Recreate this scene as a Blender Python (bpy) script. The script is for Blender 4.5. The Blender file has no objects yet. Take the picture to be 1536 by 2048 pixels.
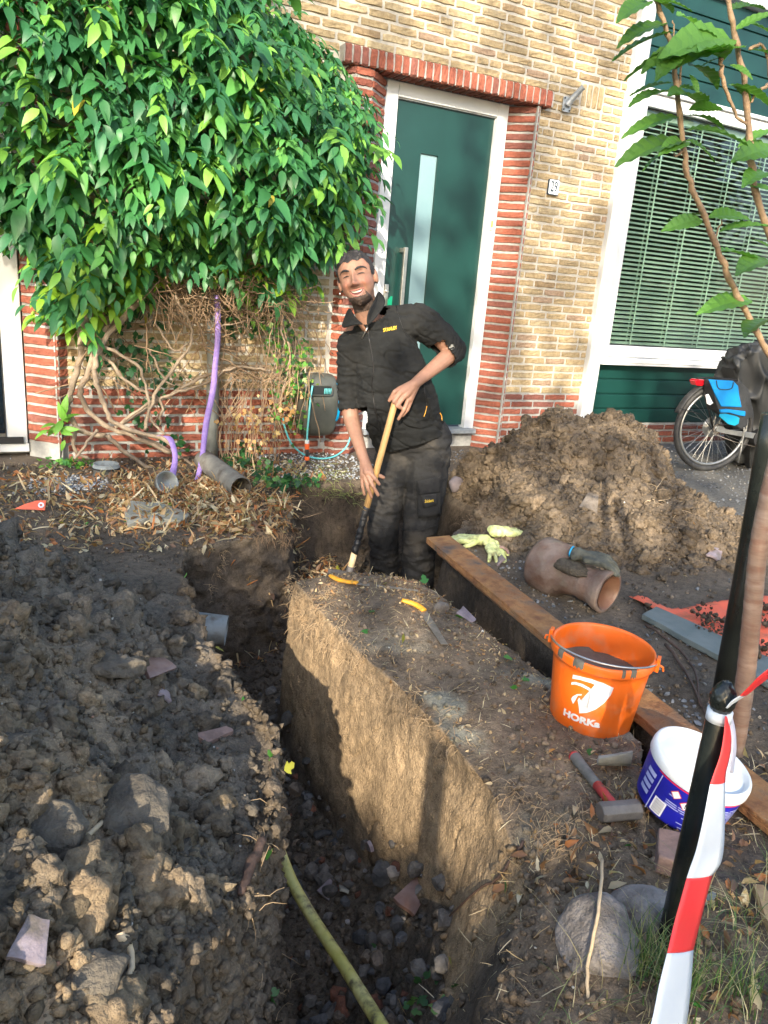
import bpy, bmesh, math, random
import numpy as np
from mathutils import Vector, Matrix
from mathutils.bvhtree import BVHTree
random.seed(7); RS = np.random.RandomState(11)
sc = bpy.context.scene
COL = sc.collection
# ---------------------------------------------------------------- camera
F_PX = 1505.0
CAM = np.array([0.0, 0.0, 1.18])
_n = lambda v: np.array(v, float) / np.linalg.norm(v)
_d = _n([353 - 768, 6055 - 1024, F_PX]); _X = _n([3835 - 768, 827 - 1024, F_PX]); _X = _n(_X - _d * _X.dot(_d))
_f = lambda v: np.array([v[0], -v[1], -v[2]])
XC, UC = _f(_X), _f(-_d); YC = np.cross(UC, XC)
RM = np.array([XC, YC, UC])
cam = bpy.data.cameras.new('camera'); co = bpy.data.objects.new('camera', cam); COL.objects.link(co)
cam.sensor_fit = 'HORIZONTAL'; cam.sensor_width = 36; cam.lens = 36 * F_PX / 1536
cam.clip_start = 0.02; cam.clip_end = 500
co.matrix_world = Matrix.Translation(CAM) @ Matrix(RM.tolist()).to_4x4()
sc.camera = co
def P(px, py, plane='z', val=0.0):
    """where the sight line through a photo point meets a world plane"""
    r = RM @ np.array([px - 768, -(py - 1024), -F_PX]); i = 'xyz'.index(plane)
    return CAM + r * (val - CAM[i]) / r[i]
def PN(px, py, n, o):
    r = RM @ np.array([px - 768, -(py - 1024), -F_PX]); n = np.array(n)
    return CAM + r * (n.dot(np.array(o) - CAM)) / n.dot(r)
# ---------------------------------------------------------------- light
SUN_AZ, SUN_EL = math.radians(32), math.radians(23)
T = np.array([math.cos(SUN_EL) * math.sin(SUN_AZ), math.cos(SUN_EL) * math.cos(SUN_AZ), -math.sin(SUN_EL)])
w = bpy.data.worlds.new("World"); sc.world = w; w.use_nodes = True
nt = w.node_tree; bg = nt.nodes['Background']
sky = nt.nodes.new('ShaderNodeTexSky'); sky.sky_type = 'NISHITA'; sky.sun_disc = False
sky.sun_elevation = SUN_EL; sky.sun_rotation = math.atan2(-T[0], -T[1])
sky.air_density = 1.0; sky.dust_density = 2.0
nt.links.new(sky.outputs[0], bg.inputs[0]); bg.inputs[1].default_value = 0.15
sl = bpy.data.lights.new('sun', 'SUN'); sl.energy = 2.7; sl.angle = math.radians(0.55); sl.color = (1.0, 0.89, 0.72)
so = bpy.data.objects.new('sun', sl); COL.objects.link(so)
so.rotation_euler = Vector(T).to_track_quat('-Z', 'Y').to_euler(); so.location = (-5, -8, 8)
sc.view_settings.view_transform = 'Standard'; sc.view_settings.look = 'None'
sc.view_settings.exposure = 1.80; sc.view_settings.gamma = 1.0
sc.cycles.max_bounces = 6; sc.cycles.transparent_max_bounces = 12
# ---------------------------------------------------------------- noise
_perm = RS.permutation(4096)
def _h(ix, iy, iz): return _perm[(_perm[(_perm[ix & 4095] + iy) & 4095] + iz) & 4095]
_g = RS.normal(size=(4096, 3)); _g /= np.linalg.norm(_g, axis=1)[:, None]
def pn(p):
    i = np.floor(p).astype(int); f = p - i; u = f * f * f * (f * (f * 6 - 15) + 10); r = 0
    for dx in (0, 1):
        for dy in (0, 1):
            for dz in (0, 1):
                g = _g[_h(i[:, 0] + dx, i[:, 1] + dy, i[:, 2] + dz)]
                w_ = (u[:, 0] if dx else 1 - u[:, 0]) * (u[:, 1] if dy else 1 - u[:, 1]) * (u[:, 2] if dz else 1 - u[:, 2])
                r = r + w_ * ((f[:, 0] - dx) * g[:, 0] + (f[:, 1] - dy) * g[:, 1] + (f[:, 2] - dz) * g[:, 2])
    return r
def fbm(p, sc_=1.0, oct_=4, gain=.5):
    p = np.asarray(p, float) * sc_; a = 1; r = 0
    for _ in range(oct_): r = r + a * pn(p); p = p * 2.03 + 7.1; a *= gain
    return r
def worley(p, s):
    p = np.asarray(p, float) * s; i = np.floor(p).astype(int); d1 = np.full(len(p), 9.); idc = np.zeros(len(p), int)
    for dx in (-1, 0, 1):
        for dy in (-1, 0, 1):
            for dz in (-1, 0, 1):
                c = i + np.array([dx, dy, dz]); h = _h(c[:, 0], c[:, 1], c[:, 2])
                q = c + .5 + _g[h] * .42; d = np.sum((p - q) ** 2, 1); m = d < d1
                d1[m] = d[m]; idc[m] = h[m]
    return np.sqrt(d1), idc
def sm(a, b, x): t = np.clip((x - a) / (b - a), 0, 1); return t * t * (3 - 2 * t)
# ---------------------------------------------------------------- mesh helpers
def tag(o, label=None, cat=None, group=None, kind=None):
    if label: o['label'] = label
    if cat: o['category'] = cat
    if group: o['group'] = group
    if kind: o['kind'] = kind
    return o
def empty(name, loc=(0, 0, 0), label=None, cat=None, group=None):
    o = bpy.data.objects.new(name, None); COL.objects.link(o); o.location = loc; o.empty_display_size = .1
    return tag(o, label, cat, group)
def add(o, name, mat, parent=None, smooth=True, bevel=0):
    pass
class MB:
    def __init__(s): s.v = []; s.f = []; s.c = []
    def put(s, V, F, c=None):
        b = len(s.v); V = [tuple(map(float, v)) for v in V]; s.v += V
        s.f += [tuple(b + i for i in f) for f in F]
        s.c += [c or (1, 1, 1)] * len(V); return s
    def box(s, lo, hi, M=None, c=None):
        x0, y0, z0 = lo; x1, y1, z1 = hi
        V = [(x0, y0, z0), (x1, y0, z0), (x1, y1, z0), (x0, y1, z0), (x0, y0, z1), (x1, y0, z1), (x1, y1, z1), (x0, y1, z1)]
        if M is not None: V = [tuple(M @ Vector(v)) for v in V]
        return s.put(V, [(0, 3, 2, 1), (4, 5, 6, 7), (0, 1, 5, 4), (1, 2, 6, 5), (2, 3, 7, 6), (3, 0, 4, 7)], c)
    def tube(s, pts, r, seg=10, cap=True, c=None, flat=1.0, up=None):
        pts = [np.array(p, float) for p in pts]; n = len(pts)
        rr = r if hasattr(r, '__len__') else [r] * n
        V = []; F = []; prev = None
        for i in range(n):
            t = _n((pts[min(i + 1, n - 1)] - pts[max(i - 1, 0)]) + 1e-9)
            if prev is None:
                a = np.array(up if up is not None else ([0, 0, 1] if abs(t[2]) < .9 else [1, 0, 0]), float)
            else: a = prev
            a = _n(a - t * a.dot(t)); b = np.cross(t, a); prev = a
            for k in range(seg):
                an = 2 * math.pi * k / seg; V.append(pts[i] + rr[i] * (math.cos(an) * a * flat + math.sin(an) * b))
        for i in range(n - 1):
            for k in range(seg):
                k2 = (k + 1) % seg; F.append((i * seg + k, i * seg + k2, (i + 1) * seg + k2, (i + 1) * seg + k))
        if cap: F.append(tuple(range(seg))[::-1]); F.append(tuple((n - 1) * seg + k for k in range(seg)))
        return s.put(V, F, c)
    def lathe(s, prof, M=None, seg=32, c=None):
        V = []; F = []
        for (r, z) in prof:
            for k in range(seg):
                an = 2 * math.pi * k / seg; V.append((r * math.cos(an), r * math.sin(an), z))
        if M is not None: V = [tuple(M @ Vector(v)) for v in V]
        for i in range(len(prof) - 1):
            for k in range(seg):
                k2 = (k + 1) % seg; F.append((i * seg + k, i * seg + k2, (i + 1) * seg + k2, (i + 1) * seg + k))
        return s.put(V, F, c)
    def ell(s, c_, r, M=None, seg=14, rings=9, c=None):
        V = []; F = []
        for i in range(rings + 1):
            th = math.pi * i / rings
            for k in range(seg):
                an = 2 * math.pi * k / seg
                V.append((r[0] * math.sin(th) * math.cos(an), r[1] * math.sin(th) * math.sin(an), r[2] * math.cos(th)))
        if M is not None: V = [tuple(M @ Vector(v)) for v in V]
        V = [(a + c_[0], b + c_[1], d + c_[2]) for a, b, d in V]
        for i in range(rings):
            for k in range(seg):
                k2 = (k + 1) % seg; F.append((i * seg + k, (i + 1) * seg + k, (i + 1) * seg + k2, i * seg + k2))
        return s.put(V, F, c)
    def prism(s, outline, y0, y1, M=None, c=None):
        n = len(outline); V = [(x, y0, z) for x, z in outline] + [(x, y1, z) for x, z in outline]
        if M is not None: V = [tuple(M @ Vector(v)) for v in V]
        F = [tuple(range(n)), tuple(range(2 * n - 1, n - 1, -1))] + [(i, n + i, n + (i + 1) % n, (i + 1) % n) for i in range(n)]
        return s.put(V, F, c)
    def build(s, name, mat, parent=None, smooth=False, bevel=0, col=False, sub=0, wn=False):
        me = bpy.data.meshes.new(name); me.from_pydata(s.v, [], s.f); me.validate(); me.update()
        if col:
            ca = me.color_attributes.new('Col', 'FLOAT_COLOR', 'POINT')
            if len(me.vertices) == len(s.c):
                ca.data.foreach_set('color', np.c_[np.array(s.c, float), np.ones(len(s.c))].ravel())
        return fin(me, name, mat, parent, smooth, bevel, sub)
def fin(me, name, mat, parent=None, smooth=False, bevel=0, sub=0):
    bm = bmesh.new(); bm.from_mesh(me); bmesh.ops.recalc_face_normals(bm, faces=bm.faces); bm.to_mesh(me); bm.free()
    if mat: me.materials.append(mat)
    o = bpy.data.objects.new(name, me); COL.objects.link(o)
    if parent is not None: attach(o, parent)
    if smooth: me.polygons.foreach_set('use_smooth', [True] * len(me.polygons))
    if bevel:
        m = o.modifiers.new('b', 'BEVEL'); m.width = bevel; m.segments = 2; m.limit_method = 'ANGLE'; m.angle_limit = math.radians(40)
    if sub:
        m = o.modifiers.new('s', 'SUBSURF'); m.levels = sub; m.render_levels = sub
    return o
def attach(o, parent):
    o.parent = parent
    # meshes are written in world coordinates; undo the chain of parents
    M = Matrix.Identity(4); q = parent
    while q is not None: M = q.matrix_basis @ M if q.parent is None else (q.matrix_basis @ M); q = q.parent
    o.matrix_basis = M.inverted() @ o.matrix_basis
def npmesh(name, V, F, mat, parent=None, smooth=True, col=None):
    V = np.asarray(V, np.float32); F = np.asarray(F, np.int32); k = F.shape[1]
    me = bpy.data.meshes.new(name); me.vertices.add(len(V)); me.vertices.foreach_set('co', V.ravel())
    me.loops.add(F.size); me.loops.foreach_set('vertex_index', F.ravel())
    me.polygons.add(len(F)); me.polygons.foreach_set('loop_start', np.arange(0, F.size, k, dtype=np.int32))
    me.polygons.foreach_set('loop_total', np.full(len(F), k, np.int32))
    me.polygons.foreach_set('use_smooth', np.full(len(F), smooth))
    me.update(calc_edges=True)
    if col is not None:
        ca = me.color_attributes.new('Col', 'FLOAT_COLOR', 'POINT')
        ca.data.foreach_set('color', np.c_[np.asarray(col, float), np.ones(len(V))].astype(np.float32).ravel())
    me.materials.append(mat)
    o = bpy.data.objects.new(name, me); COL.objects.link(o)
    if parent is not None: attach(o, parent)
    return o
def scatter(name, TV, TF, pos, R, S, mat, parent=None, smooth=True, cols=None, jit=None):
    """many small pieces baked into ONE mesh: template verts TV, faces TF; pos (n,3), R (n,3,3), S (n,) or (n,3)"""
    TV = np.asarray(TV, float); n = len(pos); S = np.asarray(S, float)
    if S.ndim == 1: S = np.repeat(S[:, None], 3, 1)
    if TV.ndim == 2: TVn = np.repeat(TV[None], n, 0)
    else: TVn = TV[RS.randint(len(TV), size=n)]
    V = np.einsum('nij,nkj->nki', R, TVn * S[:, None, :]) + pos[:, None, :]
    m = TVn.shape[1]; F = (np.asarray(TF)[None] + (np.arange(n) * m)[:, None, None]).reshape(-1, len(TF[0]))
    c = None if cols is None else np.repeat(cols, m, 0)
    return npmesh(name, V.reshape(-1, 3), F, mat, parent, smooth, c)
def rand_rot(n):
    q = RS.normal(size=(n, 4)); q /= np.linalg.norm(q, axis=1)[:, None]; a, b, c, d = q.T
    return np.stack([1 - 2 * (c * c + d * d), 2 * (b * c - a * d), 2 * (b * d + a * c), 2 * (b * c + a * d), 1 - 2 * (b * b + d * d), 2 * (c * d - a * b),
                     2 * (b * d - a * c), 2 * (c * d + a * b), 1 - 2 * (b * b + c * c)], 1).reshape(n, 3, 3)
def frame_rot(xd, zd):
    x = xd / np.linalg.norm(xd, axis=1)[:, None]; z = zd - x * np.sum(zd * x, 1)[:, None]; z /= np.linalg.norm(z, axis=1)[:, None] + 1e-9
    return np.stack([x, np.cross(z, x), z], 2)
def ico(sub):
    bm = bmesh.new(); bmesh.ops.create_icosphere(bm, subdivisions=sub, radius=1)
    V = np.array([v.co[:] for v in bm.verts]); F = np.array([[v.index for v in f.verts] for f in bm.faces]); bm.free(); return V, F
def rocks(sub, k, amp=.35, freq=1.6, facet=False):
    V, F = ico(sub); out = []
    for i in range(k):
        d, _ = worley(V + i * 9.3, 1.3); r = 1 + amp * fbm(V + i * 5.7, freq, 3) * 1.6 - (.25 * (d - .4) if not facet else 0)
        W = V * r[:, None]
        if facet:
            for _ in range(9):
                nn = _n(RS.normal(size=3)); h = RS.uniform(.45, .8); dd = W @ nn; W = W - np.outer(np.maximum(dd - h, 0), nn)
        out.append(W)
    return np.array(out), F
# ---------------------------------------------------------------- materials
def mat(name, c1, c2=None, scale=8, rough=.7, bump=0, bscale=60, metal=0, attr=False, spec=.5, detail=6, contrast=(.35, .65), c3=None, s3=3, bdist=.01, coat=0, mixattr=.5):
    m = bpy.data.materials.new(name); m.use_nodes = True; t = m.node_tree; b = t.nodes['Principled BSDF']; L = t.links.new
    b.inputs['Roughness'].default_value = rough; b.inputs['Metallic'].default_value = metal; b.inputs['Specular IOR Level'].default_value = spec
    if coat: b.inputs['Coat Weight'].default_value = coat; b.inputs['Coat Roughness'].default_value = .15
    tc = t.nodes.new('ShaderNodeTexCoord')
    def noise(s, d=detail):
        n = t.nodes.new('ShaderNodeTexNoise'); n.inputs['Scale'].default_value = s; n.inputs['Detail'].default_value = d; n.inputs['Roughness'].default_value = .6
        L(tc.outputs['Object'], n.inputs['Vector']); return n
    def ramp(n, lo, hi):
        r = t.nodes.new('ShaderNodeMapRange'); r.inputs[1].default_value = lo; r.inputs[2].default_value = hi; L(n.outputs[0], r.inputs[0]); return r
    out = None
    if c2 is not None:
        mx = t.nodes.new('ShaderNodeMix'); mx.data_type = 'RGBA'; mx.inputs[6].default_value = (*c1, 1); mx.inputs[7].default_value = (*c2, 1)
        L(ramp(noise(scale), *contrast).outputs[0], mx.inputs[0]); out = mx.outputs[2]
        if c3 is not None:
            m3 = t.nodes.new('ShaderNodeMix'); m3.data_type = 'RGBA'; L(out, m3.inputs[6]); m3.inputs[7].default_value = (*c3, 1)
            L(ramp(noise(s3), .5, .66).outputs[0], m3.inputs[0]); out = m3.outputs[2]
    if attr:
        a = t.nodes.new('ShaderNodeAttribute'); a.attribute_name = 'Col'
        if out is None: out = a.outputs[0]
        else:
            mm = t.nodes.new('ShaderNodeMix'); mm.data_type = 'RGBA'; mm.blend_type = 'MULTIPLY'; mm.inputs[0].default_value = 1
            L(out, mm.inputs[6]); L(a.outputs[0], mm.inputs[7]); out = mm.outputs[2]
    if out is not None: L(out, b.inputs['Base Color'])
    else: b.inputs['Base Color'].default_value = (*c1, 1)
    if bump:
        bp = t.nodes.new('ShaderNodeBump'); bp.inputs['Strength'].default_value = bump; bp.inputs['Distance'].default_value = bdist
        L(noise(bscale, 8).outputs[0], bp.inputs['Height']); L(bp.outputs[0], b.inputs['Normal'])
    return m
# ================================================================= THE HOUSE
W = 4.95
M_brick = mat('brick_clay', (.72, .66, .60), (1.12, 1.08, 1.02), 45, .9, .5, 90, attr=True, bdist=.006, c3=(.86, .80, .74), s3=160)
M_mortar_y = mat('mortar_pale', (.40, .375, .32), (.50, .47, .41), 30, .95, .6, 200, bdist=.004)
M_mortar_r = mat('mortar_grey', (.27, .27, .255), (.38, .375, .35), 30, .95, .6, 200, bdist=.004)
M_white = mat('white_frame_paint', (.64, .66, .67), (.57, .59, .59), 3, .32, .05, 8, contrast=(.4, .8))
M_green = mat('dark_green_paint', (.005, .036, .031), (.007, .044, .038), 4, .35, .04, 12)
M_rubber = mat('black_rubber', (.015, .015, .016), rough=.6)
M_steel = mat('brushed_steel', (.55, .55, .53), (.45, .45, .43), 30, .32, .1, 80, metal=.9)
M_galv = mat('galvanised_metal', (.42, .45, .47), (.3, .33, .35), 25, .5, .2, 40, metal=.5)
GU = [0, .025, .22, .42, .62, .8, .975, 1]; GV = [0, .09, .36, .64, .91, 1]
_nu, _nv = len(GU), len(GV)
_BF = [(j * _nu + i, j * _nu + i + 1, (j + 1) * _nu + i + 1, (j + 1) * _nu + i) for j in range(_nv - 1) for i in range(_nu - 1)]
class Bricks:
    def __init__(s): s.V = []; s.C = []
    def brick(s, O, U, Vv, N, u0, u1, v0, v1, c, rough=.0016):
        u, v = np.meshgrid(GU, GV); u = u.ravel(); v = v.ravel(); n = len(u)
        d = RS.normal(0, rough, n) + RS.normal(0, .0012)
        e = (u == 0) | (u == 1) | (v == 0) | (v == 1); d[e] = -.012
        w_ = RS.normal(0, .0016, n); w2 = RS.normal(0, .0016, n)
        cor = ((u < .03) | (u > .97)) & ((v < .1) | (v > .9)); d[cor & ~e] -= .002
        uu = u0 + (u1 - u0) * u + w_; vv = v0 + (v1 - v0) * v + w2
        s.V.append(O + np.outer(uu, U) + np.outer(vv, Vv) + np.outer(d, N))
        cc = np.array(c)[None] * (1 + RS.normal(0, .05, (n, 1))); s.C.append(cc)
    def out(s, name, parent):
        n = len(s.V); F = (np.array(_BF)[None] + (np.arange(n) * _nu * _nv)[:, None, None]).reshape(-1, 4)
        return npmesh(name, np.concatenate(s.V), F, M_brick, parent, False, np.concatenate(s.C))
def ycol():
    k = random.random()
    b = np.array([.385, .31, .185]) if k < .6 else (np.array([.41, .345, .22]) if k < .86 else (np.array([.35, .26, .185]) if k < .93 else np.array([.31, .235, .14])))
    return b * random.uniform(.92, 1.08)
def rcol():
    k = random.random()
    b = np.array([.30, .098, .062]) if k < .5 else (np.array([.26, .085, .058]) if k < .8 else np.array([.21, .082, .065]))
    return b * random.uniform(.88, 1.12)
CH = .0585; JT = .0145
house = empty('brick_house', (2.5, 5.1, 0), 'terraced house of pale yellow brick with red brick plinth and green door', 'house')
ex, ey, ez = np.eye(3)
DOOR_HOLE = (2.04, 3.55)
PY = [P(1183, 178, 'y', W), P(1092, 836, 'y', W)]
def stack_patch(o, x0, z0, cf):
    for k in range(4): o.brick(np.array([0, W, 0.]), ex, ez, -ey, x0 + .052 * k, x0 + .052 * k + .038, z0, z0 + 3 * CH - JT, cf())
yb = Bricks(); rb = Bricks(); rb3 = Bricks()
PX0, PZ0 = 3.905, .455 + CH * 36; RX0, RZ0 = 3.93, .455 - CH * 5
for i in range(66):
    z0 = .455 + i * CH; x = .22 - (.1025 if i % 2 else 0) + random.choice([0, 0, .0, .05])
    while x < 4.31:
        L_ = .205 if random.random() > .10 else .1025
        a, b = x, x + L_ - .015; x += L_
        if i >= 36 and i < 39 and b > PX0 - .02 and a < PX0 + .21:
            if a < PX0 - .05: b = PX0 - .02
            elif b > PX0 + .25: a = PX0 + .215
            else: continue
        if z0 < 2.6:
            lo, hi = (2.0, 3.514) if z0 < 2.47 else (1.98, 3.60)
            if a < lo and b > lo: b = lo
            elif a < hi and b > hi: a = hi + .008
            elif a >= lo and b <= hi: continue
        if b > 4.31: b = 4.31
        if a < .30: a = .30
        if b - a < .03: continue
        yb.brick(np.array([0, W, 0.]), ex, ez, -ey, a, b, z0, z0 + CH - JT, ycol())
stack_patch(yb, PX0, PZ0, ycol)
for i in range(9):
    z0 = .455 - (i + 1) * CH; x = .25 - (.11 if i % 2 else 0)
    while x < 4.31:
        a, b = x, x + .205; x += .218
        if 1 < i < 5 and b > RX0 - .02 and a < RX0 + .21:
            if a < RX0 - .05: b = RX0 - .015
            elif b > RX0 + .25: a = RX0 + .21
            else: continue
        lo, hi = 2.02, 3.514
        if a < lo and b > lo: b = lo
        elif a < hi and b > hi: a = hi + .004
        elif a >= lo and b <= hi: continue
        b = min(b, 4.31); a = max(a, .30)
        if b - a < .03: continue
        (rb if b < 3 else rb3).brick(np.array([0, W, 0.]), ex, ez, -ey, a, b, z0, z0 + CH - JT, rcol())
stack_patch(rb3, RX0, RZ0, rcol)
# low plinth under the window panels
rw = Bricks()
for i in range(6):
    z0 = .19 - (i + 1) * CH + .0; x = 4.32 - (.1 if i % 2 else 0)
    while x < 9.2: rw.brick(np.array([0, W + .03, 0.]), ex, ez, -ey, max(x, 4.32), x + .2, z0, z0 + CH - JT, rcol()); x += .215
yb.out('wall', house)
rb.out('plinth', house); rb3.out('plinth', house); rw.out('window_plinth', house)
m = MB(); D = .008
m.box((.28, W + D, .452), (2.1, W + .4, 4.4)); m.box((2.1, W + D, 2.50), (3.5, W + .4, 4.4)); m.box((3.5, W + D, .452), (4.33, W + .4, 4.4))
m.build('wall_mortar', M_mortar_y, house)
m = MB(); m.box((.28, W + D, -.8), (2.1, W + .4, .450)); m.box((3.5, W + D, -.8), (4.33, W + .4, .450)); m.box((4.333, W + D + .03, -.8), (9.5, W + .4, .195))
m.box((2.1, W + .12, -.8), (3.5, W + .4, .10))
m.build('plinth_mortar', M_mortar_r, house)
# splayed red piers beside the doors
def pier(name, pts, z0, z1, off=0):
    br = Bricks(); mo = MB()
    for k in range(len(pts) - 1):
        a = np.array([*pts[k], 0.]); b = np.array([*pts[k + 1], 0.]); U = _n(b - a); N = np.cross(U, ez); L_ = np.linalg.norm(b - a)
        z = z0
        i = 0
        while z < z1:
            g0 = .006 if k else .004; c = rcol()
            if L_ > .05: br.brick(a, U, ez, N, g0 - .003, L_ - .002, z, min(z + CH - JT, z1), c)
            else: br.brick(a, U, ez, N, 0, L_, z, min(z + CH - JT, z1), c * .9)
            z += CH; i += 1
        A = a - N * .010; B = b - N * .010; A2 = a - N * .02; B2 = b - N * .02
        mo.put([(*A[:2], z0 - .7), (*B[:2], z0 - .7), (*B[:2], z1), (*A[:2], z1), (*A2[:2], z0 - .7), (*B2[:2], z0 - .7), (*B2[:2], z1), (*A2[:2], z1)],
               [(0, 1, 2, 3), (7, 6, 5, 4), (0, 4, 5, 1), (1, 5, 6, 2), (2, 6, 7, 3), (3, 7, 4, 0)])
    e = br.out(name, house); mo.build('joints', M_mortar_r, e)
pier('pier', [(3.343, 5.055), (3.507, 4.89), (3.512, 4.965)], .455 - CH * 8, 2.49)
pier('pier', [(2.03, 4.96), (2.075, 4.89), (2.20, 4.89), (2.37, 5.055)], .455 - CH * 8, 2.49)
pier('pier', [(.10, 5.055), (.275, 4.885), (.345, 4.96)], .455 - CH * 6, 4.2)
# soldier course over the front door
ar = Bricks(); x = 1.99
while x < 3.60:
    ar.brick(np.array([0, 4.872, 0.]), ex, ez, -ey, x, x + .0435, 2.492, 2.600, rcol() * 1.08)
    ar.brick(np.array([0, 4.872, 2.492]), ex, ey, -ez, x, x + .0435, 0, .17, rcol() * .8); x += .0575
a = ar.out('door_lintel', house)
m = MB(); m.box((1.985, 4.880, 2.4985), (3.605, 5.0, 2.5925)); m.box((1.99, 4.9, 2.4995), (3.6, 5.3, 2.59)); m.build('joints', M_mortar_r, a)
# front door
def bx(lo, hi): return MB().box(lo, hi)
fr = MB(); fr.box((2.37, 5.045, .15), (2.458, 5.13, 2.495)); fr.box((3.258, 5.045, .15), (3.346, 5.13, 2.495)); fr.box((2.4585, 5.046, 2.405), (3.2575, 5.129, 2.494))
door = empty('front_door', (2.86, 5.06, .1)); attach(door, house)
fr.build('frame', M_white, door, bevel=.004)
m = MB(); m.box((2.448, 5.065, .17), (2.46, 5.12, 2.415)); m.box((3.256, 5.065, .17), (3.2645, 5.12, 2.415)); m.box((2.46, 5.065, 2.398), (3.256, 5.12, 2.406)); m.build('door_stop', M_white, door)
leaf = MB(); leaf.box((2.462, 5.085, .172), (2.683, 5.125, 2.397)); leaf.box((2.822, 5.085, .172), (3.255, 5.125, 2.397)); leaf.box((2.683, 5.085, 2.092), (2.822, 5.125, 2.397)); leaf.box((2.683, 5.085, .172), (2.822, 5.125, .50))
lf = leaf.build('door_leaf', M_green, door)
M_frost = mat('frosted_glass', (.17, .28, .31), (.21, .32, .35), 2, .18, .02, 30, spec=.6)
bx((2.684, 5.1, .5), (2.821, 5.12, 2.092)).build('glass_strip', M_frost, lf)
h = MB(); h.box((2.578, 5.005, .78), (2.606, 5.03, 1.46)); h.box((2.578, 5.03, 1.425), (2.606, 5.085, 1.455)); h.box((2.578, 5.03, .80), (2.606, 5.085, .83)); h.build('door_handle', M_steel, lf, bevel=.002)
h = MB(); h.box((2.475, 5.068, 1.02), (2.507, 5.0848, 1.20)); h.tube([(2.491, 5.07, 1.15), (2.491, 5.05, 1.15)], .011); lk = h.build('lock_plate', M_steel, lf, bevel=.002)
M_keyg = mat('green_plastic', (.0, .30, .16), rough=.4)
h = MB()
for a_ in range(3): h.box((2.495 + .008 * a_, 5.045 - .004 * a_, 1.02 + .008 * a_), (2.507 + .01 * a_, 5.048 - .004 * a_, 1.10 + .01 * a_))
h.build('keys', M_keyg, lk)
bx((2.36, 5.0, .115), (3.35, 5.13, .149)).build('threshold', M_galv, door, bevel=.003)
# left door
ld = empty('neighbour_door', (-.3, 5.06, .05)); attach(ld, house)
m = MB(); m.box((-.018, 5.045, .085), (.098, 5.13, 4.2)); m.box((-.9, 5.0455, .03), (.105, 5.14, .083)); m.build('frame', M_white, ld, bevel=.004)
m = MB(); m.box((-.022, 5.035, .112), (-.0185, 5.12, 4.2)); m.build('edge_seal', M_rubber, ld)
M_glassd = mat('dark_glass', (.006, .012, .02), rough=.05, spec=.8)
bx((-.9, 5.08, .14), (-.025, 5.1, 4.2)).build('door_leaf', M_glassd, ld); bx((-.9, 5.03, .085), (.075, 5.046, .125)).build('threshold', M_rubber, ld)
bx((-1, 5.14, -.3), (.3, 5.35, 4.4)).build('wall_backing', M_mortar_r, house)
# window
win = empty('window', (5.8, 4.95, .7)); attach(win, house)
m = MB()
m.box((4.315, 4.905, .195), (4.44, 5.06, 4.4)); m.box((4.4405, 4.93, .74), (4.53, 5.06, 2.76)); m.box((4.5305, 4.931, .77), (9, 5.06, .865))
m.box((4.5305, 4.931, 2.665), (9, 5.06, 2.755)); m.box((4.4405, 4.915, 3.52), (9, 5.05, 3.60)); m.box((4.4405, 4.90, 3.62), (9, 5.06, 3.66)); m.box((4.4405, 4.905, 2.7565), (9, 5.05, 2.785))
m.box((4.4407, 4.93, 3.68), (9, 5.06, 3.8))
m.build('frame', M_white, win, bevel=.006)
m = MB(); m.box((4.425, 4.86, .728), (9, 4.93, .768)); m.box((4.43, 4.868, .708), (9, 4.93, .7275)); m.build('sill', M_white, win, bevel=.005)
m = MB(); m.box((4.531, 4.965, .866), (4.5385, 5.0, 2.664)); m.box((4.5385, 4.965, 2.656), (9, 5.0, 2.6645)); m.box((4.5385, 4.965, .8655), (9, 5.0, .873)); m.build('glazing_seal', M_rubber, win)
gm = bpy.data.materials.new('window_glass'); gm.use_nodes = True; t_ = gm.node_tree; t_.nodes.clear()
o_ = t_.nodes.new('ShaderNodeOutputMaterial'); mx = t_.nodes.new('ShaderNodeMixShader'); tr = t_.nodes.new('ShaderNodeBsdfTransparent'); gl = t_.nodes.new('ShaderNodeBsdfGlossy'); fz = t_.nodes.new('ShaderNodeFresnel')
fz.inputs[0].default_value = 1.6; gl.inputs['Roughness'].default_value = .0; tr.inputs[0].default_value = (.78, .92, .84, 1); gl.inputs[0].default_value = (.95, .97, 1, 1)
t_.links.new(fz.outputs[0], mx.inputs[0]); t_.links.new(tr.outputs[0], mx.inputs[1]); t_.links.new(gl.outputs[0], mx.inputs[2]); t_.links.new(mx.outputs[0], o_.inputs[0])
MB().put([(4.5385, 4.98, .873), (9, 4.98, .873), (9, 4.98, 2.656), (4.5385, 4.98, 2.656)], [(0, 1, 2, 3)]).build('pane', gm, win)
M_slat = mat('blind_slat_white', (.70, .80, .75), rough=.45)
sl_ = MB(); z = .885
while z < 2.63:
    V = []
    for k in range(5):
        s_ = k / 4; yy = 5.05 + .042 * (s_ - .5); zz = z + .020 * (s_ - .5) + .003 * math.sin(math.pi * s_)
        V += [(4.545, yy, zz), (8.9, yy, zz)]
    sl_.put(V + [(a, b, c - .0012) for a, b, c in V], [(2 * k, 2 * k + 1, 2 * k + 3, 2 * k + 2) for k in range(4)] + [(10 + 2 * k, 12 + 2 * k, 13 + 2 * k, 11 + 2 * k) for k in range(4)] + [(0, 10, 11, 1), (8, 9, 19, 18)]); z += .0355
bl = sl_.build('blind', M_slat, win)
m = MB()
for k in range(10):
    x = 4.83 + .40 * k; m.box((x, 5.0215, .87), (x + .016, 5.0225, 2.65)); m.box((x + .004, 5.075, .87), (x + .02, 5.0765, 2.65))
m.box((4.542, 5.02, 2.615), (8.9, 5.08, 2.655))
m.build('ladder_tape', M_slat, bl)
M_room = mat('dark_room', (.02, .03, .03), (.05, .065, .05), 3, .9)
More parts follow.
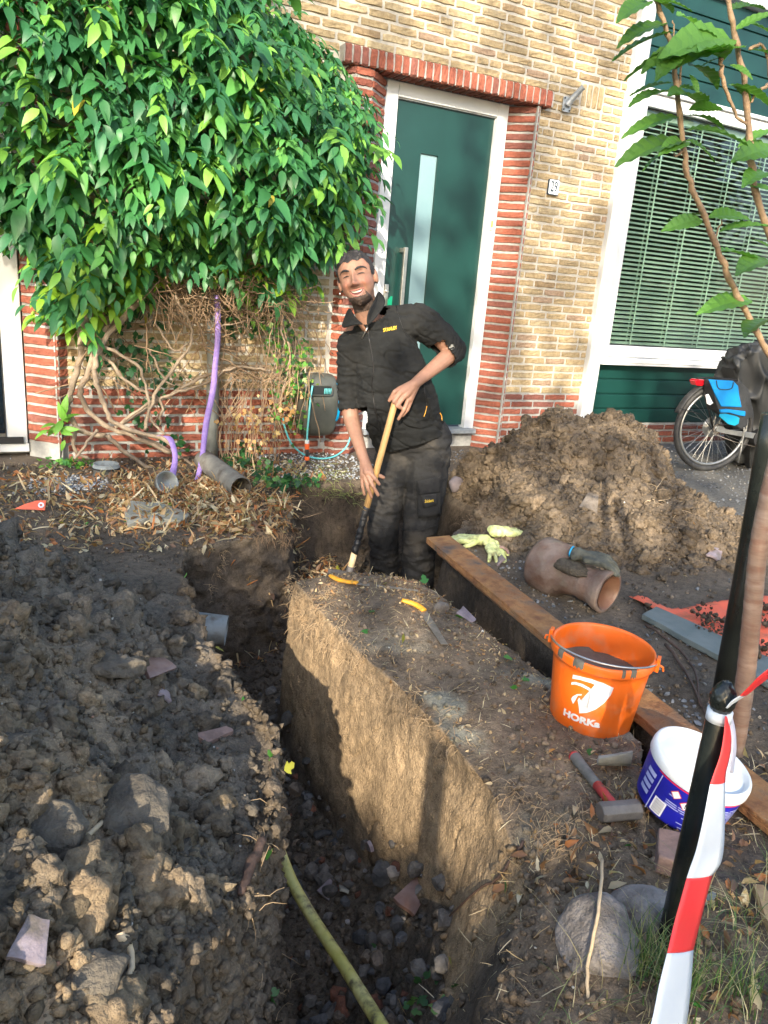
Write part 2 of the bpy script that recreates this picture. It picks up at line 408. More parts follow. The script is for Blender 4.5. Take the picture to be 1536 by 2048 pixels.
m = MB(); m.box((4.2, 7.5, -.1), (9.5, 7.6, 4.4)); m.box((4.2, 5.1, -.2), (9.5, 7.5, -.1)); m.box((4.2, 5.1, 2.9), (9.5, 7.5, 3.0)); m.box((4.1, 5.1, -.1), (4.2, 7.5, 4.4)); m.box((9.5, 5.1, -.1), (9.6, 7.5, 4.4))
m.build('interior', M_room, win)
def panel(z0, z1, n):
    m = MB(); hh = (z1 - z0) / n
    for k in range(n): m.box((4.442, 4.985, z0 + k * hh + .006), (9, 5.05, z0 + (k + 1) * hh - .006)); m.box((4.442, 4.998, z0 + k * hh - .006), (9, 5.05, z0 + k * hh + .006))
    return m
panel(.196, .706, 4).build('lower_panel', M_green, win, bevel=.004); panel(2.79, 3.518, 5).build('upper_panel', M_green, win, bevel=.004)
# things fixed to the wall
sg = empty('house_number_sign', (3.745, 4.92, 1.99), 'small white enamel house number plate reading 29 on the yellow wall', 'sign')
M_enamel = mat('white_enamel', (.74, .80, .80), rough=.25); M_navy = mat('dark_blue_enamel', (.02, .035, .06), rough=.3)
def rrect(x0, x1, z0, z1, r=.008, n=4):
    o = []
    for cx, cz, a0 in ((x1 - r, z1 - r, 0), (x0 + r, z1 - r, 90), (x0 + r, z0 + r, 180), (x1 - r, z0 + r, 270)):
        for k in range(n + 1): a_ = math.radians(a0 + 90 * k / n); o.append((cx + r * math.cos(a_), cz + r * math.sin(a_)))
    return o
MB().prism(rrect(3.693, 3.793, 1.935, 2.045, .012), 4.93, 4.942).build('border', M_navy, sg)
MB().prism(rrect(3.698, 3.788, 1.940, 2.040, .010), 4.926, 4.9298).build('plate', M_enamel, sg)
def text(s, name, size, loc, rot, mat_, parent, ext=.0008, xs=1.0, off=0.0, bold=0.0):
    cu = bpy.data.curves.new(name, 'FONT'); cu.body = s; cu.size = size; cu.extrude = ext; cu.align_x = 'CENTER'; cu.align_y = 'CENTER'; cu.offset = bold; cu.resolution_u = 4
    o = bpy.data.objects.new(name, cu); COL.objects.link(o); dg = bpy.context.evaluated_depsgraph_get(); dg.update()
    me = bpy.data.meshes.new_from_object(o.evaluated_get(dg)); bpy.data.objects.remove(o)
    M = Matrix.Translation(loc) @ rot.to_4x4() @ Matrix.Diagonal((xs, 1, 1, 1)); me.transform(M); me.materials.clear(); me.materials.append(mat_)
    o = bpy.data.objects.new(name, me); COL.objects.link(o)
    if parent is not None: attach(o, parent)
    return o
R_WALL = Matrix(((1, 0, 0), (0, 0, -1), (0, 1, 0)))
text('29', 'digits', .104, (3.743, 4.9255, 1.990), R_WALL, M_navy, sg, xs=.62, bold=.0012)
m = MB()
bell = empty('doorbell', (3.303, 5.04, 1.69), 'narrow yellowed doorbell button on the white frame of the green door', 'doorbell')
MB().prism(rrect(3.286, 3.318, 1.645, 1.735, .004), 5.035, 5.0448).build('housing', mat('cream_plastic', (.62, .58, .42), rough=.4), bell)
MB().prism(rrect(3.295, 3.309, 1.668, 1.712, .003), 5.031, 5.0348).build('button', mat('yellow_button', (.70, .55, .08), rough=.35), bell)
st = MB().box((3.278, 5.0438, 1.525), (3.318, 5.0449, 1.625)).build('sticker', mat('grey_sticker', (.33, .42, .47), (.42, .50, .54), 60, .5)); tag(st, 'small grey blue text sticker below the doorbell on the door frame', 'sticker')
for k, tx in enumerate(('NEE', 'NEE')): text(tx, 'lettering', .020, (3.298, 5.0432, 1.605 - .045 * k), R_WALL, M_enamel, st, ext=.0003, xs=.8)
fh = empty('flagpole_holder', (3.77, 4.93, 2.57), 'grey metal flagpole holder bolted to the yellow brick wall', 'bracket')
m = MB(); m.prism(rrect(3.728, 3.80, 2.50, 2.60, .01), 4.930, 4.941); m.build('base_plate', M_galv, fh, bevel=.001)
m = MB(); hp = [(3.765, 4.93, 2.545), (3.79, 4.895, 2.60), (3.815, 4.84, 2.655)]; m.tube(hp, [.026, .021, .019], 14, cap=False); m.tube(hp, [.018, .016, .015], 14, cap=False); m.tube([(3.8142, 4.8405, 2.6535), (3.8162, 4.8375, 2.6565)], .0215, 14, cap=False); m.build('socket', M_galv, fh, smooth=True)
for bx_, bz in ((3.737, 2.515), (3.79, 2.512), (3.737, 2.588)): MB().tube([(bx_, 4.931, bz), (bx_, 4.925, bz)], .006, 8).build('bolt', M_rubber, fh)
# ================================================================= THE GROUND
#  y, then (x,z) for: lip-left, floor-left, floor-mid, wall base, berm-left edge, berm mid, berm-right edge, gully-left, gully-right, beam edge
ST = [
 (-.5, [(-.20, .05), (-.15, .0), (-.1, .0), (-.05, .0), (.3, .0), (.7, .0), (1.0, .0), (1.05, .0), (1.1, .0), (1.55, .0)]),
 (.45, [(-.02, .12), (.10, -.30), (.2, -.28), (.3, -.2), (.55, -.04), (.8, .0), (1.1, .0), (1.2, .0), (1.3, .0), (1.55, .0)]),
 (.85, [(.17, .12), (.28, -.72), (.42, -.66), (.58, -.35), (.76, -.06), (1.0, .0), (1.2, .0), (1.3, .0), (1.45, .0), (1.56, .0)]),
 (1.05, [(.32, .12), (.41, -.80), (.55, -.68), (.78, -.36), (.98, -.08), (1.12, .0), (1.28, .0), (1.36, .0), (1.5, .0), (1.57, .0)]),
 (1.30, [(.46, .12), (.53, -.82), (.72, -.72), (.96, -.36), (1.04, -.02), (1.2, .02), (1.54, .01), (1.56, -.16), (1.60, -.16), (1.62, .0)]),
 (1.54, [(.55, .12), (.60, -.82), (.75, -.76), (.97, -.52), (1.05, -.01), (1.25, .02), (1.60, .0), (1.615, -.3), (1.64, -.3), (1.655, .0)]),
 (1.80, [(.55, .09), (.60, -.82), (.78, -.76), (.96, -.64), (1.045, -.01), (1.28, .02), (1.56, -.025), (1.60, -.68), (1.64, -.68), (1.67, .0)]),
 (2.10, [(.53, .07), (.60, -.82), (.78, -.78), (.94, -.68), (1.01, -.01), (1.28, .03), (1.565, -.025), (1.60, -.7), (1.68, -.7), (1.72, .0)]),
 (2.45, [(.54, .05), (.61, -.80), (.80, -.78), (.94, -.70), (1.01, -.01), (1.28, .03), (1.56, -.025), (1.59, -.7), (1.72, -.7), (1.77, .0)]),
 (2.75, [(.57, .04), (.64, -.78), (.82, -.76), (.97, -.70), (1.03, -.02), (1.28, .02), (1.56, -.025), (1.60, -.66), (1.76, -.66), (1.81, .0)]),
 (2.84, [(.585, .03), (.66, -.74), (.84, -.74), (1.02, -.70), (1.10, -.05), (1.28, .0), (1.54, -.02), (1.60, -.6), (1.78, -.6), (1.83, .0)]),
 (2.93, [(.60, .02), (.68, -.72), (.86, -.70), (1.06, -.66), (1.16, -.62), (1.30, -.60), (1.52, -.58), (1.62, -.55), (1.80, -.55), (1.86, .0)]),
 (3.17, [(.66, .0), (.72, -.68), (.95, -.64), (1.12, -.58), (1.25, -.56), (1.40, -.54), (1.58, -.50), (1.75, -.47), (1.92, -.47), (2.02, .0)]),
 (3.26, [(.98, .0), (1.10, -.62), (1.16, -.60), (1.22, -.56), (1.30, -.54), (1.45, -.52), (1.64, -.48), (1.85, -.46), (2.2, -.45), (2.30, .0)]),
 (3.34, [(1.20, .0), (1.26, -.60), (1.30, -.58), (1.34, -.54), (1.40, -.52), (1.5, -.50), (1.68, -.47), (1.9, -.46), (2.28, -.45), (2.38, .0)]),
 (3.75, [(1.36, .0), (1.42, -.48), (1.48, -.48), (1.55, -.47), (1.62, -.46), (1.72, -.46), (1.84, -.46), (2.0, -.46), (2.28, -.45), (2.38, .0)]),
 (4.02, [(1.36, .0), (1.44, -.42), (1.5, -.44), (1.58, -.44), (1.68, -.44), (1.78, -.45), (1.9, -.45), (2.1, -.45), (2.34, -.44), (2.46, .0)]),
 (4.16, [(1.30, .0), (1.40, .0), (1.5, .0), (1.58, .0), (1.68, .0), (1.80, .0), (1.95, .0), (2.12, .0), (2.35, .0), (2.52, .0)]),
 (4.5, [(1.2, .0), (1.4, .0), (1.5, .0), (1.6, .0), (1.7, .0), (1.85, .0), (2.0, .0), (2.15, .0), (2.35, .0), (2.52, .0)]),
 (5.6, [(1.2, .0), (1.4, .0), (1.5, .0), (1.6, .0), (1.7, .0), (1.85, .0), (2.0, .0), (2.15, .0), (2.35, .0), (2.52, .0)]),
]
yk = np.array([s[0] for s in ST]); XK = np.array([[p[0] for p in s[1]] for s in ST]); ZK = np.array([[p[1] for p in s[1]] for s in ST])
def seg(*a): return np.concatenate([np.linspace(p, q, n, endpoint=False) for p, q, n in a] + [[a[-1][1]]])
ys = seg((-1.5, .3, 10), (.3, 1.2, 150), (1.2, 2.0, 110), (2.0, 2.78, 80), (2.78, 2.96, 46), (2.96, 3.14, 16), (3.14, 3.36, 50), (3.36, 3.98, 42), (3.98, 4.2, 40), (4.2, 5.3, 40))
NSEG = [26, 54, 46, 34, 64, 26, 34, 70, 38, 46, 50, 22, 50, 70, 60, 40]   # between 17 breakpoints
def heapL(x, y):
    """the loose spoil left of the trench"""
    a = sm(3.3, 2.15, y) * (1 - .30 * sm(1.0, .4, y))
    return (.055 + .53 * sm(.50, -.38, x)) * a * sm(-1.9, -.9, x)
def mound(x, y):
    g = lambda cx, cy, sx, sy, h, r=0, p=2.: h * np.exp(-((((x - cx) * math.cos(r) + (y - cy) * math.sin(r)) / sx) ** 2 + ((-(x - cx) * math.sin(r) + (y - cy) * math.cos(r)) / sy) ** 2) ** (p / 2))
    h = g(3.10, 3.45, .42, .50, .45, 0, 3.4) + g(3.38, 3.35, .22, .36, .15, 0, 3) + g(2.62, 3.45, .34, .40, .25, 0, 3) + g(2.72, 2.82, .38, .42, .22, 0, 2.6) + g(3.22, 2.75, .42, .40, .15, 0, 2.6) \
        + g(2.38, 3.5, .20, .36, .15, 0, 3) + g(2.3, 2.95, .2, .4, .10, 0, 3) + g(3.6, 2.9, .30, .40, .045) + g(2.2, 4.05, .3, .14, .05)
    return h
nr = len(ys); cols_x = []; cols_z = []; cols_s = []
xk = np.array([np.interp(ys, yk, XK[:, j]) for j in range(10)]); zk = np.array([np.interp(ys, yk, ZK[:, j]) for j in range(10)])
lipx = xk[0]
BX = [np.full(nr, -2.6), np.full(nr, -.9), np.full(nr, -.35), np.minimum(-.0 + 0 * lipx, lipx - .12), lipx - .06] + [xk[j] for j in range(10)] + [np.maximum(2.75, xk[9] + .1), np.full(nr, 4.3), np.full(nr, 9.5)]
BZ = [0 * ys, 0 * ys, 0 * ys, 0 * ys, 0 * ys + .0, ] + [zk[j] for j in range(10)] + [0 * ys] * 3
nb = len(BX)
NS = [20, 44, 44, 50, 14] + [60, 24, 30, 68, 34, 40, 40, 18, 40] + [66, 110, 60]
assert len(NS) == nb - 1
gx = []; gz = []; gs = []
for j in range(nb - 1):
    tt = np.linspace(0, 1, NS[j], endpoint=False) if j < nb - 2 else np.linspace(0, 1, NS[j])
    for t_ in tt: gx.append(BX[j] + (BX[j + 1] - BX[j]) * t_); gz.append(BZ[j] + (BZ[j + 1] - BZ[j]) * (t_ if j not in () else t_)); gs.append(np.full(nr, j + t_))
GX = np.array(gx); GZ = np.array(gz); GS = np.array(gs); GY = np.repeat(ys[None], len(gx), 0)
# the undug strip ends on a slant
GY = GY - .45 * np.clip(GX - 1.06, 0, .62) * sm(2.0, 2.75, GY) * sm(3.25, 2.95, GY)
inside = (GS > 5) & (GS < 14)
hl = heapL(GX, GY); lip_h = .12 * sm(3.45, 2.3, GY)
GZ = np.where(GS <= 5, np.maximum(hl, 0), GZ)
GZ = GZ + np.where(GS <= 5, 0, 0)
GZ = GZ + np.where(GS >= 14, mound(GX, GY) * sm(14, 14.5, GS), 0)
GZ = GZ + np.where((GS >= 14), .0, 0)
shp = GX.shape; V = np.stack([GX, GY, GZ], -1).reshape(-1, 3)
nc = len(gx)
idx = np.arange(nc * nr).reshape(nc, nr)
Fq = np.stack([idx[:-1, :-1], idx[1:, :-1], idx[1:, 1:], idx[:-1, 1:]], -1).reshape(-1, 4)
def vnorm(V):
    G = V.reshape(nc, nr, 3); a = np.gradient(G, axis=0); b = np.gradient(G, axis=1); n = np.cross(a, b); n /= np.linalg.norm(n, axis=2)[:, :, None] + 1e-12
    return n.reshape(-1, 3)
N0 = vnorm(V); S_ = GS.ravel(); X_, Y_, Z_ = V.T
# roughness classes
wall_ = (1 - np.abs(N0[:, 2])) ** 1.2 * ((S_ > 5) & (S_ < 14))
heap_m = np.where(S_ < 5, sm(-.0, .06, heapL(X_, Y_)), 0); mound_m = np.where(S_ > 14, sm(.015, .06, mound(X_, Y_)), 0)
floor_m = ((S_ >= 6) & (S_ <= 8)) | ((S_ > 11.) & (S_ < 13)); far_gravel = (S_ > 14) * (1 - mound_m)
heap_m = heap_m * (.30 + .70 * sm(4.98, 3.5, S_)); big = fbm(V, 3.2, 3); mid = fbm(V + 3, 11, 4); w1, id1 = worley(V * [1, 1, 1] + .02 * mid[:, None], 14); w2, id2 = worley(V + 5, 34)
clod1 = np.clip(.55 - w1, -.1, .5); clod2 = np.clip(.5 - w2, -.1, .5)
fine = fbm(V, 60, 3)
disp = .010 * big + .006 * mid + .003 * fine * (1 - np.clip(wall_ * 1.5, 0, 1))
disp += heap_m * (.070 * clod1 * (.5 + sm(-.2, .3, big)) + .030 * clod2 + .030 * mid + .045 * big)
disp += mound_m * (.050 * clod1 * (0.3 + sm(-.2, .3, big)) + .026 * clod2 + .034 * mid + .075 * big)
disp += np.where((S_ > 4.8) & (S_ < 6.1), .030 * clod1 + .018 * clod2 + .018 * mid, 0)
disp += np.where(floor_m, .020 * mid + .02 * clod1 + .012 * clod2, 0)
streak = fbm(V * [3, 3, .6] + 9, 7, 3)
disp += wall_ * (.014 * fbm(V * [1, 1, .8] + 9, 5, 2) + .006 * mid + .0035 * fbm(V, 18, 2) - .010 * sm(.015, .0, np.abs(fbm(V * [1.0, 1.0, .5], 3, 2))))
edge = np.exp(-((S_ - 9) / .25) ** 2) * (Y_ < 2.95) + np.exp(-((S_ - 11) / .3) ** 2)
disp += edge * .02 * fbm(V, 9, 3)
disp *= np.where(S_ > 15.2, .35, 1); disp = np.where(X_ > 9, 0, disp)
Nd = N0.copy(); Nd[(X_ < -2.4)] = [0, 0, 1]
near_house = sm(4.9, 4.7, Y_); disp = disp * near_house + (1 - near_house) * .2 * disp
Vd = V + Nd * disp[:, None]
# a buried bevel so berm edges crumble
# colours by zone: loam, sandy subsoil, dry crust
loam = np.array([.088, .074, .060]); dark = np.array([.045, .038, .032]); sand = np.array([.27, .20, .125]); dry = np.array([.155, .125, .092]); grey = np.array([.098, .090, .078])
n1 = fbm(V, 5, 4)[:, None]; n2 = fbm(V + 20, 23, 4)[:, None]
C = loam[None] * (1 + .5 * n1) + 0 * n2
m_ = (heap_m[:, None]) * .8; C = C * (1 - m_) + m_ * grey * (1 + .45 * n1)
pale = (sm(-.15, .35, n1[:, 0] + .35 * (w1 - .4)) * (heap_m * sm(.55, .0, X_) * sm(2.4, 1.5, Y_)))[:, None]; C = C * (1 - pale * .8) + pale * .8 * np.array([.25, .19, .125])
m_ = (mound_m * (.55 + .45 * sm(-.2, .4, n1[:, 0])))[:, None]; C = C * (1 - m_) + m_ * np.array([.115, .092, .068]) * (1 + .4 * n2)
bw = (((S_ > 8) & (S_ <= 9.15)) * sm(.95, 1.1, Y_) * sm(-.66, -.45, Z_) * (Y_ < 3.0))[:, None]
C = C * (1 - bw) + bw * sand * (1 + .35 * n1 + .25 * n2)
bt = (((S_ > 9.0) & (S_ < 11.2)) * (Y_ < 3.0))[:, None] * 1.0; C = C * (1 - bt) + bt * np.array([.135, .106, .078]) * (1 + .45 * n1 + .3 * n2)
lw = ((S_ > 4.9) & (S_ < 6.2))[:, None]; C = np.where(lw, np.array([.105, .086, .066]) * (1 + .5 * n1), C)
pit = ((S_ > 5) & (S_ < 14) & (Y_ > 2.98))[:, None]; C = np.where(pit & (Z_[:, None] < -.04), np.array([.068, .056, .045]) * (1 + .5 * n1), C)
rw = ((S_ > 13.0) & (S_ < 14))[:, None]; C = np.where(rw & (Z_[:, None] < -.05), np.array([.055, .045, .036]) * (1 + .5 * n1), C)  # right gully wall coloured darker to deepen the shade in the gap
gr = (far_gravel * sm(3.4, 3.8, X_))[:, None]; C = C * (1 - gr) + gr * np.array([.11, .11, .105])
patch = (sm(.12, .3, fbm(V + 40, 3.0, 3)) * bt[:, 0] * sm(1.0, 1.4, Y_) * sm(2.3, 1.7, Y_))[:, None]; C = C * (1 - .7 * patch) + .7 * patch * np.array([.25, .255, .21])
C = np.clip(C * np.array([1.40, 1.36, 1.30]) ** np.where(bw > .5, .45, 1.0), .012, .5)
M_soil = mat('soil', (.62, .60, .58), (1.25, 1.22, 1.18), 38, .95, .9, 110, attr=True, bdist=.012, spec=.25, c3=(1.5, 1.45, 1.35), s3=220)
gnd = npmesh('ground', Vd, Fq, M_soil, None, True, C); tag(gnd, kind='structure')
# everything round it, out to the horizon
m = MB(); far = 60
for x0, y0, x1, y1 in ((-far, -far, far, -1.45), (-far, -1.45, -2.55, 60), (9.45, -1.45, far, 60), (-2.55, 5.25, 9.45, 60)): m.put([(x0, y0, -.012), (x1, y0, -.012), (x1, y1, -.012), (x0, y1, -.012)], [(0, 1, 2, 3)])
o = m.build('street_ground', mat('paving_far', (.12, .115, .105), (.17, .16, .15), 2, .9)); tag(o, kind='structure')
BV = BVHTree.FromPolygons(Vd.tolist(), Fq.tolist())
def gz_at(x, y, z0=2.0, default=0.0):
    h = BV.ray_cast(Vector((x, y, z0)), Vector((0, 0, -1)))
    return h[0].z if h[0] else default
def gn_at(x, y):
    h = BV.ray_cast(Vector((x, y, 2)), Vector((0, 0, -1))); return np.array(h[1]) if h[0] else ez
# surface sampling
fc = Vd[Fq].mean(1); e1 = Vd[Fq[:, 2]] - Vd[Fq[:, 0]]; e2 = Vd[Fq[:, 3]] - Vd[Fq[:, 1]]; fa = np.linalg.norm(np.cross(e1, e2), axis=1) / 2
fn = np.cross(e1, e2); fn /= np.linalg.norm(fn, axis=1)[:, None] + 1e-12; fs = S_[Fq].mean(1); fn *= np.sign(fn @ np.array([0, 0, 1.]) + 1e-3)[:, None]
fC = C[Fq].mean(1); _N0f = N0[Fq].mean(1)
if (_N0f[:, 2].mean() < 0): fn = -fn if fn[:, 2].mean() < 0 else fn
# only what the camera or a step to the side can see well
def samp(n, wfun):
    w_ = fa * np.clip(wfun(fc, fs, fn), 0, None); i = RS.choice(len(fc), n, p=w_ / w_.sum()); q = Fq[i]; u = RS.rand(n, 1); v = RS.rand(n, 1)
    p = (Vd[q[:, 0]] * (1 - u) + Vd[q[:, 1]] * u) * (1 - v) + (Vd[q[:, 3]] * (1 - u) + Vd[q[:, 2]] * u) * v
    return p, fn[i], fC[i], fs[i]
def hp(p): return heapL(p[:, 0], p[:, 1])
inv = lambda p: 1 / (.25 + (p[:, 0] ** 2 + p[:, 1] ** 2))        # closer = finer
M_clod = mat('clod_soil', (.7, .68, .66), (1.3, 1.27, 1.2), 60, .97, 1.0, 100, attr=True, bdist=.014, spec=.2)
def lumps(sub, k):
    V, F = ico(sub); out = []
    for i in range(k):
        d, _ = worley(V + i * 9.3, 1.5); d2, _ = worley(V + i * 3.3, 3.6); r = 1 + .75 * fbm(V + i * 5.7, 1.5, 2) + .38 * fbm(V + i * 2.7, 4.5, 3) - .38 * (d - .4) - .22 * (d2 - .4)
        out.append(V * r[:, None])
    return np.array(out), F
RK2, RF2 = lumps(3, 14); RK1, RF1 = rocks(1, 14, .75, 2.6); FK2, FF2 = rocks(2, 14, .25, 1.2, True); FK1, FF1 = rocks(1, 10, .1, 1.2, True)
def clods(name, n, wf, smin, smax, pw, mat_, colf, K=(RK1, RF1), sink=.2, flat=1.0, label=None, cat=None):
    p, nn, cc, ss = samp(n, wf); r = smin + (smax - smin) * RS.rand(n) ** pw
    S3 = r[:, None] * RS.uniform(.65, 1.25, (n, 3)) * [1, 1, flat]
    pos = p + nn * (r * (1 - sink) * .35)[:, None]; R = rand_rot(n)
    if flat < .99: R = frame_rot(RS.normal(size=(n, 3)), nn + RS.normal(0, .35, (n, 3)))
    o = scatter(name, K[0], K[1], pos, R, S3, mat_, None, K[0] is not FK2 and K[0] is not FK1, np.clip(colf(p, cc, n), .008, .8)); return tag(o, label, cat, kind='stuff')
hw = lambda p, s, n: (s < 5) * (.35 + .65 * sm(4.98, 4.2, s)) * sm(.01, .08, hp(p)) * inv(p) * (p[:, 1] > .35) * (p[:, 0] > -.75)
cvar = lambda p, c, n: c * RS.uniform(.75, 1.35, (n, 1))
def heapcol(p, c, n):
    base = c * RS.uniform(.75, 1.3, (n, 1)); k = (RS.rand(n) < .32 * sm(.45, -.05, p[:, 0]) * sm(2.2, 1.4, p[:, 1]) + .05)[:, None]
    return np.where(k, np.array([.22, .175, .12]) * RS.uniform(.6, 1.15, (n, 1)), base)
clods('loose_clods', 900, hw, .012, .048, 3.0, M_clod, heapcol, (RK2, RF2), sink=.75, label='loose crumbling soil clods covering the spoil heap left of the trench', cat='soil clods')
clods('soil_crumbs', 16000, hw, .002, .013, 2.0, M_clod, heapcol, label='small soil crumbs between the clods of the left spoil heap', cat='soil crumbs')
clods('lip_crumbs', 5200, lambda p, s, n: ((s > 4.7) & (s < 6.0) & (p[:, 1] < 3.2) & (p[:, 1] > .5)) * inv(p), .003, .016, 2.0, M_clod, cvar, label='crumbs sticking to the left face of the trench', cat='soil crumbs')
mw = lambda p, s, n: (s > 14) * sm(.01, .06, mound(p[:, 0], p[:, 1]))
clods('mound_clods', 900, mw, .012, .045, 2.6, M_clod, cvar, (RK2, RF2), sink=.8, label='earth clods on the tall mound in front of the window', cat='soil clods')
clods('mound_crumbs', 7000, mw, .003, .014, 1.6, M_clod, cvar, label='small crumbs of earth on the mound before the window', cat='soil crumbs')
fw = lambda p, s, n: ((s > 5.8) & (s < 8.2)) * (p[:, 1] < 3) * (n[:, 2] > .2) * 1.0
rub = np.array([[.16, .145, .13], [.22, .09, .055], [.12, .12, .125], [.26, .2, .15], [.3, .28, .27]])
M_rub = mat('rubble', (.6, .6, .6), (1.3, 1.28, 1.25), 40, .85, .6, 120, attr=True)
clods('trench_rubble', 900, fw, .008, .038, 1.8, M_rub, lambda p, c, n: rub[RS.choice(5, n, p=[.5, .1, .22, .12, .06])] * RS.uniform(.5, 1.1, (n, 1)), (FK2, FF2), label='broken brick and stone rubble on the trench floor', cat='rubble')
clods('floor_crumbs', 7000, lambda p, s, n: ((s > 5.5) & (s < 13)) * (n[:, 2] > .62) * (p[:, 2] < -.05) * 1.0, .003, .016, 1.8, M_clod, cvar, label='dark soil crumbs on the floor of the trench', cat='soil crumbs')
tw = lambda p, s, n: (((s < 5) * (p[:, 1] > 2.9) * (p[:, 1] < 4.9) * (p[:, 0] > -.6) * (p[:, 0] < 1.4) * 1.0) + ((s > 9) & (s < 11.2)) * (p[:, 2] > -.12) + ((s > 14) & (s < 15.3)) * (mound(p[:, 0], p[:, 1]) < .04) * 1.0) * np.where(p[:, 1] > 3, .25, inv(p)) * (p[:, 1] > .4)
clods('ground_crumbs', 10000, tw, .002, .011, 2.2, M_clod, lambda p, c, n: c * RS.uniform(.6, 1.9, (n, 1)), label='crumbs of dry soil on the undug strip beside the trench', cat='soil crumbs')
# gravel
M_grav = mat('gravel', (.7, .7, .7), (1.2, 1.2, 1.22), 30, .8, .3, 120, attr=True)
gvc = np.array([[.13, .14, .15], [.2, .21, .22], [.09, .095, .1], [.30, .27, .22], [.4, .38, .34]])
gcol = lambda p, c, n: gvc[RS.choice(5, n, p=[.38, .25, .22, .1, .05])] * RS.uniform(.7, 1.2, (n, 1))
gw = lambda p, s, n: ((s > 14.02) * (mound(p[:, 0], p[:, 1]) < .02) * (p[:, 1] > .3) * (p[:, 0] < 7) * (p[:, 1] < 4.95)) * (.12 + sm(.0, .25, fbm(p, 1.3, 2) + .15 + .35 * (p[:, 0] > 3.3))) * (1 + 2 * (p[:, 1] < 1.6))
clods('gravel', 13000, gw, .005, .013, 1.2, M_grav, gcol, (FK1, FF1), flat=.7, label='grey crushed gravel on the ground right of the steel beam', cat='gravel')
gw2 = lambda p, s, n: np.exp(-(((p[:, 0] - .30) / .20) ** 2 + ((p[:, 1] - 4.35) / .16) ** 2) ** 2) * 3 + (p[:, 0] < 1.3) * (p[:, 1] > 3.9) * .03 + ((p[:, 0] > 1.5) & (p[:, 0] < 2.2) & (p[:, 1] > 4.2)) * .8
clods('pale_gravel', 1900, gw2, .006, .013, 1.2, M_grav, lambda p, c, n: gcol(p, c, n) * 1.9 + .02, (FK1, FF1), flat=.7, label='pale grey gravel patch near the corner pier by the left door', cat='gravel')
# ================================================================= TREES BEHIND THE CAMERA (crowns with gaps shaped to light chosen patches; some show in the window)
RU = np.array([math.cos(SUN_AZ), -math.sin(SUN_AZ), 0]); RW = np.cross(RU, T); RW *= np.sign(RW[2])
def leafmat(name, trans=.3, rough=.45, spec=.5):
    m = bpy.data.materials.new(name); m.use_nodes = True; t = m.node_tree; b = t.nodes['Principled BSDF']; L = t.links.new
    a = t.nodes.new('ShaderNodeAttribute'); a.attribute_name = 'Col'; L(a.outputs[0], b.inputs['Base Color'])
    b.inputs['Roughness'].default_value = rough; b.inputs['Specular IOR Level'].default_value = spec
    tl = t.nodes.new('ShaderNodeBsdfTranslucent'); mm = t.nodes.new('ShaderNodeMix'); mm.data_type = 'RGBA'; mm.blend_type = 'MULTIPLY'; mm.inputs[0].default_value = 1
    L(a.outputs[0], mm.inputs[6]); mm.inputs[7].default_value = (1.5, 1.6, .7, 1); L(mm.outputs[2], tl.inputs[0])
    mx = t.nodes.new('ShaderNodeMixShader'); mx.inputs[0].default_value = trans; L(b.outputs[0], mx.inputs[1]); L(tl.outputs[0], mx.inputs[2])
    L(mx.outputs[0], t.nodes['Material Output'].inputs[0]); return m
M_leaf = leafmat('foliage_leaf'); M_leaf2 = leafmat('tree_leaf', .2, .5)
M_bark = mat('bark', (.10, .07, .045), (.19, .145, .10), 18, .9, .7, 60)
def leaf_tpl(w=.36, fold=.12, droop=.25, n=5, prof=None):
    ts = np.linspace(0, 1, n); V = []
    for t_ in ts:
        ww = w * .5 * (math.sin(math.pi * t_ ** .8) ** .85 if 0 < t_ < 1 else .02) if prof is None else w * .5 * prof(t_)
        z = -droop * t_ * t_
        V += [(t_, -ww, z + fold * ww * 2), (t_, 0, z), (t_, ww, z + fold * ww * 2)]
    F = []
    for i in range(n - 1): F += [(3 * i, 3 * i + 3, 3 * i + 4, 3 * i + 1), (3 * i + 1, 3 * i + 4, 3 * i + 5, 3 * i + 2)]
    return np.array(V), np.array(F)
def lit_zone(u, v):  # leaves left out here so the sun reaches chosen patches
    a = (v < .73 - .60 * u + .03 * np.sin(9 * u)) & (v > .34) & (u > -.66) & (u < .20 - .06 * np.sin(7 * v))
    b = (u > -1.3) & (u <= -.45) & (v > .38 + .05 * np.sin(11 * u)) & (v < .90 + .06 * np.sin(17 * u))
    return a | b
n_ = 52000; u = RS.uniform(-6, 5.5, n_); v = RS.uniform(-1.2, 6.2, n_); s_ = RS.uniform(8.5, 12.5, n_)
q = np.c_[u, v, 0 * u]; cl = fbm(q, .9, 3) + .55 * fbm(q + 30, 3.4, 2)
dens = np.where(v > 1.45, sm(.28, -.22, cl + .02), 1.0)
facade = sm(1.6, 2.3, v); bushz = np.exp(-(((u + 1.35) / .75) ** 2 + ((v - 3.5) / .75) ** 2) ** 1.5); manz = np.exp(-(((u + .45) / .42) ** 2 + ((v - 2.2) / .7) ** 2) ** 1.5)
dens = dens * (1 - .80 * bushz) * (1 - .9 * manz) * (1 - .25 * facade)  # leaves thinned so sun falls on the shrub and the man
keep = (RS.rand(n_) < dens) & ~lit_zone(u, v) & (RS.rand(n_) < .42)
for dx in (-.05, .05):
    for dy in (-.05, .05): keep &= ~lit_zone(u + dx, v + dy)
u, v, s_ = u[keep], v[keep], s_[keep]
pos = np.outer(u, RU) + np.outer(v, RW) - np.outer(s_, T); okz = pos[:, 2] > 1.7; pos = pos[okz]; u = u[okz]
LV, LF = leaf_tpl(.6, .1, .2, 4)
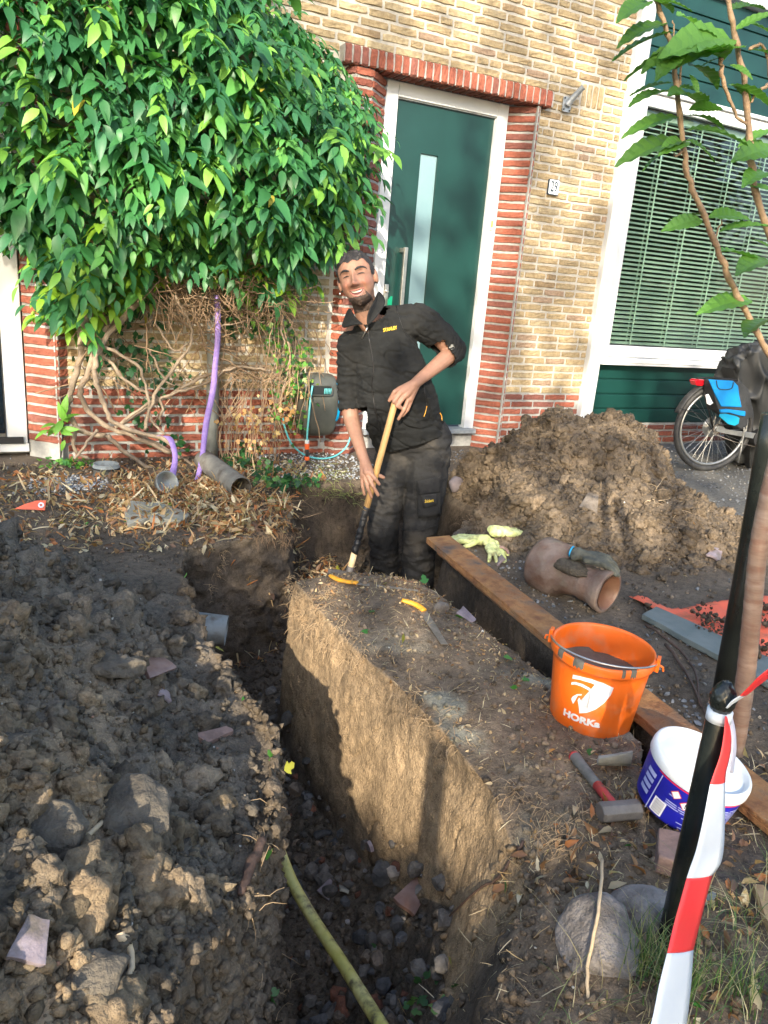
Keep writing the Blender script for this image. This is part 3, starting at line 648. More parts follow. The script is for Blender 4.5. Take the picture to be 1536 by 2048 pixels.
def tree_at(sel, x, y, lab, h=6.5):
    t = empty('street_tree', (x, y, 0), lab, 'tree'); p_ = pos[sel]; n = len(p_)
    c = np.array([.045, .13, .03]) * RS.uniform(.6, 1.6, (n, 1)) * [1, 1, 1]
    scatter('crown', LV, LF, p_, rand_rot(n), RS.uniform(.14, .24, n), M_leaf2, t, True, c)
    m = MB(); m.tube([(x, y, -.05), (x + .04, y, 2), (x - .03, y + .1, 4), (x, y, h)], [.17, .14, .11, .04], 12)
    for k in range(9):
        a = k * 2.4; z = 2.5 + .42 * k; m.tube([(x, y, z), (x + .9 * math.cos(a), y + .9 * math.sin(a), z + .8), (x + 1.9 * math.cos(a), y + 1.6 * math.sin(a), z + 1.3)], [.06, .04, .012], 7)
    m.build('trunk', M_bark, t, True)
cen = -T * 10.5
for (ua, ub, nm) in ((-6.1, -1.6, 'leafy street tree behind the viewer, crown shaped to shade the left of the garden'), (-1.6, 1.7, 'leafy street tree behind the viewer, crown shaped to shade the middle of the garden'), (1.7, 5.6, 'leafy street tree behind the viewer, crown shaped to shade the right of the garden')):
    uc = {-6.1: -3.9, -1.6: 1.15, 1.7: 3.6}[ua]; c_ = RU * uc + cen
    tree_at((u >= ua) & (u < ub), c_[0], c_[1], nm)
# trees over the road, seen in the window
for k, (tx, ty, rad, hh) in enumerate(((9.5, -5.5, 1.9, 4.2), (13.5, -6.5, 2.4, 5.6), (17.5, -9, 3.0, 5.5), (12., -9.5, 2.6, 3.4), (21, -12, 3.4, 6.5))):
    n = 2600; dd = RS.normal(size=(n, 3)); dd /= np.linalg.norm(dd, axis=1)[:, None]; rr_ = RS.rand(n) ** .4 * (1 + .6 * fbm(dd + k, 1.6, 3))
    p_ = np.array([tx, ty, hh * .62]) + dd * rr_[:, None] * [rad, rad, hh * .55]; p_ = p_[p_[:, 2] > .2]; n = len(p_)
    nm = ['nearest round leafy tree over the road, seen only in the window glass', 'second leafy tree over the road, reflected in the window', 'broad leafy tree far down the road, reflected in the window', 'low bushy tree across the road, reflected low in the window', 'farthest tall tree across the road, reflected in the window'][k]
    t = empty('street_tree', (tx, ty, 0), nm, 'tree')
    scatter('crown', LV, LF, p_, rand_rot(n), RS.uniform(.2, .42, n), M_leaf2, t, True, np.array([[.05, .13, .03], [.09, .12, .035], [.12, .07, .03]][k % 3]) * RS.uniform(.5, 1.8, (n, 1)))
    MB().tube([(tx, ty, -.02), (tx, ty, hh * .5), (tx + .1, ty, hh * .8)], [.2, .15, .05], 10).build('trunk', M_bark, t, True)
# ================================================================= THE CLIMBING SHRUB
def inpoly(x, z, poly):
    r = np.zeros(len(x), bool); n = len(poly)
    for i in range(n):
        x0, z0 = poly[i]; x1, z1 = poly[(i + 1) % n]
        c = ((z0 > z) != (z1 > z)) & (x < (x1 - x0) * (z - z0) / (z1 - z0 + 1e-12) + x0); r ^= c
    return r
def dist_poly(x, z, poly):
    d = np.full(len(x), 9.); n = len(poly)
    for i in range(n):
        a = np.array(poly[i]); b = np.array(poly[(i + 1) % n]); ab = b - a; t_ = np.clip(((x - a[0]) * ab[0] + (z - a[1]) * ab[1]) / (ab @ ab), 0, 1)
        d = np.minimum(d, np.hypot(x - a[0] - ab[0] * t_, z - a[1] - ab[1] * t_))
    return d
LVB, LFB = leaf_tpl(.38, .16, .32, 6); LVB2, _ = leaf_tpl(.46, .10, .5, 6)
def sprigs(n, poly, yfun, lmin=.075, lmax=.125, col=None, inner=False):
    P0 = []; 
    x = RS.uniform(min(p[0] for p in poly), max(p[0] for p in poly), n * 4); z = RS.uniform(min(p[1] for p in poly), max(p[1] for p in poly), n * 4)
    k = inpoly(x, z, poly); x, z = x[k][:n], z[k][:n]; d = dist_poly(x, z, poly); y = yfun(x, z, d); n = len(x)
    base = np.c_[x, y, z]; pos = []; XD = []; ZD = []; SC = []; CC = []
    out = np.c_[RS.normal(0, .55, n), -np.abs(RS.normal(.75, .3, n)), RS.normal(-.35, .35, n)]
    out[:, 0] += .5 * np.sign(x - 1.0) * np.exp(-d / .15); out /= np.linalg.norm(out, axis=1)[:, None]
    hue = RS.rand(n); big_ = fbm(np.c_[x, z, y], 1.7, 2)
    for i in range(n):
        L_ = RS.uniform(.12, .26); m_ = RS.randint(5, 9); st_ = out[i]; side = np.cross(st_, [0, 0, 1.]); side /= np.linalg.norm(side) + 1e-6; upn = np.cross(side, st_)
        ls = RS.uniform(lmin, lmax)
        if hue[i] < .14: c0 = np.array([.19, .42, .07])
        elif hue[i] < .34: c0 = np.array([.10, .29, .07])
        elif hue[i] < .7: c0 = np.array([.05, .195, .062])
        else: c0 = np.array([.04, .155, .066])
        if z[i] < 1.35 and RS.rand() < .32: c0 = np.array([.20, .36, .03])
        for j in range(m_):
            f_ = .15 + .85 * j / (m_ - 1); sg_ = 1 if j % 2 else -1
            p_ = base[i] + st_ * L_ * f_ + np.array([0, 0, -.05 * f_ * f_])
            if j == m_ - 1: xd = st_ + [0, 0, -.35]
            else: xd = st_ * .6 + side * sg_ * .95 + np.array([0, -.1, -.28]) + RS.normal(0, .22, 3)
            zd = upn * .8 + np.array([0, -.35, .5]) + RS.normal(0, .28, 3)
            pos.append(p_); XD.append(xd); ZD.append(zd); SC.append(ls * RS.uniform(.7, 1.15)); CC.append(c0 * RS.uniform(.75, 1.25) if RS.rand() > .006 else np.array([.5, .42, .06]))
    return np.array(pos), frame_rot(np.array(XD), np.array(ZD)), np.array(SC), np.array(CC)
BP = [(-.6, 3.4), (-.35, 2.0), (.02, 1.45), (.10, 1.26), (.22, 1.02), (.33, .84), (.47, .88), (.571, .98), (.847, 1.17), (1.287, 1.12), (1.50, 1.15), (1.70, 1.25), (1.90, 1.47), (2.04, 1.62), (2.12, 1.95), (2.08, 2.32), (1.88, 2.50), (1.58, 2.60), (1.35, 2.78), (1.2, 3.4)]
yf1 = lambda x, z, d: 4.78 - .62 * sm(0, .55, d) - .12 * fbm(np.c_[x, z, 0 * x], 2.2, 3) + RS.normal(0, .05, len(x))
yf2 = lambda x, z, d: yf1(x, z, d) + .16
shrub = empty('climbing_shrub', (.45, 4.8, 0), 'huge bushy shrub with drooping green leaves climbing the wall left of the green door', 'shrub')
A = sprigs(1450, BP, yf1, .052, .135); B = sprigs(850, BP, yf2, .06, .12); B = (B[0], B[1], B[2], B[3] * .8)  # inner layer's leaves tinted darker, crown shade put into the colour
pos, R, S, Cc = [np.concatenate([a, b]) for a, b in zip(A, B)]
scatter('foliage', np.stack([LVB, LVB2]), LFB, pos, R, S, M_leaf, shrub, True, Cc)
def wob(pts, k=10, amp=.012, seed=0):
    """smooth curve through points with small wiggles"""
    pts = [np.array(p, float) for p in pts]; o = []; n = len(pts); rs = np.random.RandomState(seed + 5)
    for i in range(n - 1):
        p0, p1, p2, p3 = pts[max(i - 1, 0)], pts[i], pts[i + 1], pts[min(i + 2, n - 1)]
        for j in range(k):
            t_ = j / k; o.append(.5 * ((2 * p1) + (-p0 + p2) * t_ + (2 * p0 - 5 * p1 + 4 * p2 - p3) * t_ ** 2 + (-p0 + 3 * p1 - 3 * p2 + p3) * t_ ** 3) + rs.normal(0, amp, 3) * (1 if (i or j) else 0))
    o.append(pts[-1]); return o
def stroke(pxl, y, **k): return wob([P(a, b, 'y', y if not hasattr(y, '__len__') else y[i]) for i, (a, b) in enumerate(pxl)], **k)
M_vine = mat('vine_bark', (.20, .15, .105), (.36, .285, .205), 22, .85, .6, 70, c3=(.20, .15, .11), s3=8)
M_twig = mat('dry_twig', (.20, .13, .08), (.36, .25, .155), 14, .9, .3, 60)
TR = [([(220, 640), (165, 655), (163, 700), (140, 790), (135, 820), (160, 860), (215, 875)], .019), ([(215, 650), (175, 745), (162, 790), (200, 845), (260, 870), (340, 905)], .017),
      ([(280, 600), (210, 680), (190, 740), (205, 800), (235, 850), (330, 880), (350, 910)], .016), ([(150, 850), (150, 900), (180, 918)], .011), ([(215, 870), (250, 905), (310, 940)], .014),
      ([(170, 560), (168, 640), (160, 690)], .02), ([(260, 610), (230, 640), (190, 690), (160, 700)], .012), ([(200, 700), (250, 760), (320, 800), (320, 850)], .010), ([(195, 860), (170, 890), (150, 918)], .009),
      ([(240, 850), (340, 790), (430, 745), (520, 735), (560, 760)], .011), ([(230, 855), (310, 800), (400, 770), (470, 735), (540, 740)], .009), ([(290, 860), (310, 790), (380, 690), (375, 640), (350, 590)], .010),
      ([(560, 560), (565, 640), (580, 720), (560, 800)], .008), ([(540, 540), (560, 650), (570, 690)], .006), ([(380, 590), (450, 600), (480, 590)], .005), ([(300, 700), (330, 760), (360, 770)], .007),
      ([(310, 640), (350, 700), (420, 660), (500, 640)], .006), ([(205, 690), (280, 740), (300, 830), (330, 870)], .009), ([(250, 860), (300, 880), (400, 940), (430, 960)], .010)]
for k, (pl, r) in enumerate(TR):
    yy = 4.72 - .06 * (k % 3); pts = stroke(pl, yy, k=6, amp=.004, seed=k); nn_ = len(pts)
    MB().tube(pts, [r * (1.1 - .35 * i / nn_) * (1 + .12 * math.sin(i * 1.7 + k)) for i in range(nn_)], 9).build('trunk' if k < 3 else 'branch', M_vine, shrub, True)
m = MB()
for k in range(150):   # tangle of dead twigs under the crown
    a = RS.uniform(150, 640); b0 = RS.uniform(560, 760); L_ = RS.uniform(40, 150); an = RS.normal(1.2, .8); y0 = RS.uniform(4.60, 4.88)
    if a > 520: an = RS.normal(1.5, .3)
    pl = [(a, b0), (a + L_ * .5 * math.cos(an) + RS.normal(0, 9), b0 + L_ * .5 * math.sin(an)), (a + L_ * math.cos(an), b0 + L_ * math.sin(an))]
    m.tube(stroke(pl, [y0, y0 - RS.uniform(-.04, .06), y0 + .0], k=4, amp=.003, seed=k), RS.uniform(.0015, .0045), 4)
for k in range(420):
    a = RS.uniform(300, 600); b0 = RS.uniform(530, 630); L_ = RS.uniform(25, 75); an = RS.normal(.6, .9)
    m.tube(stroke([(a, b0), (a + L_ * .6 * math.cos(an), b0 + L_ * .6 * math.sin(an) + 4), (a + L_ * math.cos(an), b0 + L_ * math.sin(an))], RS.uniform(4.45, 4.8), k=3, amp=.003, seed=k), RS.uniform(.001, .003), 4)
o = m.build('dead_twigs', M_twig, shrub, True); o['kind'] = 'stuff'
# ivy and creepers low on the wall
def ivy_tpl():
    o = [(0, 0), (.15, -.30), (.45, -.55), (.5, -.25), (.8, -.28), (1.0, 0), (.8, .28), (.5, .25), (.45, .55), (.15, .30)]
    V = [(x, y, .08 * abs(y) - .15 * x * x) for x, y in o] + [(.45, 0, -.02)]
    F = [(10, i, (i + 1) % 10, (i + 1) % 10) for i in range(10)]
    return np.array(V), [(a, b, c) for a, b, c, _ in F]
IV, IF = ivy_tpl()
def ivy_patch(parent, centres, n, spread, smin=.025, smax=.05, cols=((.03, .12, .03), (.06, .20, .04), (.02, .09, .03)), name='leaves', nrm=(0, -1, .3)):
    pp = []
    for i in range(n):
        c_ = centres[RS.randint(len(centres))]; pp.append(np.array(c_) + RS.normal(0, 1, 3) * spread)
    pp = np.array(pp); xd = RS.normal(0, 1, (n, 3)) + [0, 0, -.7]; zd = np.array([nrm]) + RS.normal(0, .45, (n, 3))
    c = np.array(cols)[RS.randint(len(cols), size=n)] * RS.uniform(.7, 1.3, (n, 1))
    return scatter(name, IV, IF, pp, frame_rot(xd, zd), RS.uniform(smin, smax, n), M_leaf, parent, True, c)
iv = empty('ivy', (1.55, 4.8, 0), 'leafy ivy and bindweed hanging from twigs beside the hose reel', 'ivy')
cen = [P(a, b, 'y', 4.74) for a, b in ((570, 640), (590, 720), (600, 760), (560, 700), (600, 800), (585, 850), (560, 600), (520, 620), (505, 580), (545, 660), (575, 770), (600, 690), (560, 820))]
ivy_patch(iv, cen, 330, np.array([.05, .04, .06]), .022, .045, ((.10, .28, .04), (.05, .18, .04), (.22, .36, .06), (.03, .10, .03)))
m = MB()
for k in range(14): 
    a = RS.uniform(520, 610); m.tube(stroke([(a, 560), (a + RS.normal(0, 15), 660), (a + RS.normal(10, 15), 760), (a + RS.normal(10, 12), 860 + RS.uniform(-40, 40))], 4.76, k=5, amp=.004, seed=k), .002, 4)
m.build('stems', M_vine, iv, True)
dr = empty('withered_climber', (1.35, 4.7, 0), 'withered tan creeper with curled dry leaves standing between drainpipe and hose reel', 'plant')
cen = [P(a, b, 'y', 4.68) for a, b in ((575, 790), (560, 830), (510, 860), (540, 870), (500, 830), (600, 790), (480, 870), (520, 900), (470, 830))]
ivy_patch(dr, cen, 150, np.array([.06, .04, .06]), .018, .04, ((.50, .30, .12), (.42, .24, .10), (.55, .42, .2)))
m = MB()
for k in range(34):
    a = RS.uniform(440, 560); m.tube(stroke([(a, 930), (a + RS.normal(0, 12), 860), (a + RS.normal(15, 30), 780), (a + RS.normal(15, 45), 730)], [4.66, 4.65, 4.68, 4.7], k=4, amp=.004, seed=k), RS.uniform(.0012, .003), 4)
m.build('stems', M_twig, dr, True)
gi = empty('ivy', (.75, 4.8, .2), 'dark glossy ivy growing among the shrub stems on the wall', 'ivy')
cen = [P(a, b, 'y', 4.8) for a, b in ((250, 700), (270, 730), (300, 760), (240, 640), (330, 760), (300, 690), (280, 830), (340, 870), (200, 700), (270, 600), (230, 610), (480, 590), (470, 640))]
ivy_patch(gi, cen, 330, np.array([.08, .03, .07]), .03, .055, ((.02, .085, .03), (.03, .12, .035)))
gv = empty('ivy', (1.6, 4.45, .0), 'dark ivy creeping over the soil behind the old drain pipe', 'ivy')
cen = [P(a, b, 'z', .04) for a, b in ((500, 930), (520, 950), (540, 930), (560, 960), (470, 920), (500, 900), (600, 960))]
ivy_patch(gv, cen, 200, np.array([.06, .05, .02]), .03, .05, ((.02, .085, .03), (.03, .12, .035), (.08, .22, .05)), nrm=(0, -.4, 1))
pl = empty('weed', (.2, 4.75, 0), 'low bright green round leaved weed at the foot of the corner pier', 'weed')
ivy_patch(pl, [P(a, b, 'z', .03) for a, b in ((150, 925), (125, 920), (165, 925), (105, 930))], 70, np.array([.05, .03, .012]), .02, .035, ((.10, .28, .04), (.05, .18, .04)), nrm=(0, -.4, 1))
pl = empty('weed', (.25, 4.7, .2), 'young yellow green shoot with long leaves against the corner pier', 'weed')
p0 = [P(a, b, 'y', 4.68) for a, b in ((125, 840), (115, 850), (135, 845), (120, 860), (100, 860), (130, 880), (128, 830))]
n = 12; scatter('leaves', LVB, LFB, np.array([p0[i % 7] for i in range(n)]), frame_rot(RS.normal(0, 1, (n, 3)) + [0, -.3, -.2], RS.normal(0, .4, (n, 3)) + [0, -.6, .6]), RS.uniform(.07, .13, n), M_leaf, pl, True, np.array([[.16, .38, .05]]) * RS.uniform(.8, 1.2, (n, 1)))
MB().tube(stroke([(122, 915), (126, 870), (130, 820)], 4.70, k=4, amp=.002), .004, 6).build('stem', M_leaf, pl, True)
# ================================================================= SOFT SHAPES (union of capsules, re-meshed to one skin)
def cap(m, a, b, ra, rb, seg=14, fl=1.0, up=None):
    """closed tapered capsule a->b"""
    a = np.array(a, float); b = np.array(b, float); t = _n(b - a + 1e-9); pts = []; rr = []
    for k in range(5): an = math.pi / 2 * (1 - k / 4); pts.append(a - t * ra * math.sin(an)); rr.append(max(ra * math.cos(an), ra * .03))
    for k in range(1, 5): an = math.pi / 2 * k / 4; pts.append(b + t * rb * math.sin(an)); rr.append(max(rb * math.cos(an), rb * .03))
    if np.linalg.norm(b - a) > 1e-6: pts.insert(5, b); rr.insert(5, rb)
    m.tube(pts, rr, seg, True, None, fl, up)
def chain(m, pts, r, fl=1.0, up=None, seg=14):
    for i in range(len(pts) - 1): cap(m, pts[i], pts[i + 1], r[i], r[i + 1], seg, fl, up)
def remesh(m, vox, it=3, fac=.5):
    me = bpy.data.meshes.new('tmp'); me.from_pydata(m.v, [], m.f); me.update()
    bm = bmesh.new(); bm.from_mesh(me); bmesh.ops.recalc_face_normals(bm, faces=bm.faces); bm.to_mesh(me); bm.free()
    o = bpy.data.objects.new('tmp', me); COL.objects.link(o); md = o.modifiers.new('r', 'REMESH'); md.mode = 'VOXEL'; md.voxel_size = vox
    s_ = o.modifiers.new('s', 'SMOOTH'); s_.iterations = it; s_.factor = fac
    dg = bpy.context.evaluated_depsgraph_get(); dg.update(); e = o.evaluated_get(dg); mm = e.to_mesh()
    V = np.empty(len(mm.vertices) * 3); mm.vertices.foreach_get('co', V); V = V.reshape(-1, 3)
    N = np.empty(len(mm.vertices) * 3); mm.vertex_normals.foreach_get('vector', N); N = N.reshape(-1, 3)
    q = np.empty(len(mm.loops), int); mm.loops.foreach_get('vertex_index', q); lt = np.empty(len(mm.polygons), int); mm.polygons.foreach_get('loop_total', lt); ls = np.empty(len(mm.polygons), int); mm.polygons.foreach_get('loop_start', ls)
    F = np.array([[q[s + min(k, t - 1)] for k in range(4)] for s, t in zip(ls[lt != 4], lt[lt != 4])], int).reshape(-1, 4)
    F4 = q[ls[lt == 4][:, None] + np.arange(4)[None]] if (lt == 4).any() else np.zeros((0, 4), int)
    F = np.concatenate([F4, F]) if len(F) else F4
    e.to_mesh_clear(); bpy.data.objects.remove(o); bpy.data.meshes.remove(me); return V.copy(), N.copy(), F
# ================================================================= THINGS LYING AND STANDING ABOUT
def G(px, py, z=0.0, dz=0.0): p = P(px, py, 'z', z); return np.array([p[0], p[1], p[2] + dz])
def on(px, py, dz=0.0, it=3):
    """the ground point seen at a photo point"""
    r = RM @ np.array([px - 768, -(py - 1024), -F_PX]); h = BV.ray_cast(Vector(CAM), Vector(r).normalized())
    p = np.array(h[0]) if h[0] else P(px, py, 'z', 0); return p + [0, 0, dz]
# ---- rusty steel beam
M_rust = mat('rusty_steel', (.22, .095, .042), (.47, .235, .085), 16, .9, .9, 60, c3=(.125, .09, .07), s3=8)
bm_ = empty('steel_beam', (1.705, 1.85, 0), 'long rusty orange steel beam lying beside the narrow trench', 'beam')
ax = lambda y: 1.722 + .108 * (y - 1.85)
def bar(x0, x1, z0, z1, name):
    ys_ = np.linspace(.25, 2.97, 60); V = []
    for y in ys_:
        c_ = ax(y); w_ = .0015 * fbm(np.array([[y * 9, x0, z0]]), 2, 2)[0]
        V += [(c_ + x0 + w_, y, z0), (c_ + x1 + w_, y, z0), (c_ + x1 + w_, y, z1 + w_), (c_ + x0 + w_, y, z1 + w_)]
    F = []
    for i in range(59):
        b_ = 4 * i
        for k in range(4): F.append((b_ + k, b_ + (k + 1) % 4, b_ + 4 + (k + 1) % 4, b_ + 4 + k))
    F += [(0, 3, 2, 1), (236, 237, 238, 239)]
    return MB().put(V, F).build(name, M_rust, bm_, bevel=.003)
bar(-.068, .062, .030, .042, 'top_flange'); bar(.0, .012, -.05, .0298, 'web'); bar(-.068, -.060, .012, .0298, 'flange_lip')
# ---- orange bucket
M_orange = mat('orange_plastic', (.86, .145, .008), (.80, .155, .02), 5, .38, .06, 30, contrast=(.4, .7), c3=(.72, .20, .07), s3=12)
M_mud = mat('wet_mud', (.085, .078, .062), (.13, .12, .095), 20, .55, .4, 50)
M_wht = mat('white_print', (.74, .74, .76), (.68, .69, .72), 60, .5)
bc = np.array([1.497, 1.462, .0]); bc[2] = -.006
bk = empty('bucket', tuple(bc), 'orange plastic bucket with white horse emblem and mud inside', 'bucket')
BM = Matrix.Translation(bc) @ Matrix.Rotation(math.radians(1.5), 4, 'X')
br_ = lambda z: .116 + (.141 - .116) * z / .25
prof = [(.001, .002), (.10, .0), (.113, .003), (.116, .008)] + [(br_(z), z) for z in np.linspace(.012, .222, 12)] + [(.1395, .2225), (.1455, .223), (.1475, .228), (.1475, .247), (.1455, .252), (.142, .2525), (.1392, .250)] + [(br_(z) - .003, z) for z in np.linspace(.245, .01, 12)] + [(.001, .008)]
MB().lathe(prof, BM, 72).build('body', M_orange, bk, True)
rim = MB()
V, F = [], []
for (dx, dy, an) in ((0, 0, 0),): pass
mudm = MB(); V = [];
nn_ = 40
for r_ in np.linspace(0, 1, 12):
    for k in range(nn_):
        a = 2 * math.pi * k / nn_; rad = r_ * (br_(.165) - .0035); z = .165 + .006 * pn(np.array([[rad * 40 * math.cos(a), rad * 40 * math.sin(a), 1.]]))[0] + .012 * (math.cos(a - 2) > .6) * r_ ** 4
        V.append(BM @ Vector((rad * math.cos(a), rad * math.sin(a), z)))
mudm.put(V, [(i * nn_ + k, i * nn_ + (k + 1) % nn_, (i + 1) * nn_ + (k + 1) % nn_, (i + 1) * nn_ + k) for i in range(11) for k in range(nn_)]); mudm.build('mud', M_mud, bk, True)
def on_cyl(s, z, rfun, a0, M, off=.0006):
    r = rfun(z) + off; a = a0 + s / r; return M @ Vector((r * math.cos(a), r * math.sin(a), z))
def densify(poly, step=.004):
    o = []
    for i in range(len(poly)):
        a = np.array(poly[i]); b = np.array(poly[(i + 1) % len(poly)]); n = max(1, int(np.linalg.norm(b - a) / step))
        for k in range(n): o.append(tuple(a + (b - a) * k / n))
    return o
def decal(name, polys, rfun, a0, M, mat_, parent, off=.0006, cut=.006):
    """flat printed shapes bent round a cylinder: cut into strips so they follow the curve"""
    bm = bmesh.new()
    for pl_ in polys:
        vs = [bm.verts.new((x, 0, z)) for x, z in densify(pl_)]
        try: bm.faces.new(vs)
        except Exception: pass
    bmesh.ops.triangulate(bm, faces=bm.faces)
    xs = [v.co.x for v in bm.verts]; x = min(xs) + cut
    while x < max(xs):
        g = bm.verts[:] + bm.edges[:] + bm.faces[:]; bmesh.ops.bisect_plane(bm, geom=g, plane_co=(x, 0, 0), plane_no=(1, 0, 0)); x += cut
    for v in bm.verts: v.co = on_cyl(v.co.x, v.co.z, rfun, a0, M, off)
    me = bpy.data.meshes.new(name); bm.to_mesh(me); bm.free(); me.materials.append(mat_)
    o = bpy.data.objects.new(name, me); COL.objects.link(o); attach(o, parent); return o
def text_polys(s, name, size, cx, cz, rfun, a0, M, mat_, parent, xs=1.0, bold=0., off=.0006):
    cu = bpy.data.curves.new(name, 'FONT'); cu.body = s; cu.size = size; cu.align_x = 'CENTER'; cu.align_y = 'CENTER'; cu.offset = bold; cu.resolution_u = 3
    o = bpy.data.objects.new(name, cu); COL.objects.link(o); dg = bpy.context.evaluated_depsgraph_get(); dg.update(); me = bpy.data.meshes.new_from_object(o.evaluated_get(dg)); bpy.data.objects.remove(o)
    bm = bmesh.new(); bm.from_mesh(me); xs_ = [v.co.x for v in bm.verts]; x = min(xs_) + .004
    while x < max(xs_): bmesh.ops.bisect_plane(bm, geom=bm.verts[:] + bm.edges[:] + bm.faces[:], plane_co=(x, 0, 0), plane_no=(1, 0, 0)); x += .004
    for v in bm.verts: v.co = on_cyl(cx + v.co.x * xs, cz + v.co.y, rfun, a0, M, off)
    bm.to_mesh(me); bm.free(); me.materials.clear(); me.materials.append(mat_); o = bpy.data.objects.new(name, me); COL.objects.link(o); attach(o, parent); return o
ang = math.atan2(-bc[1], -bc[0]) - .10
uv = lambda pts: [((x - 690) * .000262, .150 - ((y - .235 * (x - 690)) - 900) * .000290) for x, y in pts]
lg = [[(478, 683), (560, 683), (680, 697), (800, 737), (918, 803), (900, 890), (850, 970), (780, 1040), (700, 1085), (622, 1103), (612, 1060), (600, 1010), (580, 960), (590, 925), (606, 940), (625, 1000), (642, 1040), (680, 1062), (712, 1040), (730, 985), (745, 920), (757, 870), (770, 840), (800, 825), (808, 798), (760, 770), (680, 742), (560, 722), (478, 728)],
      [(475, 770), (520, 757), (600, 765), (680, 800), (745, 855), (750, 875), (670, 825), (600, 795), (520, 785), (475, 800)],
      [(612, 880), (560, 890), (515, 930), (505, 960), (535, 1010), (542, 1002), (527, 960), (545, 925), (575, 902), (612, 895)]]
decal('emblem', [uv(p_) for p_ in lg], br_, ang, BM, M_wht, bk)
text_polys('HORKa', 'lettering', .030, -.012, .066, br_, ang, BM, M_wht, bk, xs=1.12, bold=.0016)
# mud smears on the rim and inside
sm_ = MB()
for a_, w_ in ((ang - .75, .16), (ang - .30, .22), (ang + .75, .12), (ang + .55, .07)):
    V = []; n = 9
    for k in range(n):
        a = a_ + w_ * (k / (n - 1) - .5); e_ = .0002 + .0022 * math.sin(math.pi * k / (n - 1))
        for (r, z) in ((.1475 + e_, .232 - .004 * math.sin(k * 2.1)), (.1475 + e_, .249), (.144, .2535 + e_), (.139, .2515 + e_)): V.append(BM @ Vector((r * math.cos(a), r * math.sin(a), z)))
    sm_.put(V, [(4 * k + j, 4 * k + 4 + j, 4 * k + 5 + j, 4 * k + 1 + j) for k in range(n - 1) for j in range(3)])
for k in range(0):   # streaks running down the inner far wall
    a = ang + math.pi + RS.uniform(-1.7, 1.7); w_ = RS.uniform(.3, .6); top = RS.uniform(.185, .222); V = []; n = 22; ph_ = RS.rand() * 6
    for j in range(n):
        aa = a + w_ * (j / (n - 1) - .5); zz = .16 + (top - .16) * (math.sin(math.pi * j / (n - 1)) ** .6 * (.85 + .15 * math.sin(j * .3 + ph_)))
        for z in np.linspace(.155, zz, 4): r = br_(z) - .0045; V.append(BM @ Vector((r * math.cos(aa), r * math.sin(aa), z)))
    sm_.put(V, [(4 * j + q_, 4 * j + 4 + q_, 4 * j + 5 + q_, 4 * j + 1 + q_) for j in range(n - 1) for q_ in range(3)])
o = sm_.build('mud_smear', M_mud, bk, True); o['kind'] = 'stuff'
h = MB(); pts = []
side = ang + math.pi / 2
for k in range(31):
    t_ = math.pi * k / 30; a = side - t_; r = .1515 - .014 * math.sin(t_); z = .238 + .024 * math.sin(t_) ** .6 - .0 * math.sin(t_)
    pts.append(BM @ Vector((r * math.cos(a), r * math.sin(a), z)))
h.tube(pts, .003, 8); h.build('handle', M_steel, bk, True)
for s_2 in (0, math.pi):
    a = side - s_2; m = MB(); E_ = BM @ Matrix.Rotation(a, 4, 'Z') @ Matrix.Translation((.153, 0, .238)); m.box((-.006, -.014, -.018), (.004, .014, .022), E_); m.tube([E_ @ Vector((.002, 0, 0)), E_ @ Vector((.014, 0, -.004)), E_ @ Vector((.016, .0, -.016))], .003, 8); m.build('ear', M_orange, bk, bevel=.003)
# ---- paint tub
M_blue = mat('blue_label', (.012, .014, .30), (.016, .018, .34), 4, .3)
M_tubw = mat('white_plastic', (.70, .73, .75), (.62, .65, .66), 5, .4, .05, 20)
tp = G(1352, 1622, .0); tp[2] = gz_at(tp[0], tp[1]) + .018
tb = empty('paint_tub', tuple(tp), 'round dark blue paint tub with white lid beside the rusty beam', 'tub')
viewr = _n(np.array([XC[0], YC[0], 0]))       # to the right as seen by the photographer
TM = Matrix.Translation(tp) @ Matrix.Rotation(math.radians(13), 4, Vector((.436, .30, 0)).normalized()) @ Matrix.Rotation(0, 4, 'Z')
tr_ = lambda z: .104 + .012 * z / .13
MB().lathe([(.001, 0), (.098, 0), (.104, .004)] + [(tr_(z), z) for z in np.linspace(.01, .13, 6)], TM, 64).build('body', M_blue, tb, True)
MB().lathe([(.001, .138), (.090, .137), (.100, .133), (.104, .136), (.107, .145), (.110, .1475), (.113, .147), (.1165, .144), (.1185, .136), (.1185, .120), (.117, .118)], TM, 72).build('lid', M_tubw, tb, True)
ta = math.atan2(-tp[1], -tp[0]) + .10; cz = lambda z: tr_(z)
M_red = mat('red_print', (.60, .02, .03), rough=.4); M_pale = mat('pale_blue_print', (.42, .46, .72), rough=.4); M_ink = mat('black_print', (.02, .02, .03), rough=.5)
decal('red_stripe', [[(-.10, .112), (.14, .112), (.14, .1155), (-.10, .1155)]], cz, ta, TM, M_red, tb, .0010)
lines = []
for k in range(15):
    z = .012 + .0058 * k; x = -.058 + (.0 if k < 6 else .004)
    while x < .15:
        L_ = RS.uniform(.012, .05)
        if not (k > 9 and -.045 < x + L_ * .5 < .045 - .004 * (14 - k)): lines.append([(x, z), (min(x + L_, .15), z), (min(x + L_, .15), z + .0022), (x, z + .0022)])
        x += L_ + .004
lines = [l for l in lines if not (l[0][0] < -.012 and l[0][1] < .052)]
decal('small_print', lines, cz, ta, TM, M_pale, tb, .0008)
decal('divider', [[(-.088, .0), (-.085, .0), (-.085, .110), (-.088, .110)]], cz, ta, TM, M_pale, tb, .0008)
decal('barcode_panel', [[(-.078, .010), (-.046, .010), (-.046, .052), (-.078, .052)]], cz, ta, TM, M_wht, tb, .0012)
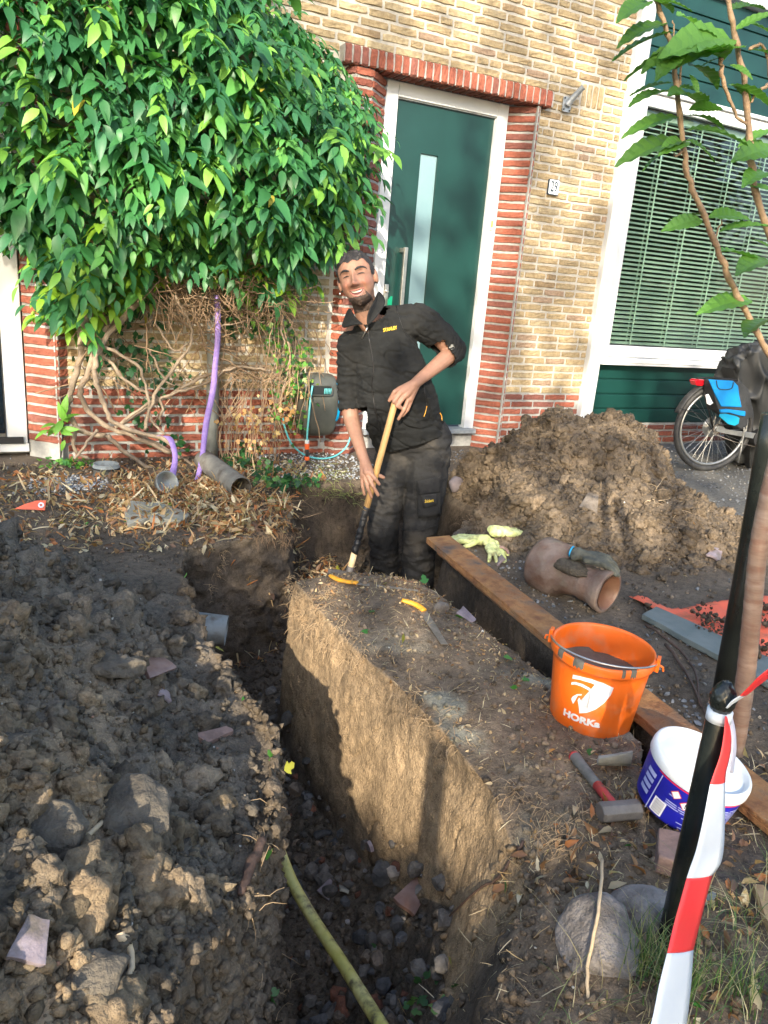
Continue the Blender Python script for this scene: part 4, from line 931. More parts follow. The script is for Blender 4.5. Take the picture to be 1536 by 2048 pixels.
decal('barcode', [[(-.074, z), (-.050, z), (-.050, z + w_), (-.074, z + w_)] for z, w_ in ((.014, .0015), (.0175, .001), (.021, .002), (.0255, .001), (.029, .0018), (.033, .001), (.037, .002), (.042, .001), (.046, .0016))], cz, ta, TM, M_ink, tb, .0018, cut=.01)
def dia(cx, cz_, r): return [(cx, cz_ - r), (cx + r, cz_), (cx, cz_ + r), (cx - r, cz_)]
decal('hazard_border', [dia(-.040, .092, .014), dia(-.012, .078, .014)], cz, ta, TM, M_red, tb, .0012); decal('hazard_sign', [dia(-.040, .092, .0115), dia(-.012, .078, .0115)], cz, ta, TM, M_wht, tb, .0018)
text_polys('!', 'hazard_mark', .018, -.012, .078, cz, ta, TM, M_ink, tb, off=.0024, bold=.0005)
decal('white_block', [[(-.135, .030 + .018 * k), (-.10, .030 + .018 * k), (-.10, .042 + .018 * k), (-.135, .042 + .018 * k)] for k in range(4)], cz, ta, TM, M_pale, tb, .001)
# ---- club hammer
hm = empty('club_hammer', tuple(G(1230, 1612)), 'short club hammer with red and grey grip lying before the bucket', 'hammer')
a = G(1148, 1512, .022); b = G(1236, 1622, .03); M_hred = mat('red_grip', (.62, .05, .045), (.50, .05, .045), 20, .5, .3, 60, c3=(.16, .11, .09), s3=30); M_hgrey = mat('dusty_rubber', (.13, .125, .11), (.2, .19, .17), 25, .8, .3, 80); M_iron = mat('worn_iron', (.16, .14, .12), (.24, .215, .19), 20, .6, .4, 60, metal=.45)
L_ = b - a; MB().tube([a + L_ * t_ for t_ in (0, .03, .2, .45, .6)], [.012, .016, .0145, .0135, .0125], 12).build('grip', M_hgrey, hm, True)
MB().tube([a + L_ * t_ for t_ in (.55, .75, 1.0)], [.0128, .0125, .013], 12).build('handle', M_hred, hm, True); MB().tube([a - L_ * .012, a + L_ * .03], [.0145, .0165], 12).build('grip_end', M_hred, hm, True)
hd = _n(np.cross(L_, ez)); hc = b + ez * .004 + L_ * .02; R_ = Matrix(np.array([hd, _n(L_), np.cross(hd, _n(L_))]).T.tolist()).to_4x4(); R_.translation = Vector(hc)
m = MB(); s8 = [(math.cos(math.pi / 8 + k * math.pi / 4), math.sin(math.pi / 8 + k * math.pi / 4)) for k in range(8)]
V = []
for xx, rr_ in ((-.052, .021), (-.046, .0255), (-.018, .0245), (.018, .0245), (.046, .0255), (.052, .021)): V += [R_ @ Vector((xx, rr_ * c_, rr_ * s2)) for c_, s2 in s8]
m.put(V, [(8 * i + k, 8 * i + (k + 1) % 8, 8 * i + 8 + (k + 1) % 8, 8 * i + 8 + k) for i in range(5) for k in range(8)] + [tuple(range(8))[::-1], tuple(range(40, 48))]); m.build('head', M_iron, hm, bevel=.002)
# ---- stones, bricks and shards (each its own)
M_stone = mat('field_stone', (.20, .175, .155), (.40, .36, .33), 14, .9, 1.0, 70, c3=(.11, .09, .075), s3=9, bdist=.02)
M_brk = mat('old_brick', (.17, .11, .09), (.26, .17, .14), 30, .9, .5, 80)
M_shard = mat('glazed_shard', (.16, .08, .055), (.25, .17, .15), 14, .45, .2, 40); M_grysh = mat('grey_shard', (.2, .2, .17), (.34, .33, .28), 12, .8, .3, 50); M_pur = mat('purple_glaze', (.17, .13, .14), (.30, .25, .27), 18, .45, .4, 60, c3=(.12, .10, .08), s3=20)
def stone(name, c_, r3, rot, mat_, lab, cat='stone', seed=0, facets=7, sub=4, amp=.10, group=None):
    V, F = ico(sub); rs = np.random.RandomState(seed)
    for _ in range(facets): nn = _n(rs.normal(size=3)); h_ = rs.uniform(.55, .85); V = V - np.outer(np.maximum(V @ nn - h_, 0) * .92, nn)
    V = V * (1 + amp * fbm(V + seed, 1.7, 4) + .03 * fbm(V, 9, 3))[:, None] * np.array(r3)
    R_ = np.array(Matrix.Rotation(rot, 3, 'Z')); V = V @ R_.T + np.array(c_)
    o = npmesh(name, V, np.array(F), mat_, None, True); return tag(o, lab, cat, group)
def slabm(name, outline_px, th, mat_, lab, cat, dz=0., tilt=(0, 0), bend=0, group=None, bev=.002, z=None):
    """flat broken piece: outline on the ground, real thickness"""
    pts = [on(a_, b_) if z is None else G(a_, b_, z) for a_, b_ in outline_px]; c_ = np.mean(pts, 0); zt = np.median([p_[2] for p_ in pts]) + dz
    fl = lambda p_: zt + tilt[0] * (p_[0] - c_[0]) + tilt[1] * (p_[1] - c_[1]) - bend * ((p_[0] - c_[0]) ** 2 + (p_[1] - c_[1]) ** 2)
    n = len(pts); dp = []
    for i in range(n):
        for k in range(3): q_ = pts[i] + (pts[(i + 1) % n] - pts[i]) * k / 3; dp.append(q_ + RS.normal(0, .0012, 3) * [1, 1, 0])
    c3_ = np.array([c_[0], c_[1], 0]); m = MB(); N_ = len(dp); V = []
    for s2 in (1, .6): V += [(*(c3_ + (np.array([q_[0], q_[1], 0]) - c3_) * s2)[:2], 0) for q_ in dp]
    V.append((c_[0], c_[1], 0)); T_ = [(x, y, fl((x, y)) + th) for x, y, _ in V]; B_ = [(x, y, fl((x, y))) for x, y, _ in V]; o_ = len(V)
    F = []
    for i in range(N_):
        j = (i + 1) % N_; F += [(i, j, N_ + j, N_ + i), (N_ + i, N_ + j, 2 * N_, ), (o_ + i, o_ + N_ + i, o_ + N_ + j, o_ + j), (o_ + N_ + i, o_ + 2 * N_, o_ + N_ + j), (i, o_ + i, o_ + j, j)]
    o = m.put(T_ + B_, F).build(name, mat_, None, False, bevel=bev); return tag(o, lab, cat, group)
M_clodst = mat('muddy_stone', (.13, .105, .08), (.24, .20, .16), 30, .95, .8, 80)
c_ = on(1208, 1915); stone('stone', c_ + [.015, .025, .008], (.105, .088, .072), .5, M_stone, 'large pale grey pinkish boulder at the bottom right beside the grass', seed=3)
c_ = on(1305, 1845); stone('stone', c_ + [.0, .02, .005], (.085, .06, .045), -.3, M_stone, 'brown dusty stone half buried right behind the pale boulder', seed=8)
c_ = on(885, 1225); stone('stone', c_ + [0, .01, .008], (.036, .032, .034), .4, M_clodst, 'small muddy round stone on the edge of the undug strip', seed=5, sub=3)
c_ = on(910, 975); stone('stone', c_ + [0, 0, .02], (.06, .05, .05), .4, mat('purple_stone', (.16, .14, .14), (.26, .22, .23), 12, .8, .5, 50), 'grey purple stone in the soil right behind the digging man', seed=15, sub=3)
slabm('rock_slab', [(262, 1012), (330, 1020), (385, 1040), (362, 1052), (300, 1045), (255, 1062), (250, 1035)], .03, M_grysh, 'flat grey rock slab lying in the dry leaves above the heap', 'stone')
o = slabm('paving_brick', [(1312, 1685), (1372, 1690), (1368, 1765), (1308, 1750)], .045, M_brk, 'dark reddish paving brick in the soil left of the black post', 'brick', bev=.004)
def curved_shard(name, c_, L_, W_, th, rad, R_, mat_, lab, seed=0, cat='shard'):
    rs = np.random.RandomState(seed); nu, nv = 9, 9; T_, B_ = [], []
    for i in range(nu):
        for j in range(nv):
            u_ = i / (nu - 1) - .5; v_ = j / (nv - 1) - .5; taper = 1 - .45 * (u_ + .5) * rs.uniform(.9, 1.1); an = v_ * W_ * taper / rad
            x = u_ * L_ + .03 * L_ * math.sin(5 * v_ + seed); y = rad * math.sin(an); z = rad * (math.cos(an) - 1); nn = np.array([0, math.sin(an), math.cos(an)])
            T_.append(np.array([x, y, z]) + nn * th / 2); B_.append(np.array([x, y, z]) - nn * th / 2)
    V = np.array(T_ + B_) @ np.array(R_).T + np.array(c_); n = nu * nv; F = []
    for i in range(nu - 1):
        for j in range(nv - 1): a_ = i * nv + j; F += [(a_, a_ + 1, a_ + nv + 1, a_ + nv), (n + a_, n + a_ + nv, n + a_ + nv + 1, n + a_ + 1)]
    for i in range(nu - 1): a_ = i * nv; F += [(a_, a_ + nv, n + a_ + nv, n + a_), (a_ + nv - 1, n + a_ + nv - 1, n + a_ + 2 * nv - 1, a_ + 2 * nv - 1)]
    for j in range(nv - 1): F += [(j, n + j, n + j + 1, j + 1), ((nu - 1) * nv + j, (nu - 1) * nv + j + 1, n + (nu - 1) * nv + j + 1, n + (nu - 1) * nv + j)]
    o = MB().put(V, F).build(name, mat_, None, True, bevel=.001); m_ = o.modifiers.new('e', 'EDGE_SPLIT'); m_.split_angle = .7; return tag(o, lab, cat)
def eul(x, y, z): 
    from mathutils import Euler
    return np.array(Euler((math.radians(x), math.radians(y), math.radians(z))).to_matrix())
curved_shard('pipe_shard', on(1226, 1545) + [.0, .0, .030], .085, .085, .012, .045, eul(-128, 10, 145), M_grysh, 'curved grey pipe fragment standing between bucket and hammer', 2)
curved_shard('pipe_shard', on(310, 1350) + [.0, .0, .035], .11, .10, .013, .075, eul(12, 18, 30), M_shard, 'reddish glazed pipe fragment with a dark edge on the left heap', 4)
curved_shard('pipe_shard', on(330, 1395) + [.0, .0, .01], .05, .04, .01, .06, eul(40, 10, 80), M_pur, 'small purple glazed fragment just below the reddish one on the heap', 5)
curved_shard('pipe_shard', on(65, 1895) + [.0, .0, .012], .050, .045, .01, .09, eul(25, -20, 70), M_pur, 'purple grey angular fragment in the clods at the lower left', 6)
curved_shard('pipe_shard', on(933, 1238) + [.0, .0, .015], .07, .05, .01, .06, eul(20, 30, -50), M_pur, 'purple glazed fragment on the right edge of the undug strip', 7)
curved_shard('pipe_shard', on(1010, 1108) + [.0, .0, .02], .07, .06, .012, .04, eul(30, 30, 50), M_shard, 'small reddish hollow pipe fragment beside the yellow gloves', 8)
curved_shard('pipe_shard', on(1000, 1125) + [.0, .0, .015], .07, .05, .01, .08, eul(-50, 0, 60), M_pur, 'purple angular fragment under the yellow gloves', 9)
curved_shard('pipe_shard', on(830, 1800) + [.0, .0, .03], .13, .07, .014, .16, eul(20, -5, 30), M_shard, 'long dark red pipe fragment at the foot of the undug strip', 10)
curved_shard('pipe_shard', on(735, 1710) + [.0, .0, .035], .10, .035, .012, .1, eul(70, 40, 75), M_pur, 'upright bluish fragment on the trench floor', 11)
curved_shard('pipe_shard', on(655, 1785) + [.0, .0, .015], .055, .05, .01, .1, eul(10, -20, 30), M_pur, 'pointed pale blue fragment left of the upright one in the trench', 12)
curved_shard('pipe_shard', on(685, 1785) + [.0, .0, .015], .05, .03, .01, .1, eul(20, 30, 80), M_grysh, 'narrow pale fragment beside the pointed one in the trench', 13)
curved_shard('pipe_shard', on(1430, 1115) + [.0, .0, .02], .10, .07, .012, .08, eul(20, -10, 30), M_pur, 'dull purple fragment on the right flank of the mound', 14)
curved_shard('pipe_shard', on(430, 1478) + [0, 0, .008], .09, .045, .02, .3, eul(5, 5, 20), M_brk, 'flat muddy brick piece sunk in the heap near the trench edge', 15)
curved_shard('pipe_shard', on(1180, 1015) + [0, 0, .03], .12, .09, .012, .09, eul(15, -25, 40), M_clodst, 'grey ridged slab of clay on the front of the mound', 16)
# big compact lumps of earth that read as single pieces
M_lump = mat('compact_clod', (.105, .092, .074), (.20, .168, .125), 16, .97, 1.0, 60, c3=(.075, .066, .056), s3=7, bdist=.02)
for k, (px_, r3_, rot_, lab_) in enumerate((((225, 1345), (.085, .050, .036), -.5, 'large grey slab shaped clod left of the reddish pipe fragment'), ((270, 1640), (.062, .085, .05), .3, 'large compact clod beside the branching root on the left heap'), ((120, 1690), (.05, .06, .045), .9, 'jagged clod left of the branching root'), ((190, 1985), (.055, .04, .03), .2, 'smooth flat clod at the bottom left next to the crooked root'))):
    c_ = on(*px_); o = stone('earth_clod', c_ + [0, .01, .012], r3_, rot_, M_lump, lab_, 'clod', seed=21 + k, facets=9, amp=.22); ob_ = o.data
# ---- old stoneware drain with gloves on it
M_clay = mat('salt_glazed_clay', (.12, .062, .040), (.22, .165, .135), 11, .6, 1.0, 30, c3=(.17, .14, .105), s3=9, bdist=.008); M_cin = mat('brown_glaze', (.16, .06, .035), (.24, .13, .08), 8, .4, .3, 30)
pa = G(1100, 1132, .10); pb = G(1212, 1183, .085); pa = pa + (pa - pb) * .0
axd = _n(pb - pa); Lp = float(np.linalg.norm(pb - pa))
A_ = _n(np.cross(ez, axd)); B_ = np.cross(axd, A_); PM_ = Matrix(np.array([A_, B_, axd]).T.tolist()).to_4x4(); PM_.translation = Vector(pa)
dp_ = empty('stoneware_pipe', tuple(pa - [0, 0, .1]), 'thick muddy brown stoneware drain pipe lying open end forward before the mound', 'pipe')
pr = [(.062, -.05), (.108, -.055), (.116, -.04), (.117, .055), (.110, .075), (.083, .110), (.074, .15), (.070, Lp - .11)] + [(.072 + .0025 * (k % 2), Lp - .10 + .012 * k) for k in range(5)] + [(.080, Lp - .035), (.087, Lp - .015), (.090, Lp + .006), (.088, Lp + .012), (.074, Lp + .012), (.071, Lp), (.060, Lp - .05), (.058, .1), (.062, -.03)]
ob = MB().lathe(pr, PM_, 64).build('body', M_clay, dp_, True)
for v_ in ob.data.vertices:
    w_ = np.array([ob.matrix_world @ v_.co]) if 0 else np.array([v_.co[:]]); v_.co += Vector(v_.normal) * float(.004 * fbm(w_, 18, 3)[0] + .004 * max(0, fbm(w_ + 5, 9, 2)[0]))
MB().lathe([(.0005, Lp - .085), (.050, Lp - .088), (.054, Lp - .05), (.066, Lp + .004), (.072, Lp + .0145)], PM_, 40).build('inner_glaze', M_cin, dp_, True)
V, F = ico(4); V = V * (1 + .25 * fbm(V, 1.8, 4))[:, None] * [.055, .03, .09]; V = np.array([(PM_ @ Vector((v[0] - .045, v[1] + .055, v[2] + .12)))[:] for v in V]); npmesh('mud_crust', V, F, M_clod, dp_, True, np.full((len(V), 3), .1) * [1.05, .9, .7])
def finger_glove(name, c_, R_, sc_, mat_, lab, curl=.5, seed=0, cuffmat=None, parent=None):
    rs = np.random.RandomState(seed); m = MB(); R_ = np.array(R_); w = lambda p_: R_ @ (np.array(p_) * sc_) + np.array(c_)
    for k in range(4): cap(m, w((.0, -.03 + .02 * k, 0)), w((.075, -.033 + .022 * k, .004)), .017 * sc_, .014 * sc_, 12)
    cap(m, w((-.055, -.025, 0)), w((-.055, .025, 0)), .020 * sc_, .020 * sc_); cap(m, w((-.055, 0, 0)), w((.01, 0, 0)), .028 * sc_, .026 * sc_); 
    for k, (L_, yo) in enumerate(((.068, -.034), (.078, -.012), (.074, .010), (.058, .032))):
        a0 = np.array([.075, yo, .004]); sp = (k - 1.5) * .16 + rs.normal(0, .12); pts = [a0]; an = -.1; 
        for j in range(3): an -= curl * rs.uniform(.3, .8); pts.append(pts[-1] + L_ / 3 * np.array([math.cos(an) * math.cos(sp), math.sin(sp), math.sin(an)]))
        chain(m, [w(p_) for p_ in pts], [.0115 * sc_, .011 * sc_, .0105 * sc_, .0095 * sc_], seg=10)
    chain(m, [w(p_) for p_ in ((-.01, .03, 0), (.02, .058, -.006), (.05, .068, -.014))], [.014 * sc_, .0125 * sc_, .011 * sc_], seg=10)
    V, N, F = remesh(m, .0035 * sc_, 2); V = V + N * (.0022 * fbm(V, 50, 3) + .002 * fbm(V, 20, 2))[:, None]
    o = empty(name, tuple(c_), lab, 'glove'); npmesh('hand_part', V, F, mat_, o, True)
    if cuffmat:
        m = MB(); pts = [w((-.080, .030 * math.cos(a_), .018 * math.sin(a_) + .006)) for a_ in np.linspace(0, 2 * math.pi, 21)]; m.tube(pts, .0035, 8, False); m.build('cuff_band', cuffmat, o, True)
        m = MB(); 
        V = []
        for xx in (-.045, -.06, -.08): V += [w((xx, .030 * math.cos(a_) * (1 if xx > -.07 else 1), .018 * math.sin(a_) + .004)) for a_ in np.linspace(0, 2 * math.pi, 20, endpoint=False)]
        m.put(V, [(20 * i + k, 20 * i + (k + 1) % 20, 20 * i + 20 + (k + 1) % 20, 20 * i + 20 + k) for i in range(2) for k in range(20)]); o2 = m.build('cuff', mat_, o, True); o2.modifiers.new('s', 'SOLIDIFY').thickness = .002
    return o
M_gblk = mat('dirty_work_glove', (.055, .058, .048), (.12, .12, .095), 25, .9, .5, 120); M_gyel = mat('yellow_green_glove', (.50, .55, .20), (.66, .70, .36), 22, .85, .5, 90, c3=(.30, .29, .14), s3=30); M_cuff = mat('bright_blue_rubber', (.02, .30, .55), rough=.5)
gx_ = pa + axd * (Lp * .52); fx = _n(axd * .75 + A_ * -.55 + np.array([0, 0, -.05]))
if (A_ @ RM[:, 0] if False else 0): pass
scr_r = _n(np.array([RM[0, 0], RM[1, 0], 0])); fdir = _n(_n(axd) * .8 + scr_r * .5); up_ = _n(np.array([-.1, -.25, 1.])); yd = _n(np.cross(up_, fdir)); zd = np.cross(fdir, yd)
finger_glove('work_glove', gx_ + [0.01, -.03, .105], np.array([fdir, yd, zd]).T, .92, M_gblk, 'dirty dark work glove with a blue cuff lying on the stoneware pipe', .55, 1, M_cuff)
def flatR(ax_deg, tilt=0): return eul(0, tilt, ax_deg)
finger_glove('work_glove', on(1005, 1078) + [.02, .02, .03], flatR(5, 8), 1.1, M_gyel, 'crumpled yellow green glove right of the other one, before the mound', .2, 3)
finger_glove('work_glove', on(948, 1090) + [.0, .0, .028], flatR(150, 5), 1.0, M_gyel, 'crumpled yellow green glove at the beam, left of its pair', .25, 4)
finger_glove('work_glove', on(985, 1105) + [.0, .0, .025], flatR(250, 5), .9, M_gyel, 'flattened yellow green glove in the middle of the yellow ones', .2, 6)
# ---- slate slab and orange tarpaulin
M_slate = mat('slate', (.12, .15, .145), (.17, .195, .185), 14, .6, .3, 60); M_tarp = mat('orange_tarp', (.86, .13, .06), (.82, .16, .08), 6, .6, .2, 60, c3=(.45, .12, .06), s3=14)
slabm('slate_slab', [(1283, 1238), (1310, 1222), (1400, 1262), (1500, 1310), (1600, 1352), (1640, 1420), (1536, 1378), (1440, 1325), (1350, 1275)], .022, M_slate, 'long grey slate slab at the edge of the orange tarpaulin', 'slab', z=.005, bev=.003)
def sheet(name, poly_px, z0, mat_, lab, cat, res=60, amp=.010, pz=.012):
    pts = np.array([G(a_, b_, z0)[:2] for a_, b_ in poly_px]); lo = pts.min(0); hi = pts.max(0); xs_ = np.linspace(lo[0], hi[0], res); yy_ = np.linspace(lo[1], hi[1], res); X2, Y2 = np.meshgrid(xs_, yy_, indexing='ij'); x = X2.ravel(); y = Y2.ravel()
    k = inpoly(x + .015 * fbm(np.c_[x, y, x], 6, 2), y + .015 * fbm(np.c_[y, x, x], 6, 2), [tuple(q_) for q_ in pts]); z = np.array([gz_at(a_, b_) for a_, b_ in zip(x, y)]) * 1.0
    z = np.maximum(z * .5, .0) + pz + amp * np.abs(fbm(np.c_[x, y, 0 * x], 5, 3)) * 1.4
    V = np.c_[x, y, z]; F = []
    for i in range(res - 1):
        for j in range(res - 1):
            q_ = [i * res + j, (i + 1) * res + j, (i + 1) * res + j + 1, i * res + j + 1]
            if k[q_].sum() >= 3: F.append(q_)
    F = np.array(F); us = np.unique(F); mp = -np.ones(len(V), int); mp[us] = np.arange(len(us)); o = npmesh(name, V[us], mp[F], mat_, None, True); s2 = o.modifiers.new('s', 'SOLIDIFY'); s2.thickness = .0015; return tag(o, lab, cat)
sheet('tarpaulin', [(1245, 1186), (1300, 1196), (1340, 1214), (1390, 1208), (1470, 1195), (1600, 1180), (1700, 1300), (1640, 1390), (1536, 1338), (1440, 1290), (1400, 1268), (1330, 1228)], .02, M_tarp, 'torn orange tarpaulin spread on the gravel, strewn with soil', 'tarpaulin', 70, .016)
sheet('tarpaulin', [(1455, 1030), (1500, 1036), (1600, 1030), (1600, 1052), (1536, 1046), (1480, 1044)], .02, M_tarp, 'narrow strip of orange tarpaulin showing at the far right foot of the mound', 'tarpaulin', 40)
# soil thrown over the tarpaulin
pt = []
while len(pt) < 420:
    a_, b_ = RS.uniform(1250, 1640), RS.uniform(1190, 1370); q_ = G(a_, b_, .03)
    if inpoly(np.array([a_]), np.array([b_]), [(1250, 1190), (1340, 1214), (1640, 1185), (1640, 1380), (1440, 1288), (1330, 1225)])[0] and fbm(np.array([q_]), 6, 2)[0] > RS.uniform(-.05, .35): pt.append(q_ + [0, 0, RS.uniform(.0, .012)])
pt = np.array(pt); o = scatter('soil_crumbs', RK1, RF1, pt, rand_rot(420), .0025 + .012 * RS.rand(420) ** 4, M_clod, None, True, np.array([[.085, .07, .055]]) * RS.uniform(.6, 1.4, (420, 1))); tag(o, 'dark soil crumbs thrown over the orange tarpaulin', 'soil crumbs', kind='stuff')
# ---- handsaws
M_yel = mat('yellow_plastic', (.82, .36, .015), (.74, .34, .03), 12, .45, .1, 40, c3=(.4, .24, .06), s3=40); M_blade = mat('saw_blade', (.22, .21, .18), (.34, .32, .28), 40, .45, .2, 90, metal=.6)
def saw(hp_, bp_, lab, w1, w2, hw, seed=0):
    hp_ = [on(*q_) + [0, 0, .014] for q_ in hp_]; bp_ = [on(*q_) + [0, 0, .010] for q_ in bp_]; o = empty('hand_saw', tuple(hp_[0]), lab, 'saw')
    n = len(hp_); MB().tube(wob(hp_, 5, 0), np.interp(np.linspace(0, 1, (n - 1) * 5 + 1), np.linspace(0, 1, len(hw)), hw), 12, True, None, .62, up=(0, 0, 1)).build('handle', M_yel, o, True)
    a_, b_ = bp_[0], bp_[1]; d_ = _n(b_ - a_); s2 = _n(np.cross(d_, ez)); V = []; n = 46
    for k in range(n):
        t_ = k / (n - 1); p_ = a_ + (b_ - a_) * t_; w_ = w1 + (w2 - w1) * t_; V += [p_ + s2 * w_, p_ - s2 * (w_ + (.0025 if k % 2 else 0))]
    V2 = [v + np.array([0, 0, .0014]) for v in V]; m = MB(); N_ = len(V)
    F = [(2 * k, 2 * k + 1, 2 * k + 3, 2 * k + 2) for k in range(n - 1)] + [(N_ + 2 * k, N_ + 2 * k + 2, N_ + 2 * k + 3, N_ + 2 * k + 1) for k in range(n - 1)] + [(2 * k, 2 * k + 2, N_ + 2 * k + 2, N_ + 2 * k) for k in range(n - 1)] + [(2 * k + 1, N_ + 2 * k + 1, N_ + 2 * k + 3, 2 * k + 3) for k in range(n - 1)] + [(0, N_, N_ + 1, 1), (N_ - 2, N_ - 1, 2 * N_ - 1, 2 * N_ - 2)]
    m.put(V + V2, F).build('blade', M_blade, o); return o
saw([(660, 1157), (675, 1165), (695, 1170), (714, 1172)], [(712, 1172), (835, 1186)], 'yellow handled pruning saw lying at the far end of the undug strip', .012, .007, [.010, .013, .012, .0125, .011])
saw([(803, 1207), (818, 1211), (835, 1218), (848, 1228)], [(845, 1228), (888, 1294)], 'yellow handled hand saw with broad grey blade, nearer of the two saws', .016, .011, [.010, .013, .014, .015, .014])
# ---- pipes in and by the trench
M_gpvc = mat('grey_pvc', (.30, .325, .32), (.22, .24, .235), 12, .5, .15, 40, c3=(.14, .12, .10), s3=10); M_old = mat('muddy_pipe', (.13, .125, .11), (.22, .21, .185), 10, .75, .4, 40, c3=(.09, .075, .06), s3=7)
def hollow(name, a_, b_, r, th, mat_, lab, cat='pipe', inner=None):
    a_ = np.array(a_, float); b_ = np.array(b_, float); d_ = _n(b_ - a_); L_ = float(np.linalg.norm(b_ - a_)); A2 = _n(np.cross(ez + 1e-3, d_)); M_ = Matrix(np.array([A2, np.cross(d_, A2), d_]).T.tolist()).to_4x4(); M_.translation = Vector(a_)
    ri = r - th; o = MB().lathe([(ri, 0), (r, 0), (r, L_ * .3), (r, L_ * .6), (r, L_ - .002), (r - .001, L_), (ri + .001, L_), (ri, L_ - .002), (ri, L_ * .5), (ri, 0)], M_, 40).build(name, mat_, None, True); mm_ = o.modifiers.new('e', 'EDGE_SPLIT'); mm_.split_angle = .8
    return tag(o, lab, cat)
e_ = P(453, 1262, 'y', 2.98); hollow('drain_pipe', e_ + np.array([-.30, .12, .03]), e_, .068, .005, M_gpvc, 'grey plastic pipe end sticking out of the left trench wall')
c_ = on(487, 982); hollow('drain_pipe', np.array([*G(408, 925, .07)[:2], .085]), np.array([*G(482, 978, .055)[:2], .062]), .062, .006, M_old, 'old dirty drain pipe lying on the leaves below the purple strap')
dn = MB().tube([(1.195, 4.865, -.1), (1.195, 4.865, 1.6)], .04, 24).build('downpipe', M_gpvc, None, True); tag(dn, 'grey vertical downpipe on the wall behind the purple strap', 'pipe')
c_ = on(213, 950); ro = empty('pipe_collar', tuple(c_), 'round grey plastic pipe collar standing on the ground near the corner pier', 'collar')
MB().lathe([(.066, -.01), (.072, -.01), (.072, .035), (.077, .036), (.077, .055), (.072, .056), (.072, .07), (.066, .07), (.066, -.01)], Matrix.Translation(c_), 40).build('body', M_gpvc, ro, True); MB().lathe([(.079, .040), (.080, .045), (.079, .051)], Matrix.Translation(c_), 40).build('rubber_ring', M_rubber, ro, True)
c_ = on(327, 985) + [0, 0, .045]; MM = Matrix.Translation(c_) @ Matrix.Rotation(math.radians(62), 4, Vector((.9, .35, 0)).normalized()) ; o = MB().lathe([(.001, 0), (.05, 0), (.058, .006), (.062, .03), (.066, .031), (.066, .05), (.060, .05), (.058, .012), (.001, .01)], MM, 36).build('plastic_socket', M_gpvc, None, True); tag(o, 'grey blue plastic pipe cap tipped towards the viewer in the leaves', 'socket')
M_ypipe = mat('yellow_green_pipe', (.42, .40, .08), (.62, .58, .24), 9, .6, .3, 60, c3=(.10, .085, .05), s3=22)
ya = P(556, 1692, 'z', -.34); yb_ = P(628, 1840, 'z', -.42); yc = P(770, 2062, 'z', -.34)
pts = wob([ya, P(585, 1765, 'z', -.39), yb_, P(690, 1935, 'z', -.40), yc, P(860, 2180, 'z', -.30)], 8, 0); MB_ = MB().tube(pts, [.004] + [.0155] * (len(pts) - 1), 16); o = MB_.build('gas_pipe', M_ypipe, None, True); tag(o, 'yellow green plastic pipe slanting through the dark near end of the trench', 'pipe')
# clay drain mouth at the dark end of the trench
e_ = on(545, 1965); hollow('clay_pipe', np.array([e_[0] - .02, e_[1] + .20, -.70]), np.array([e_[0] + .0, e_[1] + .02, -.66]), .06, .010, M_old, 'dark mouth of a clay pipe deep in the trench left of the yellow pipe')
# root and wood pieces
M_root = mat('red_brown_root', (.05, .028, .02), (.10, .06, .042), 20, .7, .5, 60)
o = MB().tube(wob([on(525, 1690) + [.0, 0, .012], on(505, 1740) + [0, 0, .016], on(480, 1800) + [0, 0, .012]], 5, .002), [.009] * 4 + [.011] * 3 + [.009] * 3 + [.005], 10).build('cut_root', M_root, None, True); tag(o, 'thick reddish cut root at the left trench edge', 'root')
M_pale = mat('pale_root', (.46, .34, .21), (.62, .48, .31), 18, .85, .3, 60)
def rootpath(pl, r, lab, name='root', z=.012, mat_=None, seed=1):
    pts = [on(*q_) + [0, 0, z] for q_ in pl]; pts = wob(pts, 5, .0015, seed); n = len(pts); o = MB().tube(pts, [r * (1 - .6 * i / n) for i in range(n)], 7).build(name, mat_ or M_pale, None, True); return tag(o, lab, 'root')
rootpath([(1045, 1690), (1000, 1760), (950, 1790), (880, 1860)], .0045, 'long thin pale root crossing the soil below the undug strip', mat_=M_root)
rootpath([(260, 1560), (235, 1620), (180, 1680), (155, 1705), (150, 1790)], .006, 'thin branching root lying over the left heap of clods')
rootpath([(240, 1880), (262, 1920), (250, 1990)], .007, 'short crooked root among the clods at the bottom left')
rootpath([(1330, 1295), (1370, 1350), (1400, 1420)], .007, 'dark crooked root on the gravel right of the bucket', mat_=M_root)
rootpath([(1290, 1255), (1320, 1275), (1380, 1330), (1398, 1400), (1412, 1440)], .006, 'long bent dark root on the soil between bucket and slate slab', mat_=M_root, seed=4)
rootpath([(603, 1141), (620, 1145), (640, 1150)], .010, 'pale cut root end at the far tip of the undug strip')
o = MB().tube(wob([on(1195, 1765) + [0, -.0, .06], on(1185, 1880) + [0, 0, .09], on(1170, 1960) + [0, 0, .03], on(1178, 2010)], 6, .001), .0035, 7).build('twig', M_pale, None, True); tag(o, 'long thin pale twig leaning over the large boulder', 'twig')
ot = empty('danger_tag', tuple(on(65, 1025)), 'small orange plastic tag with a white eyelet on the far left soil', 'tag')
c_ = on(64, 1025) + [0, 0, .03]; R_ = Matrix.Translation(c_) @ Matrix.Rotation(math.radians(-10), 4, 'Z') @ Matrix.Rotation(math.radians(-35), 4, 'X')
MB().prism([(-.075, -.012), (.06, -.02), (.062, .03), (.02, .03), (-.03, .012)], -.003, .003, R_).build('flag', M_tarp, ot); MB().lathe([(.006, -.0045), (.014, -.0045), (.014, .0045), (.006, .0045)], R_ @ Matrix.Translation((.042, 0, .006)) @ Matrix.Rotation(math.pi / 2, 4, 'X'), 20).build('eyelet', M_wht, ot)
